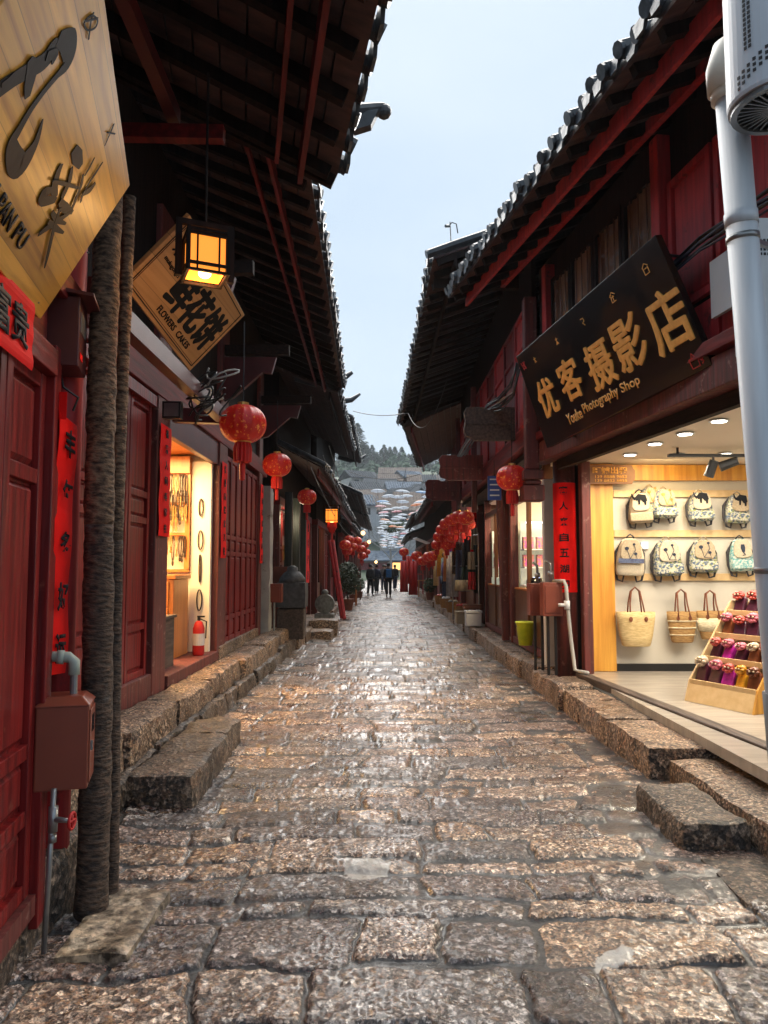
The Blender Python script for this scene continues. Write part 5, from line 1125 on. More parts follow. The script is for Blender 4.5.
t = thing('stone_drum', 'carved round stone drum on a square foot beside the left doorway', 'stone drum', (-1.45, 18.6, .24)); m = MB(); m.box(-1.72, -1.24, 18.4, 18.9, .24, .42); m.build('foot', 'stone_grey', t, bevel=.02)
m = MB(); m.tube([(-1.48, 18.5, .66), (-1.48, 18.8, .66)], .24, 22); m.tube([(-1.48, 18.46, .66), (-1.48, 18.5, .66)], .15, 18); m.build('drum', 'stone_grey', t); m = MB(); m.ball((-1.48, 18.65, .94), .09, .09, .08, 8); m.build('carved_head', 'stone_grey', t, smooth=True)
for k, (x0, x1) in enumerate(((-1.25, -1.02), (-1.35, -1.1))): tag(MB().tube([(x0 - .15, 20.2 + k * .3, 2.3), (x1, 19.2 + k * .3, .25)], .05, 10).build('red_pole', 'bright_red_wood'), ['front red pole leaning beside the stone drum', 'back red pole leaning beside the stone drum'][k], 'pole')
for k, Y in enumerate((14.95, 16.3, 17.6)): tag(MB().rock(-2.02, -1.86, Y, Y + .2, .2, 3.1, .3, .01, .02).build('timber_post', 'green_post'), ['first', 'middle', 'last'][k] + ' black green post of the dark shop on the left', 'post')
t = thing('notice', 'yellow notice board inside the dark shop on the left', 'sign', (-2.3, 16.2, 2)); m = MB(); m.box(-2.42, -1.99 - .1, 16.5, 16.53, 1.72, 2.05); m.build('board', 'yellow_sign', t)
t = thing('shop_display', 'pale lit display shelves of the dark shop on the left', 'shelves', (-2.4, 16.8, .3)); m = MB(); m.box(-2.45, -2.02, 16.8, 16.85, .5, 2.9); m.build('back_panel', 'case_pale', t)
for z in (.9, 1.3, 1.65): m = MB(); m.box(-2.45, -2.02, 16.6, 16.79, z, z + .03); m.build('shelf', 'dark_wood', t)
m = MB(); m.ball((-2.2, 16.6, 2.45), .16, .1, .2, 10); m.build('head_form', 'black', t, smooth=True)
# ------------------------------------------------------------------ right side things
def vtube(pts, r, mat, name, parent=None, n=12, smooth=True): return MB().tube(pts, r, n).build(name, mat, parent, smooth=smooth)
t = thing('drain_pipe', 'tall pale grey plastic drain pipe in front of the bag shop', 'pipe', (1.70, 3.3, .2))
pt = PY(731, 100, 3.0); pb = PY(787, 760, 3.15)
d = (pt - pb).normalized(); pz = pb - d * ((pb.z - .2) / d.z)
vtube([pz, pb, pt], .062, 'pvc', 'pipe_shaft', t, 24)
pj = pt - d * .52 ; vtube([pj - d * .02, pj + d * .035], .0665, 'pvc', 'pipe_joint', t, 24)
vtube([pt - d * .0, pt + d * .06], .078, 'cap_pvc', 'pipe_collar', t, 24)
o = vtube([pt + d * .04, pt + d * .13, pt + d * .20 + V((.02, 0, 0)), pt + d * .24 + V((.07, 0, 0)), pt + d * .25 + V((.2, .02, 0))], [.09, .09, .085, .08, .075], 'cap_pvc', 'pipe_elbow', t, 24)
for zz in (1.35, 2.75):
    q = pz + d * zz; vtube([q - d * .012, q + d * .012], .0665, 'grey_metal', 'pipe_bracket', t, 24); MB().beam(q + V((.06, .02, 0)), q + V((.75, .45, 0)), .02, .02).build('bracket_arm', 'grey_metal', t)
q = pb + d * .28; vtube([pz + d * .01, q], .072, 'grey_paint', 'lower_sleeve', t, 20)
# round fronted white housing at the top right
t = thing('vent_housing', 'white rounded metal housing with rows of small vent holes at the top right', 'ventilation unit', (1.60, 2.62, 3.0))
c0 = PY(779, 105, 2.75); r_ = .185; z0 = c0.z; m = MB(); m.lathe([(r_ * .98, 0), (r_, .012), (r_, 1.1), (r_ * .98, 1.11)], c0, 48); m.build('housing', 'white_enamel', t, smooth=False)
m = MB(); m.lathe([(r_ * .93, -.004), (r_ * .93, -.02), (r_ * .80, -.02), (r_ * .80, -.004)], c0, 40); [m.beam(c0 + V((-r_ * .8 * math.cos(a), -r_ * .8 * math.sin(a), -.01)), c0 + V((r_ * .8 * math.cos(a), r_ * .8 * math.sin(a), -.01)), .006, .008) for a in [i * math.pi / 16 for i in range(16)]]; m.build('bottom_grille', 'grey_metal', t)
m = MB()
for j in range(34):
    for k in range(2):
        a = R(207 + 5.5 * k); z = z0 + .17 + j * .019; cc_ = c0 + V((r_ * math.cos(a), r_ * math.sin(a), 0)); f = Fr((cc_.x, cc_.y, z), (-math.sin(a), math.cos(a), 0), (0, 0, 1)); m.fbox(f, -.0055, .0055, -.006, .006, .0005, .0025)
m.build('vent_holes', 'dark_hole', t); m = MB()
for j in range(3):
    for k in range(7):
        a = R(196 + 7 * k); z = z0 + .03 + j * .022 + k * .012; cc_ = c0 + V((r_ * math.cos(a), r_ * math.sin(a), 0)); f = Fr((cc_.x, cc_.y, z), (-math.sin(a), math.cos(a), 0), (0, 0, 1)); m.fbox(f, -.006, .006, -.006, .006, .0005, .0025)
m.build('vent_holes', 'dark_hole', t)
m = MB(); m.beam(c0 + V((.1, .1, .5)), c0 + V((1.0, .9, .5)), .05, .05); m.build('wall_arm', 'grey_metal', t)
# pale box with vents beside the pipe and the white plate behind it
t = thing('grey_cabinet', 'pale grey box with small vent slots at the right picture edge', 'cabinet', tuple(PY(770, 265, 3.4))); p = PY(757, 345, 3.4); m = MB(); m.box(p.x, p.x + .45, 3.4, 3.62, p.z, p.z + .62); m.build('cabinet_body', 'pale_box', t, bevel=.01)
m = MB(); [m.box(p.x + .03 + i * .018, p.x + .04 + i * .018, 3.396, 3.3995, p.z + .50 - j * .022, p.z + .512 - j * .022) for i in range(10) for j in range(4)]; m.build('vent_holes', 'dark_hole', t)
f = Fr(fU.o, fU.u, fU.v); p0 = V((XU(5.2), 5.2, 0)); a_ = AU(5.25); o = MB().fbox(fU, a_ - .02, a_ + .42, 3.36, 3.78, .0, .03).build('blank_panel', 'pale_box'); tag(o, 'blank pale panel on the red boards behind the drain pipe', 'panel')
# brick pier behind the pipe
m = MB(); rr = random.Random(3)
for r0 in range(26):
    for k in range(3):
        x = 2.72 + k * .25 + (.12 if r0 % 2 else 0); m.box(x, x + .235, 3.66, 3.85, 2.5 + r0 * .075 + .003, 2.5 + r0 * .075 + .066)
m.box(2.75, 3.5, 3.68, 3.84, 2.48, 4.5); o = m.build('brick_pier', 'brick'); tag(o, 'rough brick pier behind the drain pipe at the right edge', 'pier')
# bundle of cables along the right upper wall
t = thing('cable_bundle', 'thick bundle of dark blue cables slung along the red boards above the signboard', 'cables', (XU(5) - .1, 5, 3.9))
for k in range(7):
    rr = random.Random(k); pts = []
    for i in range(15):
        Y = 3.0 + i * .45; pts.append((XU(Y) - .06 - rr.uniform(0, .05), Y, 3.98 - .035 * (k % 4) - .14 * math.sin(i * .9) * .4 - .05 * math.sin(math.pi * i / 14) * 1.5 + rr.uniform(-.012, .012)))
    vtube(pts, .009 + .003 * (k % 3), 'blue_cable' if k % 2 else 'cable', 'cable', t, 6)
t = thing('cable_bundle', 'tangle of dark and white cables sagging past the carved bracket', 'cables', (1.5, 10, 3.3))
for k in range(8):
    rr = random.Random(k + 30); p = [PY(519, 360 + k, 8.9), PY(512, 385 + k * 2, 9.2), PY(500, 396 + k * 2, 9.6), PY(488, 405 + k, 10.4), PY(478, 425 + k, 11.5), PY(466, 440 + k * 2, 13), PY(458, 455 + k, 15)]
    p = [q + V((rr.uniform(-.03, .03), 0, rr.uniform(-.03, .03))) for q in p]; vtube(p, .012, 'white_cable' if k == 3 else 'cable', 'cable', t, 6)
# white post and meter boxes beyond the bag shop
t = thing('white_post', 'white painted post between the red couplet column and the glass gift shop', 'post', (2.17, 9.75, .27)); m = MB(); m.box(2.10, 2.24, 9.7, 9.82, .27, 2.72); m.build('shaft', 'white_paint', t, bevel=.008)
for k, (x, y, lb_) in enumerate(((2.0, 8.92, 'right brown metal meter box beside the red column'), (1.93, 9.35, 'left brown metal meter box farther from the bag shop'))):
    t = thing('meter_box', lb_, 'meter box', (x, y, .3)); z = .98 - .02 * k; m = MB(); m.box(x - .115, x + .115, y - .1, y + .1, z, z + .40); m.build('box_body', 'copper_box', t, bevel=.008)
    m = MB(); m.box(x - .09, x + .09, y - .112, y - .101, z + .04, z + .36); m.build('box_door', 'copper_box', t, bevel=.003); m = MB(); m.tube([(x - .04, y, z), (x - .04, y, .28)], .018, 8); m.tube([(x + .05, y, z), (x + .05, y, .28)], .018, 8); m.build('leg_pipe', 'cable', t)
    m = MB(); m.tube([(x, y, z + .4), (x, y, z + .62), (x - .06, y, z + .66)], .017, 8); m.tube([(x - .03, y, z + .5), (x + .03, y, z + .5)], .03, 10); m.build('top_pipe', 'grey_metal', t, smooth=True)
t = thing('conduit', 'bent pale grey conduit standing on the stone slab by the meter boxes', 'pipe', tuple(PY(568, 676, 8.6)))
vtube([PY(553, 581, 8.9), PY(564, 581, 8.75), PY(566, 586, 8.72), PY(568, 610, 8.7), PY(571, 640, 8.65), PY(575, 670, 8.6), PY(582, 672, 8.5), PY(588, 673, 8.4)], .022, 'plaster', 'pipe', t, 10)
q = PY(567, 605, 8.7); m = MB(); m.tube([q - V((.0, 0, .05)), q + V((0, 0, .05))], .036, 10); m.tube([q, q + V((-.1, 0, 0))], .02, 8); m.build('tee_joint', 'white_paint', t, smooth=True)
# gift shop window contents
def case(y0, lb_, x=2.6):
    t = thing('display_case', lb_, 'display case', (x, y0, .9)); 
    m = MB(); m.box(x - .25, x + .9, y0 + .35, y0 + .4, 1.25, 2.35); m.build('back_panel', 'case_pale', t)
    for z in (1.25, 1.55, 1.85): m = MB(); m.box(x - .25, x + .9, y0, y0 + .34, z, z + .02); m.build('shelf', 'white_paint', t)
    m = MB(); m.box(x - .2, x + .85, y0 + .05, y0 + .12, 2.30, 2.33); m.build('case_lamp', 'case_light', t)
    return t
case(12.4, 'lit glass display case with purple boxes in the nearer gift shop'); case(15.7, 'lit display case in the farther gift shop')
M('purple_box', (.35, .06, .35), (.5, .25, .1), (30, 30, 30), .4)
pb0 = tag(MB().box(-.09, .09, -.06, .06, 0, .2).build('gift_box', 'purple_box', None, bevel=.008), 'purple gift box with a round motif in the lit glass case', 'box', 'purple gift boxes in the glass cases')
k = 0
for y0 in (12.55, 15.85):
    for i in range(4):
        for z in (1.875, 1.575):
            o = pb0 if k == 0 else pb0.copy(); k += 1
            if o is not pb0: C.objects.link(o)
            o.location = (2.44 + i * .23, y0, z)
jar = tag(MB().lathe([(.05, 0), (.055, .02), (.055, .13), (.04, .15), (.045, .18)], (0, 0, 0), 12).build('jar', 'dark_glass', None), 'small dark jar on the shop counter', 'jar', 'jars on the gift shop counters'); jar.location = (2.30, 11.0, 1.22)
for i in range(9): o = jar.copy(); C.objects.link(o); o.location = (2.33 + .05 * (i % 2), 11.2 + i * .17 if i < 6 else 14.4 + (i - 6) * .2, 1.22)
t = thing('counter_screen', 'small blue lit screen on the gift shop counter', 'screen', (2.45, 12.2, 1.22)); m = MB(); m.box(2.38, 2.56, 12.2, 12.22, 1.28, 1.40); m.build('screen', 'screen_blue', t); m = MB(); m.box(2.44, 2.5, 12.18, 12.26, 1.22, 1.28); m.build('stand', 'black', t)
t = thing('glass_counter', 'pale glass topped counter at the farther gift shop door', 'counter', (2.2, 14.6, .4)); m = MB(); m.box(2.26, 2.50, 14.0, 15.6, 1.20, 1.36); m.build('glass_top', 'case_pale', t); m = MB(); m.box(2.28, 2.48, 14.02, 15.58, .30, 1.198); m.build('cabinet_body', 'brown_wood', t)
t = thing('bucket', 'bright lime green plastic bucket inside the gift shop door', 'bucket', (2.12, 11.2, .40)); m = MB(); m.lathe([(.10, 0), (.14, .32), (.155, .33), (.15, .35), (.13, .345), (.095, .02)], (0, 0, 0), 20); m.build('pail', 'lime', t, world=False, smooth=True); m = MB(); m.tube([(-.15 * math.cos(a), -.02, .33 - .12 * math.sin(a)) for a in [i * math.pi / 8 for i in range(9)]], .005, 6); m.build('handle', 'grey_metal', t, world=False)
t = thing('lit_sign', 'small blue hanging sign board under the red jetty', 'sign', tuple(PY(494, 488, 11))); p = PY(488, 500, 11); m = MB(); m.box(p.x, p.x + .2, 11, 11.04, p.z, p.z + .36); m.build('board', 'blue_plastic', t); m = MB(); [m.box(p.x + .03, p.x + .17, 10.995, 10.999, p.z + .06 + i * .08, p.z + .08 + i * .08) for i in range(4)]; m.build('printed_lines', 'paper', t); m = MB(); m.tube([(p.x + .1, 11.02, p.z + .36), (p.x + .1, 11.02, p.z + .6)], .006, 5); m.build('cord', 'cable', t)
# clothes, scarves and bags hung on the post rack beyond the gift shops
def scarf(px, py, Y, w_, h, mat, label, name='hanging_scarf', cat='scarf', group=None):
    p = PY(px, py, Y); m = MB(); n = 10; vs = []
    for i in range(n + 1):
        a = i / n; x = p.x - w_ / 2 + w_ * a; dy = .03 * math.sin(a * 14 + px); vs += [(x * 1.0, Y + dy, p.z), (p.x + (x - p.x) * 1.15, Y + dy * 1.6, p.z - h), (x, Y + dy + .02, p.z), (p.x + (x - p.x) * 1.15, Y + dy * 1.6 + .02, p.z - h)]
    fs = []
    for i in range(n): k = 4 * i; fs += [(k, k + 4, k + 5, k + 1), (k + 2, k + 3, k + 7, k + 6), (k, k + 2, k + 6, k + 4), (k + 1, k + 5, k + 7, k + 3)]
    m.add(vs, fs); o = m.build(name, mat, None, smooth=True); return tag(o, label, cat, group)
for a in ((474, 528, 17.2, .14, .5, 'canvas', 'small cream pouch at the top of the clothes rack'), (467, 535, 17.6, .22, .9, 'strap', 'dark hanging garment at the middle of the clothes rack'), (472, 552, 17.0, .18, .4, 'canvas_pale', 'white square cloth bag halfway down the clothes rack'),
          (462, 550, 18.0, .3, 1.0, 'blue_cloth', 'long blue black scarf on the clothes rack'), (457, 542, 18.6, .24, .8, 'fibre_high', 'brown speckled scarf on the clothes rack'), (476, 545, 17.0, .12, 1.1, 'green_post', 'narrow green black scarf nearest the couplet'),
          (468, 567, 17.3, .3, .55, 'leaf_dark', 'dark green shawl low on the clothes rack'), (472, 572, 16.9, .16, .4, 'red_cloth', 'red cloth strip low on the clothes rack'), (452, 552, 20, .3, 1.2, 'coat_white', 'long white garment hanging beside the man in purple'), (464, 580, 17.0, .4, .25, 'canvas', 'pale yellow cloth at the foot of the clothes rack')):
    scarf(*a)
t = thing('clothes_rack', 'metal rack carrying scarves and bags in front of the red house', 'rack', (1.9, 17.4, .27)); m = MB(); [m.tube([(x, y, .27), (x, y, 2.35)], .018, 6) for x, y in ((1.72, 18.6), (2.14, 16.8))]; m.tube([(1.72, 18.6, 2.3), (2.14, 16.8, 2.3)], .016, 6); m.tube([(1.72, 18.6, 1.6), (2.14, 16.8, 1.6)], .016, 6); m.build('rack_frame', 'grey_metal', t)
for x, y, z, s_, mt, lb_ in ((1.96, 16.4, .28, (.34, .3, .34), 'white_paint', 'white plastic tub on the pavement below the clothes rack'), (1.80, 17.2, .28, (.3, .3, .28), 'canvas', 'pale carton on the pavement beside the white tub'), (2.0, 16.9, .63, (.4, .3, .10), 'leather', 'flat brown box lying on the white tub')):
    t = thing('storage_box', lb_, 'box', (x, y, z)); m = MB(); m.box(x - s_[0] / 2, x + s_[0] / 2, y - s_[1] / 2, y + s_[1] / 2, z, z + s_[2] * .85); m.build('box_body', mt, t, bevel=.02); m = MB(); m.box(x - s_[0] / 2 - .012, x + s_[0] / 2 + .012, y - s_[1] / 2 - .012, y + s_[1] / 2 + .012, z + s_[2] * .85 + .001, z + s_[2]); m.build('lid', mt, t, bevel=.006)

# goods hung in front of the shops past the rack, and in the dark left shop
gl = [('coat_red', 'red'), ('canvas_pale', 'cream'), ('coat_blue', 'bright blue'), ('floral', 'leaf printed'), ('purse_magenta', 'magenta'), ('orange_wood', 'orange'), ('coat_white', 'white'), ('teal_print', 'teal'), ('purse_yellow', 'yellow'), ('purse_coral', 'coral'), ('coat_purple', 'purple'), ('straw', 'straw coloured')]
for k, (mt, nm) in enumerate(gl):
    Y = 18.9 + k * .78; q = V((2.02 - .05 * (k % 3), Y, 2.25 - .12 * (k % 4))); u_ = V((.45, -.9, 0)).normalized(); wv = .28 + .05 * (k % 3); hv = .55 + .22 * (k % 3); m = MB(); n_ = 8; vs = []
    for i in range(n_ + 1):
        a = (i / n_ - .5) * wv; c_ = .025 * math.sin(i * 2.1 + k)
        for zz, sp_ in ((0, .75), (-hv, 1.1)):
            for tt in (0, .015): p = q + u_ * a * sp_ + V((-.9, -.45, 0)) * (c_ + tt); vs.append((p.x, p.y, p.z + zz))
    fs = []
    for i in range(n_): b_ = 4 * i; fs += [(b_, b_ + 4, b_ + 6, b_ + 2), (b_ + 1, b_ + 3, b_ + 7, b_ + 5), (b_, b_ + 1, b_ + 5, b_ + 4), (b_ + 2, b_ + 6, b_ + 7, b_ + 3)]
    m.add(vs, fs); tag(m.build('hanging_cloth', mt, None, smooth=True), nm + ' cloth hanging among goods on the right beyond the rack', 'cloth', 'cloths hung along the right shop fronts')
    if k % 3 == 0:
        t = thing('goods_basket', ['first', 'second', 'third', 'fourth'][k // 3] + ' basket of small goods on the right pavement beyond the clothes rack', 'basket', (1.98, Y + .2, .28)); m = MB(); m.lathe([(.16, 0), (.22, .30), (.20, .30), (.15, .04)], (0, 0, 0), 14); m.build('basket', 'straw_brown', t, world=False)
        m = MB(); [m.ball((.08 * math.cos(i * 1.26), .08 * math.sin(i * 1.26), .30), .065, .065, .06, 8) for i in range(5)]; m.build('goods', mt, t, world=False, smooth=True)
lamp('POINT', (2.0, 19.5, 2.9), 9, (1, .7, .4), .1, name='shop_light'); lamp('POINT', (2.1, 22.5, 2.8), 9, (1, .7, .4), .1, name='shop_light'); lamp('POINT', (-2.0, 15.8, 2.6), 10, (1, .85, .55), .1, name='shop_light')  # bare point lights; the left one is added to brighten the display shelves
# ------------------------------------------------------------------ bag shop contents
YW = 8.86
def backpack(px, py, w_, h, body, flap, motif, label, var=0, lean=0):
    p = PY(px, py, YW - .10); t = thing('backpack', label, 'backpack', tuple(p), group='backpacks hanging on the white wall'); D = .10
    f = Fr((0, 0, 0), (1, 0, 0), (0, 0, 1))     # n = -Y, towards the street camera
    def rb(a0, a1, b0, b1, c0, c1, name, mat, k=.04, par=t):
        m = MB(); m.fbox(f, a0, a1, b0, b1, c0, c1); o = m.build(name, mat, par, world=False); b = o.modifiers.new('bevel', 'BEVEL'); b.width = k; b.segments = 4; o.data.polygons.foreach_set('use_smooth', [True] * 6); return o
    # tapered sack
    n = 16; prof = []; m = MB()
    lv = [(-.5, .42, .8), (-.47, .50, .95), (-.35, .53, 1.0), (0, .50, 1.0), (.30, .40, .85), (.46, .28, .6), (.5, .18, .4)]
    vs = []
    for z, hw, dd in lv:
        for j in range(n):
            a = 2 * math.pi * j / n; ca, sa = math.cos(a), math.sin(a); e = .55
            vs.append((math.copysign(abs(ca) ** e, ca) * hw * w_ + mnoise.noise(V((z * 3 + px, ca * 2, sa))) * .012, math.copysign(abs(sa) ** e, sa) * dd * D * .7, z * h))
    fs = [(i * n + j, i * n + (j + 1) % n, (i + 1) * n + (j + 1) % n, (i + 1) * n + j) for i in range(len(lv) - 1) for j in range(n)] + [tuple(range(n))[::-1], tuple((len(lv) - 1) * n + j for j in range(n))]
    m.add(vs, fs); m.build('bag_body', body, t, world=False, smooth=True)
    # flap with rounded lower edge
    fw = .36 * w_; pts = [(-fw * .62, .47 * h), (-fw, .30 * h), (-fw * 1.08, .02 * h), (-fw * .8, -.08 * h), (0, -.11 * h), (fw * .8, -.08 * h), (fw * 1.08, .02 * h), (fw, .30 * h), (fw * .62, .47 * h)]
    m = MB(); m.prism(f, pts, D * .69, D * .69 + .022); m.build('flap', flap, t, world=False, bevel=.008)
    if var in (0, 2): m = MB(); m.fbox(f, -w_ * .5, w_ * .5, -.44 * h, -.16 * h, D * .70, D * .70 + .03); m.build('front_pocket', 'floral' if var == 0 else body, t, world=False, bevel=.02)
    if var == 1: m = MB(); m.fbox(f, -w_ * .46, w_ * .46, -.16 * h, -.04 * h, D * .71 + .024, D * .71 + .034); m.build('woven_band', 'blue_cloth', t, world=False)
    c = D * .69 + .024
    m = MB()
    if motif == 'elephant':
        m.ribbon(f, [(-.06, .10), (-.02, .13), (.03, .12), (.05, .07)], [.04, .07, .08, .05], c, .004); m.ribbon(f, [(-.06, .10), (-.09, .13), (-.10, .17)], [.03, .02, .012], c + .001, .004); m.ribbon(f, [(-.02, .11), (-.02, .04)], [.03, .02], c + .002, .004); m.ribbon(f, [(.045, .10), (.05, .03)], [.035, .02], c + .002, .004)
    elif motif == 'cat':
        m.ribbon(f, [(0, .12), (0, .08), (.005, .03)], [.035, .05, .03], c, .004); m.ribbon(f, [(.0, .03), (.02, .0), (-.01, -.01)], [.015, .012, .008], c + .001, .004)
    else:
        for (x, z, r0) in ((-.05, .10, .022), (.05, .04, .018), (.03, .15, .015)):
            m.ribbon(f, [(x - r0, z), (x, z), (x + r0, z)], [r0, r0 * 2, r0], c, .004); m.ribbon(f, [(x, z - .01), (x + .02, z - .06), (-.01, -.02)], [.006] * 3, c + .001, .003)
    m.build('motif', 'orange_motif' if motif == 'orange' else ('coat_navy' if motif != 'elephant' else 'ink'), t, world=False)
    vtb = MB(); vtb.tube([(-.05, .01, h * .46), (-.03, 0, h * .56), (0, 0, h * .61), (.03, 0, h * .56), (.05, .01, h * .46)], .009, 6); vtb.build('grab_handle', 'strap' if var else 'canvas', t, world=False, smooth=True)
    for s_ in (-1, 1):
        m = MB(); m.tube([(s_ * w_ * .28, .03, h * .42), (s_ * w_ * .52, .05, h * .1), (s_ * w_ * .54, .04, -h * .3), (s_ * w_ * .44, .02, -h * .62), (s_ * w_ * .26, .02, -h * .66), (s_ * w_ * .2, .03, -h * .48)], [.014, .018, .016, .013, .012, .011], 6); m.build('shoulder_strap', 'strap', t, world=False, smooth=True)
    return t
M('orange_motif', (.75, .30, .03), (.4, .12, .02), (30, 30, 30), .7)
B_ = [(640, 508, .26, .36, 'canvas', 'canvas_pale', 'elephant', 'leftmost backpack of the upper row, cream with a dark elephant and grey hem', 2),
      (664, 504, .27, .34, 'floral', 'canvas', 'orange', 'upper row backpack with an orange flower motif and leafy print', 0),
      (700, 507, .27, .34, 'floral', 'canvas_pale', 'elephant', 'third backpack of the upper row with elephant above blue leaf print', 0),
      (737, 509, .27, .34, 'floral', 'canvas', 'elephant', 'fourth backpack of the upper row, elephant motif, next to the drain pipe', 0),
      (630, 557, .31, .44, 'canvas_pale', 'canvas', 'flowers', 'biggest lower row backpack with a zigzag woven band, above the plain straw tote', 1),
      (667, 558, .32, .42, 'floral', 'canvas_pale', 'flowers', 'lower row backpack with two blue flowers over a leafy base', 0),
      (703, 556, .30, .38, 'floral', 'canvas', 'flowers', 'lower row backpack with slim flower stems between its neighbours', 0),
      (741, 555, .26, .38, 'teal_print', 'canvas_pale', 'cat', 'teal printed backpack with a cat motif beside the drain pipe', 2)]
for b in B_: o = backpack(*b[:8], var=b[8]); o.rotation_euler = (rnd.uniform(-.06, .04), rnd.uniform(-.09, .09), rnd.uniform(-.22, .22))
o = dup(bpy.data.objects['backpack.001'], PY(650, 501, YW - .03), 'pale backpack half hidden behind the orange flower one', s=.95)
def tote(px, py, w_, h, mat, label, bands=None):
    p = PY(px, py, YW - .12); t = thing('straw_tote', label, 'tote bag', tuple(p), group='straw tote bags below the backpacks')
    m = MB(); m.lathe([(.32 * w_, -h / 2), (.36 * w_, -h / 2 + .012), (.42 * w_, -h * .2), (.49 * w_, h * .3), (.5 * w_, h / 2), (.48 * w_, h / 2), (.40 * w_, -h * .2), (.3 * w_, -h / 2 + .03)], (0, 0, 0), 32, 0, 1, .45); m.build('basket', mat, t, world=False, smooth=True)
    if bands:
        for (za, zb, bm_) in bands:
            fr_ = lambda z: (.36 + .14 * min(1, max(0, (z / h + .5)))) * w_ * 1.0 + .016
            m = MB(); m.lathe([(fr_(za * h), za * h), (fr_(zb * h), zb * h)], (0, 0, 0), 32, 0, 1, .46); m.build('woven_band', bm_, t, world=False, smooth=True)
    for sy in (-1, 1):
        m = MB(); y = sy * .035; m.tube([(-.17 * w_ - .01, y - .05 * (sy < 0), h * .32), (-.16 * w_, y, h * .75), (-.05, y * .5, h * 1.1), (0, 0, h * 1.22), (.05, y * .5, h * 1.1), (.16 * w_, y, h * .75), (.17 * w_ + .01, y - .05 * (sy < 0), h * .32)], .009, 6); m.build('leather_handle', 'leather', t, world=False, smooth=True)
        for sx in (-1, 1):
            if sy < 0: m = MB(); m.ball((sx * (.17 * w_ + .01), -.22 * w_, h * .30), .022, .008, .03, 8); m.build('leather_tab', 'leather', t, world=False)
    return t
tote(636, 629, .46, .40, 'straw', 'plain pale straw tote, leftmost of the three totes')
tote(682, 627, .35, .36, 'straw_brown', 'brown striped straw tote in the middle of the three', [(.18, .22, 'straw_cream'), (-.04, 0, 'straw_cream'), (-.26, -.23, 'straw_cream')])
tote(711, 625, .33, .33, 'straw_brown', 'two tone straw tote with a cream belly, beside the purse stand', [(-.22, .25, 'straw_cream')])
# shop plaque
t = thing('plaque', 'small brown plaque with gold characters and phone numbers at the pine board', 'sign', (2.6, 8.7, 2.6)); q0 = PY(585, 484, 8.72); q1 = PY(635, 465, 8.72); f = Fr((q0.x, 8.72, q0.z), (1, 0, 0), (0, 0, 1)); w_, h = q1.x - q0.x, q1.z - q0.z
m = MB(); m.prism(f, [(.04, 0), (w_ - .04, 0), (w_ - .02, .04), (w_, .06), (w_, h - .06), (w_ - .02, h - .04), (w_ - .04, h), (.04, h), (.02, h - .04), (0, h - .06), (0, .06), (.02, .04)], -.02, 0); m.build('board', 'plaque_brown', t, bevel=.004)
text('旺铺出租', f, .09, h * .52, w_ - .09, h * .90, .002, 'gold', t, off=.03); text('139 8888 9853\n139 8833 6855', f, .12, h * .10, w_ - .10, h * .46, .002, 'gold', t, off=.02)
m = MB(); m.tube([f.p(w_ * .2, h * .5, -.02), f.p(w_ * .2, h * .5, -.10)], .01, 6); m.build('fixing', 'cable', t)
t = thing('wall_switch', 'white wall switch plate between the lower backpacks', 'switch', tuple(PY(645, 546, YW))); p = PY(641, 549, YW); m = MB(); m.box(p.x, p.x + .09, YW - .0, YW + .035, p.z, p.z + .09); m.build('plate', 'white_enamel', t); 
# purse stand with its purses
th_ = R(-66); t = thing('display_stand', 'pale pine stepped display stand full of purses', 'display stand', (3.02, 6.62, .337), th_); t.scale = (1, 1, .86)
W_ = .74; m = MB(); tiers = [(0.0, .20), (.17, .44), (.34, .68), (.51, .92)]
for s_ in (-1, 1):
    f = Fr((s_ * W_ / 2 - (.018 if s_ > 0 else 0), 0, 0), (0, 1, 0), (0, 0, 1)); m = MB(); m.prism(f, [(-.12, 0), (.62, 0), (.62, 1.05), (.50, 1.05), (-.06, .22)], 0, .018); m.build('side_panel', 'pine' if s_ > 0 else 'pale_pine', t, world=False)
m = MB(); m.hexa([(-W_ / 2 + .02, -.12, 0), (W_ / 2 - .02, -.12, 0), (W_ / 2 - .02, -.10, 0), (-W_ / 2 + .02, -.10, 0), (-W_ / 2 + .02, -.07, .18), (W_ / 2 - .02, -.07, .18), (W_ / 2 - .02, -.05, .18), (-W_ / 2 + .02, -.05, .18)]); m.build('front_panel', 'pale_pine', t, world=False)
m = MB(); m.box(-W_ / 2 + .02, W_ / 2 - .02, .58, .60, 0, 1.04); m.build('back_panel', 'pale_pine', t, world=False)
for y, z in tiers:
    m = MB(); m.box(-W_ / 2 + .02, W_ / 2 - .02, y - .05, y + .13, z - .02, z); m.box(-W_ / 2 + .02, W_ / 2 - .02, y - .068, y - .051, z - .03, z + .03); m.build('shelf', 'pale_pine', t, world=False, bevel=.003)
def make_purse(body, head):
    r = bpy.data.objects.new('purse', None); C.objects.link(r); m = MB()
    f = Fr((0, 0, 0), (1, 0, 0), (0, .35, 1)); m.prism(f, [(-.055, 0), (.055, 0), (.05, .13), (.035, .16), (-.035, .16), (-.05, .13)], -.02, .025); m.build('pouch', body, r, world=False, bevel=.012)
    m = MB(); m.ball((0, .02, .165), .042, .034, .038, 12)
    for k in range(7): a = k * 2 * math.pi / 7; m.ball((.036 * math.cos(a), .0 - .012, .155 + .026 * math.sin(a)), .018, .018, .016, 8)
    m.build('owl_head', head, r, world=False, smooth=True)
    m = MB(); m.ball((-.016, -.030, .165), .009, .006, .009, 8); m.ball((.016, -.030, .165), .009, .006, .009, 8); m.build('eye', 'purse_cream', r, world=False)
    return r
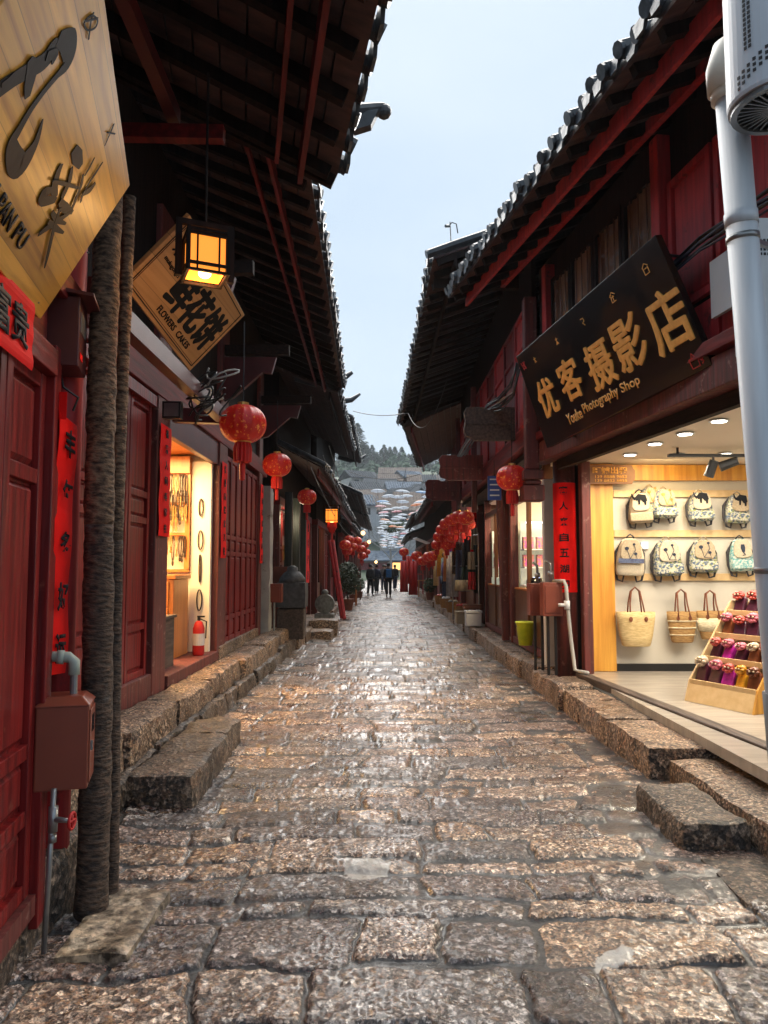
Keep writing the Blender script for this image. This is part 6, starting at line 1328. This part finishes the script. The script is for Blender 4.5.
cols = [('purse_wine', 'purse_cream'), ('purse_wine', 'purse_pink'), ('purse_magenta', 'purse_coral'), ('purse_yellow', 'purse_yellow'), ('purse_brown', 'purse_brown'),
        ('purse_wine', 'purse_coral'), ('purse_magenta', 'purse_pink'), ('purse_wine', 'purse_pink'), ('purse_brown', 'purse_cream'), ('purse_brown', 'purse_coral'),
        ('purse_brown', 'purse_pink'), ('purse_wine', 'purse_coral'), ('purse_wine', 'purse_pink'), ('purse_wine', 'purse_coral'), ('purse_brown', 'purse_coral'),
        ('purse_wine', 'purse_coral'), ('purse_wine', 'purse_coral'), ('purse_wine', 'purse_pink'), ('purse_brown', 'purse_coral'), ('purse_wine', 'purse_coral')]
protos = {}; Rz = Matrix.Rotation(th_, 3, 'Z')
on = ['first', 'second', 'third', 'fourth', 'fifth']; tn = ['lowest', 'second', 'third', 'top']
for i, (b_, h_) in enumerate(cols):
    ti, k = divmod(i, 5); y, z = tiers[ti]; loc = V((3.02, 6.62, .337)) + Rz @ V((-.28 + k * .14, y + .01, (z + .002) * .86))
    if (b_, h_) not in protos: protos[(b_, h_)] = make_purse(b_, h_); o = protos[(b_, h_)]; o.location = loc
    else: o = dup(protos[(b_, h_)], loc)
    q_ = rnd.uniform(.95, 1.15); o.rotation_euler = (rnd.uniform(-.12, .04), rnd.uniform(-.1, .1), th_ + rnd.uniform(-.3, .3)); o.scale = (q_ * 1.05, q_ * 1.05, q_ * rnd.uniform(.85, 1.05))
    tag(o, '%s leather owl purse, %s from the left on the %s shelf of the stand' % (b_.split('_')[1], on[k], tn[ti]), 'purse', 'owl purses on the display stand')

# ------------------------------------------------------------------ people
def skinned(name, verts, edges, radii, mat, parent, root=0, sub=1):
    me = bpy.data.meshes.new(name); me.from_pydata(verts, edges, []); o = bpy.data.objects.new(name, me); C.objects.link(o)
    o.modifiers.new('skin', 'SKIN'); 
    for i, r_ in enumerate(radii): d = me.skin_vertices[0].data[i]; d.radius = (r_, r_ * .85) if not isinstance(r_, tuple) else r_; d.use_root = (i == root)
    s = o.modifiers.new('sub', 'SUBSURF'); s.levels = sub; s.render_levels = sub
    bpy.context.view_layer.update(); m2 = bpy.data.meshes.new_from_object(o.evaluated_get(bpy.context.evaluated_depsgraph_get())); bpy.data.objects.remove(o); bpy.data.meshes.remove(me)
    m2.name = name; m2.materials.clear(); m2.materials.append(MATS[mat]); m2.polygons.foreach_set('use_smooth', [True] * len(m2.polygons)); ob = bpy.data.objects.new(name, m2); C.objects.link(ob); ob.parent = parent; return ob
def person(label, loc, rz, top, bottom, stride=.12, s=1, bag=None, umb=None, arm=0):
    t = thing('person', label, 'person', loc, rz); t.scale = (s, s, s)
    st = stride; J = dict(pel=(0, 0, .95), wst=(0, 0, 1.10), chs=(0, 0, 1.32), nck=(0, 0, 1.47), hd0=(0, -.01, 1.56), hd1=(0, -.02, 1.66), hl=(-.09, 0, .90), kl=(-.10, -st * .8, .50), al=(-.10, -st * 1.0 + .04, .09), fl=(-.11, -st - .10, .035),
        hr=(.09, 0, .90), kr=(.10, st * .4, .50), ar=(.10, st * 1.3, .12), fr=(.11, st * 1.3 - .13, .05), sl=(-.17, 0, 1.40), el=(-.22, .06 + st * .5, 1.13), wl=(-.23, -.02 + st, .90), tl=(-.23, -.05 + st, .80), sr=(.17, 0, 1.40), er=(.22, .03 - st * .3 - arm * .1, 1.13 + arm * .04), wr=(.21, -.08 - st * .5 - arm * .2, .92 + arm * .25), tr=(.20, -.12 - st * .5 - arm * .25, .83 + arm * .3))
    def chain(names, edges, rad, nm, mat): idx = {n: i for i, n in enumerate(names)}; return skinned(nm, [J[n] for n in names], [(idx[a], idx[b]) for a, b in edges], rad, mat, t)
    nm = ['pel', 'wst', 'chs', 'nck', 'hd0', 'hd1', 'hl', 'kl', 'al', 'fl', 'hr', 'kr', 'ar', 'fr', 'sl', 'el', 'wl', 'tl', 'sr', 'er', 'wr', 'tr']
    ed = [('pel', 'wst'), ('wst', 'chs'), ('chs', 'nck'), ('nck', 'hd0'), ('hd0', 'hd1'), ('pel', 'hl'), ('hl', 'kl'), ('kl', 'al'), ('al', 'fl'), ('pel', 'hr'), ('hr', 'kr'), ('kr', 'ar'), ('ar', 'fr'), ('chs', 'sl'), ('sl', 'el'), ('el', 'wl'), ('wl', 'tl'), ('chs', 'sr'), ('sr', 'er'), ('er', 'wr'), ('wr', 'tr')]
    rad = [.10, .10, .11, .05, .085, .08, .075, .05, .038, .035, .075, .05, .038, .035, .05, .038, .028, .032, .05, .038, .028, .032]
    chain(nm, ed, rad, 'body', 'skin')
    chain(['pel', 'wst', 'chs', 'nck', 'sl', 'el', 'wl', 'sr', 'er', 'wr'], [('pel', 'wst'), ('wst', 'chs'), ('chs', 'nck'), ('chs', 'sl'), ('sl', 'el'), ('el', 'wl'), ('chs', 'sr'), ('sr', 'er'), ('er', 'wr')], [(.215, .16), (.20, .16), (.22, .17), .08, .10, .08, .062, .10, .08, .062], 'jacket', top)
    chain(['pel', 'hl', 'kl', 'al', 'hr', 'kr', 'ar'], [('pel', 'hl'), ('hl', 'kl'), ('kl', 'al'), ('pel', 'hr'), ('hr', 'kr'), ('kr', 'ar')], [.16, .125, .10, .085, .125, .10, .085], 'trousers', bottom)
    m = MB(); m.ball((0, .015, 1.665), .098, .105, .105, 12); m.build('hair', 'hair', t, world=False, smooth=True)
    for n_, dx in (('fl', -.0), ('fr', 0)): a = V(J[n_]); m = MB(); m.ball(a + V((0, .04, .005)), .05, .13, .045, 10); m.build('shoe', 'black', t, world=False, smooth=True)
    if bag: m = MB(); m.box(-.14, .14, .12, .26, 1.0, 1.42); m.build('rucksack', bag, t, world=False, bevel=.04)
    return t
fz = .02
person('walker in a black coat at the left of the group down the lane', (-.75, 41, fz), R(160), 'coat_black', 'trousers_black', .1)
person('walker in dark navy beside the black coated one', (-.45, 44.5, fz), R(195), 'coat_navy', 'trousers_black', .16)
person('walker in a grey jacket in the middle of the group', (-.02, 48, fz), R(0), 'coat_grey', 'jeans', .1)
person('walker in a pale jacket behind the dark group', (.12, 55, fz), R(10), 'coat_white', 'trousers_black', .12)
person('nearest walker in black with a blue rucksack', (.24, 39.5, fz), R(185), 'coat_black', 'trousers_black', .14, 1.03, 'coat_blue')
person('walker in black at the right of the group', (.75, 51, fz), R(20), 'coat_black', 'jeans', .12)
person('small far walker in red at the lane end', (.9, 62, fz), R(0), 'coat_red', 'trousers_black', .12)
person('far walker in grey close to the left doors', (-.95, 58, fz), R(180), 'coat_grey', 'trousers_black', .12)
pm = person('person in a purple grey jacket and dark jeans standing by the clothes rack', (2.05, 25.5, .26), R(100), 'coat_purple', 'jeans', .03, 1.03, None, None, 1)
pm.location = PX(446, 600, 2.02); pm.location.z = .26
# ------------------------------------------------------------------ parasols hung over the lane
def parasol(mat):
    r = bpy.data.objects.new('parasol', None); C.objects.link(r); n = 8; m = MB(); vs = [(0, 0, .20)]; rings = []
    for k, (rr_, z) in enumerate(((.2, .18), (.36, .11), (.50, .0))):
        for j in range(16): a = 2 * math.pi * j / 16; e = 1 if j % 2 == 0 else .95; vs.append((rr_ * e * math.cos(a), rr_ * e * math.sin(a), z - (0 if j % 2 == 0 else -.012) * k))
    fs = [(0, 1 + j, 1 + (j + 1) % 16) for j in range(16)]
    for k in range(2):
        for j in range(16): fs.append((1 + k * 16 + j, 1 + (k + 1) * 16 + j, 1 + (k + 1) * 16 + (j + 1) % 16, 1 + k * 16 + (j + 1) % 16))
    b = len(vs); vs += [(x, y, z - .01) for x, y, z in vs]; fs += [tuple(i + b for i in q[::-1]) for q in fs]; m.add(vs, fs); m.build('canopy', mat, r, world=False)
    m = MB(); m.tube([(0, 0, .24), (0, 0, -.42)], .010, 6); m.tube([(0, 0, -.42), (.03, 0, -.47), (.06, 0, -.44)], .011, 6); m.build('handle', 'brown_wood', r, world=False)
    return r
pr = [parasol(x) for x in ('parasol_white', 'parasol_blue', 'parasol_pink', 'parasol_orange')]; used = [False] * 4; Y = 33.0; row = 0
pl = ['white', 'pale blue', 'pink', 'pale orange']
while Y < 100:
    for k in range(3):
        i = rnd.choice((0, 0, 1, 0, 0, 2, 0, 3)); x = -.15 + k * .95 + rnd.uniform(-.15, .15) + (.3 if row % 2 else 0); loc = (x, Y + rnd.uniform(-.3, .3), 4.95 - .010 * (Y - 33) + rnd.uniform(-.12, .12))
        if not used[i]: used[i] = True; o = pr[i]; o.location = loc
        else: o = dup(pr[i], loc)
        o.rotation_euler = (rnd.uniform(-.12, .12), rnd.uniform(-.12, .12), rnd.uniform(0, 3)); o.scale = (.68, .68, .45); tag(o, '%s open parasol hung in rows above the far lane' % pl[i], 'parasol', '%s parasols above the far lane' % pl[i])
    Y += 1.75; row += 1
for k, x in enumerate((-.3, .8, 1.9)): tag(MB().tube([(x, 26, 5.15), (x, 45, 5.08), (x, 101, 4.5)], .008, 5).build('hanging_wire', 'cable'), ['left', 'middle', 'right'][k] + ' long wire the parasols hang from', 'wire')
# ------------------------------------------------------------------ plants
def leaf_mass(m, c, rx, ry, rz, n, ls, rr, mi=0):
    for _ in range(n):
        while True:
            p = V((rr.uniform(-1, 1), rr.uniform(-1, 1), rr.uniform(-1, 1)))
            if .25 < p.length < 1: break
        q = V((c[0] + p.x * rx, c[1] + p.y * ry, c[2] + p.z * rz)); a = V((rr.uniform(-1, 1), rr.uniform(-1, 1), rr.uniform(-1, 1))).normalized(); b = a.orthogonal().normalized(); l = ls * rr.uniform(.6, 1.3)
        m.add([q - a * l, q + b * l * .45, q + a * l, q - b * l * .45], [(0, 1, 2, 3)], mi)
t = thing('potted_bush', 'dark green bush in a clay pot on the left lane side', 'plant', (-1.15, 23.5, .22)); rr = random.Random(5); m = MB(); leaf_mass(m, (-1.15, 23.5, 1.25), .42, .42, .5, 1500, .05, rr); m.build('foliage', 'leaf_dark', t)
m = MB(); m.lathe([(.14, .22), (.2, .55), (.22, .58), (.18, .57)], (-1.15, 23.5, 0), 14); m.build('pot', 'terracotta', t); m = MB(); m.tube([(-1.15, 23.5, .5), (-1.13, 23.5, 1.2)], .03, 6); m.build('stem', 'bark', t)
for k, (x, Y, z) in enumerate(((-1.2, 29, .22), (-1.1, 33, .22), (1.85, 30, .27))):
    t = thing('potted_plant', ['small leafy pot plant behind the big dark bush', 'farther leafy pot plant by the left houses', 'leafy pot plant on the right pavement far down'][k], 'plant', (x, Y, z)); m = MB(); leaf_mass(m, (x, Y, z + .6), .28, .28, .3, 500, .05, rr); m.build('foliage', 'leaf', t); m = MB(); m.lathe([(.12, z), (.17, z + .3)], (x, Y, 0), 12); m.build('pot', 'terracotta', t)
m = MB(); leaf_mass(m, (0, 0, 0), .8, .8, .5, 900, .09, rr); leaf_mass(m, (.5, .3, .3), .5, .5, .4, 400, .09, rr); o = m.build('hanging_vine', 'leaf'); o.location = PY(392, 527, 60); tag(o, 'bright green leafy clump hanging above the far parasols', 'plant')
# stalls and stools along the far sides
def stool(x, y, z, w_, h, mat, label, name='stool', cat='stool'):
    t = thing(name, label, cat, (x, y, z)); m = MB(); m.box(x - w_ / 2, x + w_ / 2, y - w_ / 2, y + w_ / 2, z + h - .04, z + h); m.build('seat', mat, t)
    for sx in (-1, 1):
        for sy in (-1, 1): m = MB(); m.box(x + sx * (w_ / 2 - .04) - .02, x + sx * (w_ / 2 - .04) + .02, y + sy * (w_ / 2 - .04) - .02, y + sy * (w_ / 2 - .04) + .02, z, z + h - .042); m.build('leg', mat, t)
stool(1.75, 33, .27, .5, .75, 'orange_wood', 'orange wooden table outside the right low house', 'table', 'table'); stool(-1.25, 26.5, .22, .6, .7, 'orange_wood', 'orange wooden table outside the left house', 'table', 'table'); stool(1.7, 36.5, .27, .5, 1.0, 'bright_red_wood', 'red stand on the right side far down'); stool(-1.2, 31, .22, .5, .9, 'brown_wood', 'brown stand near the left pot plants')
t = thing('awning_light', 'pale tilted awning panel at the low house on the right', 'awning', tuple(PY(421, 541, 26))); p = PY(421, 541, 26); m = MB(); m.beam(p + V((-.22, 0, .10)), p + V((.25, .1, -.08)), .5, .04); m.build('panel', 'white_enamel', t)
for k, (px, py, Y) in enumerate(((404, 575, 36), (413, 575, 33), (409, 570, 40))):
    scarf(px, py - 14, Y, .35, 1.5, 'red_cloth', ['long red cloth banner', 'wide red cloth banner', 'farthest red cloth banner'][k] + ' on the right shops far down', 'cloth_banner', 'banner')
# ------------------------------------------------------------------ overhead wires
def wire(label, p, q, sag, r_=.007):
    p, q = V(p), V(q); pts = [p.lerp(q, i / 14) - V((0, 0, sag * 4 * (i / 14) * (1 - i / 14))) for i in range(15)]; return tag(MB().tube(pts, r_, 5).build('overhead_wire', 'cable'), label, 'wire')
wire('dark wire sagging across the lane from eave to eave', PY(353, 411, 18), PY(408, 413, 16), .08, .010)
wire('dark wire looping down from the right eave', PY(408, 413, 16), PY(447, 380, 12.5), .55, .008)
wire('thin wire crossing the lane below the thick one', PY(350, 472, 22), PY(420, 474, 24), .2, .008)
wire('short cable hanging from the right roof corner', PY(450, 222, 9.8), PY(452, 262, 9.7), .0, .008)
for k, (x, z) in enumerate(((-1.0, 3.4), (-.9, 3.55), (-1.2, 3.2))): wire(['lowest', 'highest', 'middle'][k] + ' of the cables slung along the left houses', (x, 12, z), (x + .1, 30, z - .4), .35)
t = thing('security_camera', 'small camera on a bent arm on the right roof corner', 'camera', tuple(PY(452, 228, 9.8))); p = PY(449, 226, 9.8); m = MB(); m.tube([p + V((.12, 0, -.1)), p + V((.10, 0, .03)), p + V((.04, 0, .05)), p], .008, 6); m.build('arm', 'cable', t); m = MB(); m.tube([p, p + V((-.05, -.04, -.02))], .022, 8); m.build('camera_body', 'grey_metal', t)
for k, (px, py, Y) in enumerate(((205, 392, 6.3), (207, 404, 6.3))):
    p = PY(px, py, Y); m = MB(); pts = [p + V((.05 * math.cos(a), 0, .05 * math.sin(a))) for a in [i * math.pi / 6 for i in range(13)]]; m.tube(pts, .018, 6); tag(m.build('cable_coil', 'cap_pvc', smooth=True), ['upper', 'lower'][k] + ' cream coil of cable beside the small plank sign', 'cable coil')
t = thing('cable_bundle', 'messy loops of dark cable under the left eave beside the flower cakes sign', 'cables', tuple(PY(215, 380, 6.2)))
rr = random.Random(12)
for k in range(12):
    c_ = PY(rr.uniform(200, 232), rr.uniform(365, 405), 6.2 + rr.uniform(-.2, .3)); ra, rb, ph = rr.uniform(.05, .16), rr.uniform(.04, .12), rr.uniform(0, 6); pts = [c_ + V((ra * math.cos(ph + i * .5), .03 * math.sin(i), rb * math.sin(ph * 1.3 + i * .5) - .01 * i)) for i in range(14)]; vtube(pts, .008, 'cable' if k % 6 else 'white_cable', 'cable', t, 5)
t = thing('floodlight', 'small grey floodlight above the jewellery shop opening', 'floodlight', tuple(PY(170, 408, 6.0))); p = PY(162, 418, 6.0); m = MB(); m.box(p.x, p.x + .15, 6, 6.08, p.z, p.z + .14); m.build('lamp_body', 'dark_hole', t); m = MB(); m.box(p.x + .015, p.x + .135, 5.994, 5.999, p.z + .015, p.z + .125); m.build('glass', 'grey_metal', t)
# ------------------------------------------------------------------ hillside, its houses and trees
def hz(x, y):
    t = max(0, y - 100); h = min(t, 70) * .30 + max(0, t - 70) * .17
    return h + (mnoise.noise(V((x * .012, y * .012, 0))) * 7 + mnoise.noise(V((x * .05, y * .05, 2))) * 1.5) * min(1, t / 60) - max(0, x) * .035 * min(1, t / 100) - max(0, y - 330) * .3
m = MB(); vs = []; fs = []; nx, ny = 80, 60
for j in range(ny + 1):
    for i in range(nx + 1):
        x = -260 + 520 * i / nx; y = 98 + 400 * j / ny; vs.append((x, y, hz(x, y) - .15))
for j in range(ny):
    for i in range(nx): a = j * (nx + 1) + i; fs.append((a, a + 1, a + nx + 2, a + nx + 1))
m.add(vs, fs); m.build('hill', 'hillside', smooth=True)['kind'] = 'structure'
def conifer_mesh(seed, h=12, r_=2.6, n=1500):
    rr = random.Random(seed); m = MB()
    for _ in range(n):
        z = rr.random() ** 1.2; lay = (math.sin(z * 40) * .12 + 1); rad = r_ * (1 - z) ** .8 * lay * rr.uniform(.35, 1); a = rr.uniform(0, 6.283); q = V((rad * math.cos(a), rad * math.sin(a), h * (.1 + .9 * z))); d = V((math.cos(a), math.sin(a), -.35)); s_ = V((-math.sin(a), math.cos(a), rr.uniform(-.5, .5))); l = rr.uniform(.25, .6)
        m.add([q - d * l * .5, q + s_ * l * .35, q + d * l, q - s_ * l * .35], [(0, 1, 2, 3)])
    return m
trs = []
for k in range(3):
    t = thing('conifer', 'conifer on the hill skyline', 'tree', (0, 0, 0), group='conifers on the hill skyline'); conifer_mesh(k).build('crown', 'conifer', t, world=False); m = MB(); m.tube([(0, 0, -.5), (0, 0, 10)], [.25, .05], 6); m.build('trunk', 'bark', t, world=False); trs.append(t)
sp = [(352, -8), (359, -17), (364, -8), (369, 0), (374, 4), (379, 2), (383, 6), (388, 3), (392, 5), (397, 10), (401, 13), (406, 11), (411, 12), (417, 16), (423, 18), (430, 19), (438, 20), (344, -4), (336, 2), (446, 20), (455, 19), (328, 4), (465, 17), (366, -3), (376, 6), (386, 8), (395, 8), (404, 15), (414, 17), (426, 20)]
rr = random.Random(9)
for k, (px, o_) in enumerate(sp):
    Y = 255 + rr.uniform(-25, 15); x = (px - 386) / F * Y; top_z = 1.55 + (568 - (444 + o_ * 1.3)) * Y / F; base = hz(x, Y); s_ = max(.6, (top_z - base) / 12 * rr.uniform(.82, 1.03) if k != 1 else (top_z - base) / 12); loc = (x, Y, base)
    t = trs[k % 3] if k < 3 else dup(trs[k % 3], loc); t.location = loc; t.scale = (min(s_, 1.5) * 1.7, min(s_, 1.5) * 1.7, s_)
    tag(t, 'tallest conifer standing alone at the left end of the skyline' if k == 1 else 'dark green conifer in the row along the misty hill skyline', 'tree', 'conifers on the hill skyline')
# the wood below the skyline reads as one mass
vs = []; m = MB(); rr = random.Random(4)
for _ in range(420):
    y = rr.uniform(185, 265); x = rr.uniform(-110, 110); z = hz(x, y) - 3; h = rr.uniform(4, 8); r_ = rr.uniform(1.6, 3.0)
    for _ in range(60):
        a = rr.uniform(0, 6.283); u = rr.random(); rad = r_ * math.sqrt(1 - u) * rr.uniform(.5, 1); q = V((x + rad * math.cos(a), y + rad * math.sin(a), z + h * (.15 + .85 * u))); l = rr.uniform(.5, 1.1); d = V((rr.uniform(-1, 1), rr.uniform(-1, 1), rr.uniform(-.7, .7))).normalized(); s_ = d.orthogonal().normalized(); m.add([q - d * l, q + s_ * l * .6, q + d * l, q - s_ * l * .6], [(0, 1, 2, 3)])
tag(m.build('woodland', 'conifer'), 'misty green wood covering the hillside behind the roofs', 'wood', kind='stuff')
def hill_house(px, py, Y, w_, h, label, wall='plaster', rz=0):
    p = PY(px, py, Y); x = p.x; z = p.z; t = thing('hill_house', label, 'house', (x, Y, z - h), rz); b = min(hz(x - w_ / 2, Y), hz(x + w_ / 2, Y + 6)) - (z - h) - 1
    m = MB(); m.box(-w_ / 2, w_ / 2, 0, 6, min(b, 0), h); f = Fr((0, 0, 0), (0, 1, 0), (0, 0, 1)); m.build('wall', wall, t, world=False)
    m = MB()
    for s_ in (-1, 1): m.hexa([(-w_ / 2 - .5, 3, h + 1.7), (w_ / 2 + .5, 3, h + 1.7), (w_ / 2 + .5, 3 + s_ * 3.9, h - .2), (-w_ / 2 - .5, 3 + s_ * 3.9, h - .2), (-w_ / 2 - .5, 3, h + 1.9), (w_ / 2 + .5, 3, h + 1.9), (w_ / 2 + .5, 3 + s_ * 3.9, h), (-w_ / 2 - .5, 3 + s_ * 3.9, h)])
    for i in range(int(w_ / .45)): xx = -w_ / 2 - .3 + i * .45; m.tube([(xx, -.85, h + .05), (xx, 2.95, h + 1.9)], .09, 5)
    m.build('roof', ['far_tile', 'far_tile_brown', 'far_tile_dark'][int(px) % 3], t, world=False)
    for i in range(max(2, int(w_ / 2.4))): xx = -w_ / 2 + 1.2 + i * 2.3; m = MB(); m.box(xx - .5, xx + .5, -.06, -.02, h * .35, h * .8); m.build('window', 'dark_glass', t, world=False)
hill_house(400, 474, 168, 9, 3, 'widest hill house with a blue grey roof below the wood'); hill_house(424, 482, 150, 6, 2.6, 'pale hill house at the right of the gap'); hill_house(380, 486, 150, 6, 2.6, 'white walled hill house left of the gap', 'white_paint')
hill_house(405, 490, 138, 6, 2.4, 'lower hill house above the parasols', 'white_paint', .1); hill_house(370, 498, 135, 8, 3, 'lower hill house at the left eaves', 'plaster', -.1); hill_house(440, 496, 135, 9, 3, 'hill house half hidden by the right eaves', 'white_paint'); hill_house(388, 505, 116, 5, 2.2, 'lowest hill house behind the parasol rows', 'white_paint'); hill_house(412, 502, 116, 5, 2.2, 'second lowest hill house right of the lane axis', 'plaster')
for k, (px, py, Y) in enumerate(((365, 478, 160), (391, 481, 158), (414, 478, 160), (437, 482, 150), (371, 490, 140), (422, 492, 136), (398, 497, 126), (375, 505, 116), (428, 505, 118), (400, 511, 108))):
    hill_house(px, py, Y, rnd.uniform(4.5, 6.5), 2.4, ['far left of the gap', 'left of the widest hill house', 'right of the widest hill house', 'at the right roofs, upper tier', 'left edge, middle tier', 'right side, middle tier', 'centre, middle tier', 'left side, lowest tier', 'right side, lowest tier', 'centre, lowest tier'][k].join(['small tiled hill house, ', '']), ['plaster', 'white_paint', 'brown_wood'][k % 3], rnd.uniform(-.5, .5))
def bare_tree(px, py, Y, h, label, seed):
    rr = random.Random(seed); p = PY(px, py, Y); p.z = hz(p.x, Y); t = thing('bare_tree', label, 'tree', tuple(p)); m = MB(); tr = MB(); tr.tube([p, p + V((.1, 0, h * .35))], [.22, .15], 7); tr.build('trunk', 'pale_bark', t)
    def br(q, d, l, r_, k):
        e = q + d * l; m.tube([q, (q + e) / 2 + V((rr.uniform(-.1, .1), 0, .05)) * l, e], [r_, r_ * .8, r_ * .6], 5, caps=False)
        if k: [br(e, (d + V((rr.uniform(-.8, .8), rr.uniform(-.8, .8), rr.uniform(-.1, .6)))).normalized(), l * .72, r_ * .6, k - 1) for _ in range(3)]
    br(p + V((.1, 0, h * .35)), V((.1, 0, 1)).normalized(), h * .2, .15, 4); [br(p + V((.1, 0, h * .3)), V((s_ * .7, .2, .8)).normalized(), h * .2, .10, 4) for s_ in (-1, 1)]; m.build('branches', 'pale_bark', t)
bare_tree(390, 500, 100, 9, 'bare pale tree spreading left of the lane axis behind the parasols', 1); bare_tree(408, 500, 104, 8, 'bare pale tree right of the lane axis behind the parasols', 2)
# cross house that closes the lane
t = thing('end_house', 'brown shop house closing the far end of the lane under the parasols', 'house', (.5, 104, 0)); m = MB(); m.box(-9, 10, 104, 110, 0, 2.6); m.build('wall', 'brown_wood', t); m = MB()
for s_ in (-1, 1): m.hexa([(-9.5, 107, 3.9), (10.5, 107, 3.9), (10.5, 107 + s_ * 4, 2.5), (-9.5, 107 + s_ * 4, 2.5), (-9.5, 107, 4.05), (10.5, 107, 4.05), (10.5, 107 + s_ * 4, 2.65), (-9.5, 107 + s_ * 4, 2.65)])
m.build('roof', 'far_tile', t)
for i in range(8): m = MB(); m.box(-8 + i * 2.3, -6.3 + i * 2.3, 103.95, 103.99, .3, 2.3); m.build('shop_front', 'window_warm' if i == 4 else 'red_wood', t)

# ------------------------------------------------------------------ misty air
hm = bpy.data.materials.new('misty_air'); hm.use_nodes = True; n = hm.node_tree; n.nodes.clear(); om = n.nodes.new('ShaderNodeOutputMaterial'); pv = n.nodes.new('ShaderNodeVolumePrincipled')
pv.inputs['Color'].default_value = (.82, .90, .97, 1); pv.inputs['Density'].default_value = .0005; pv.inputs['Anisotropy'].default_value = .2; n.links.new(pv.outputs[0], om.inputs['Volume']); MATS['misty_air'] = hm
tag(MB().box(-270, 270, -20, 505, -1.2, 120).build('haze', 'misty_air'), 'thin pale mist in the air over the lane and hillside', 'mist', kind='stuff')
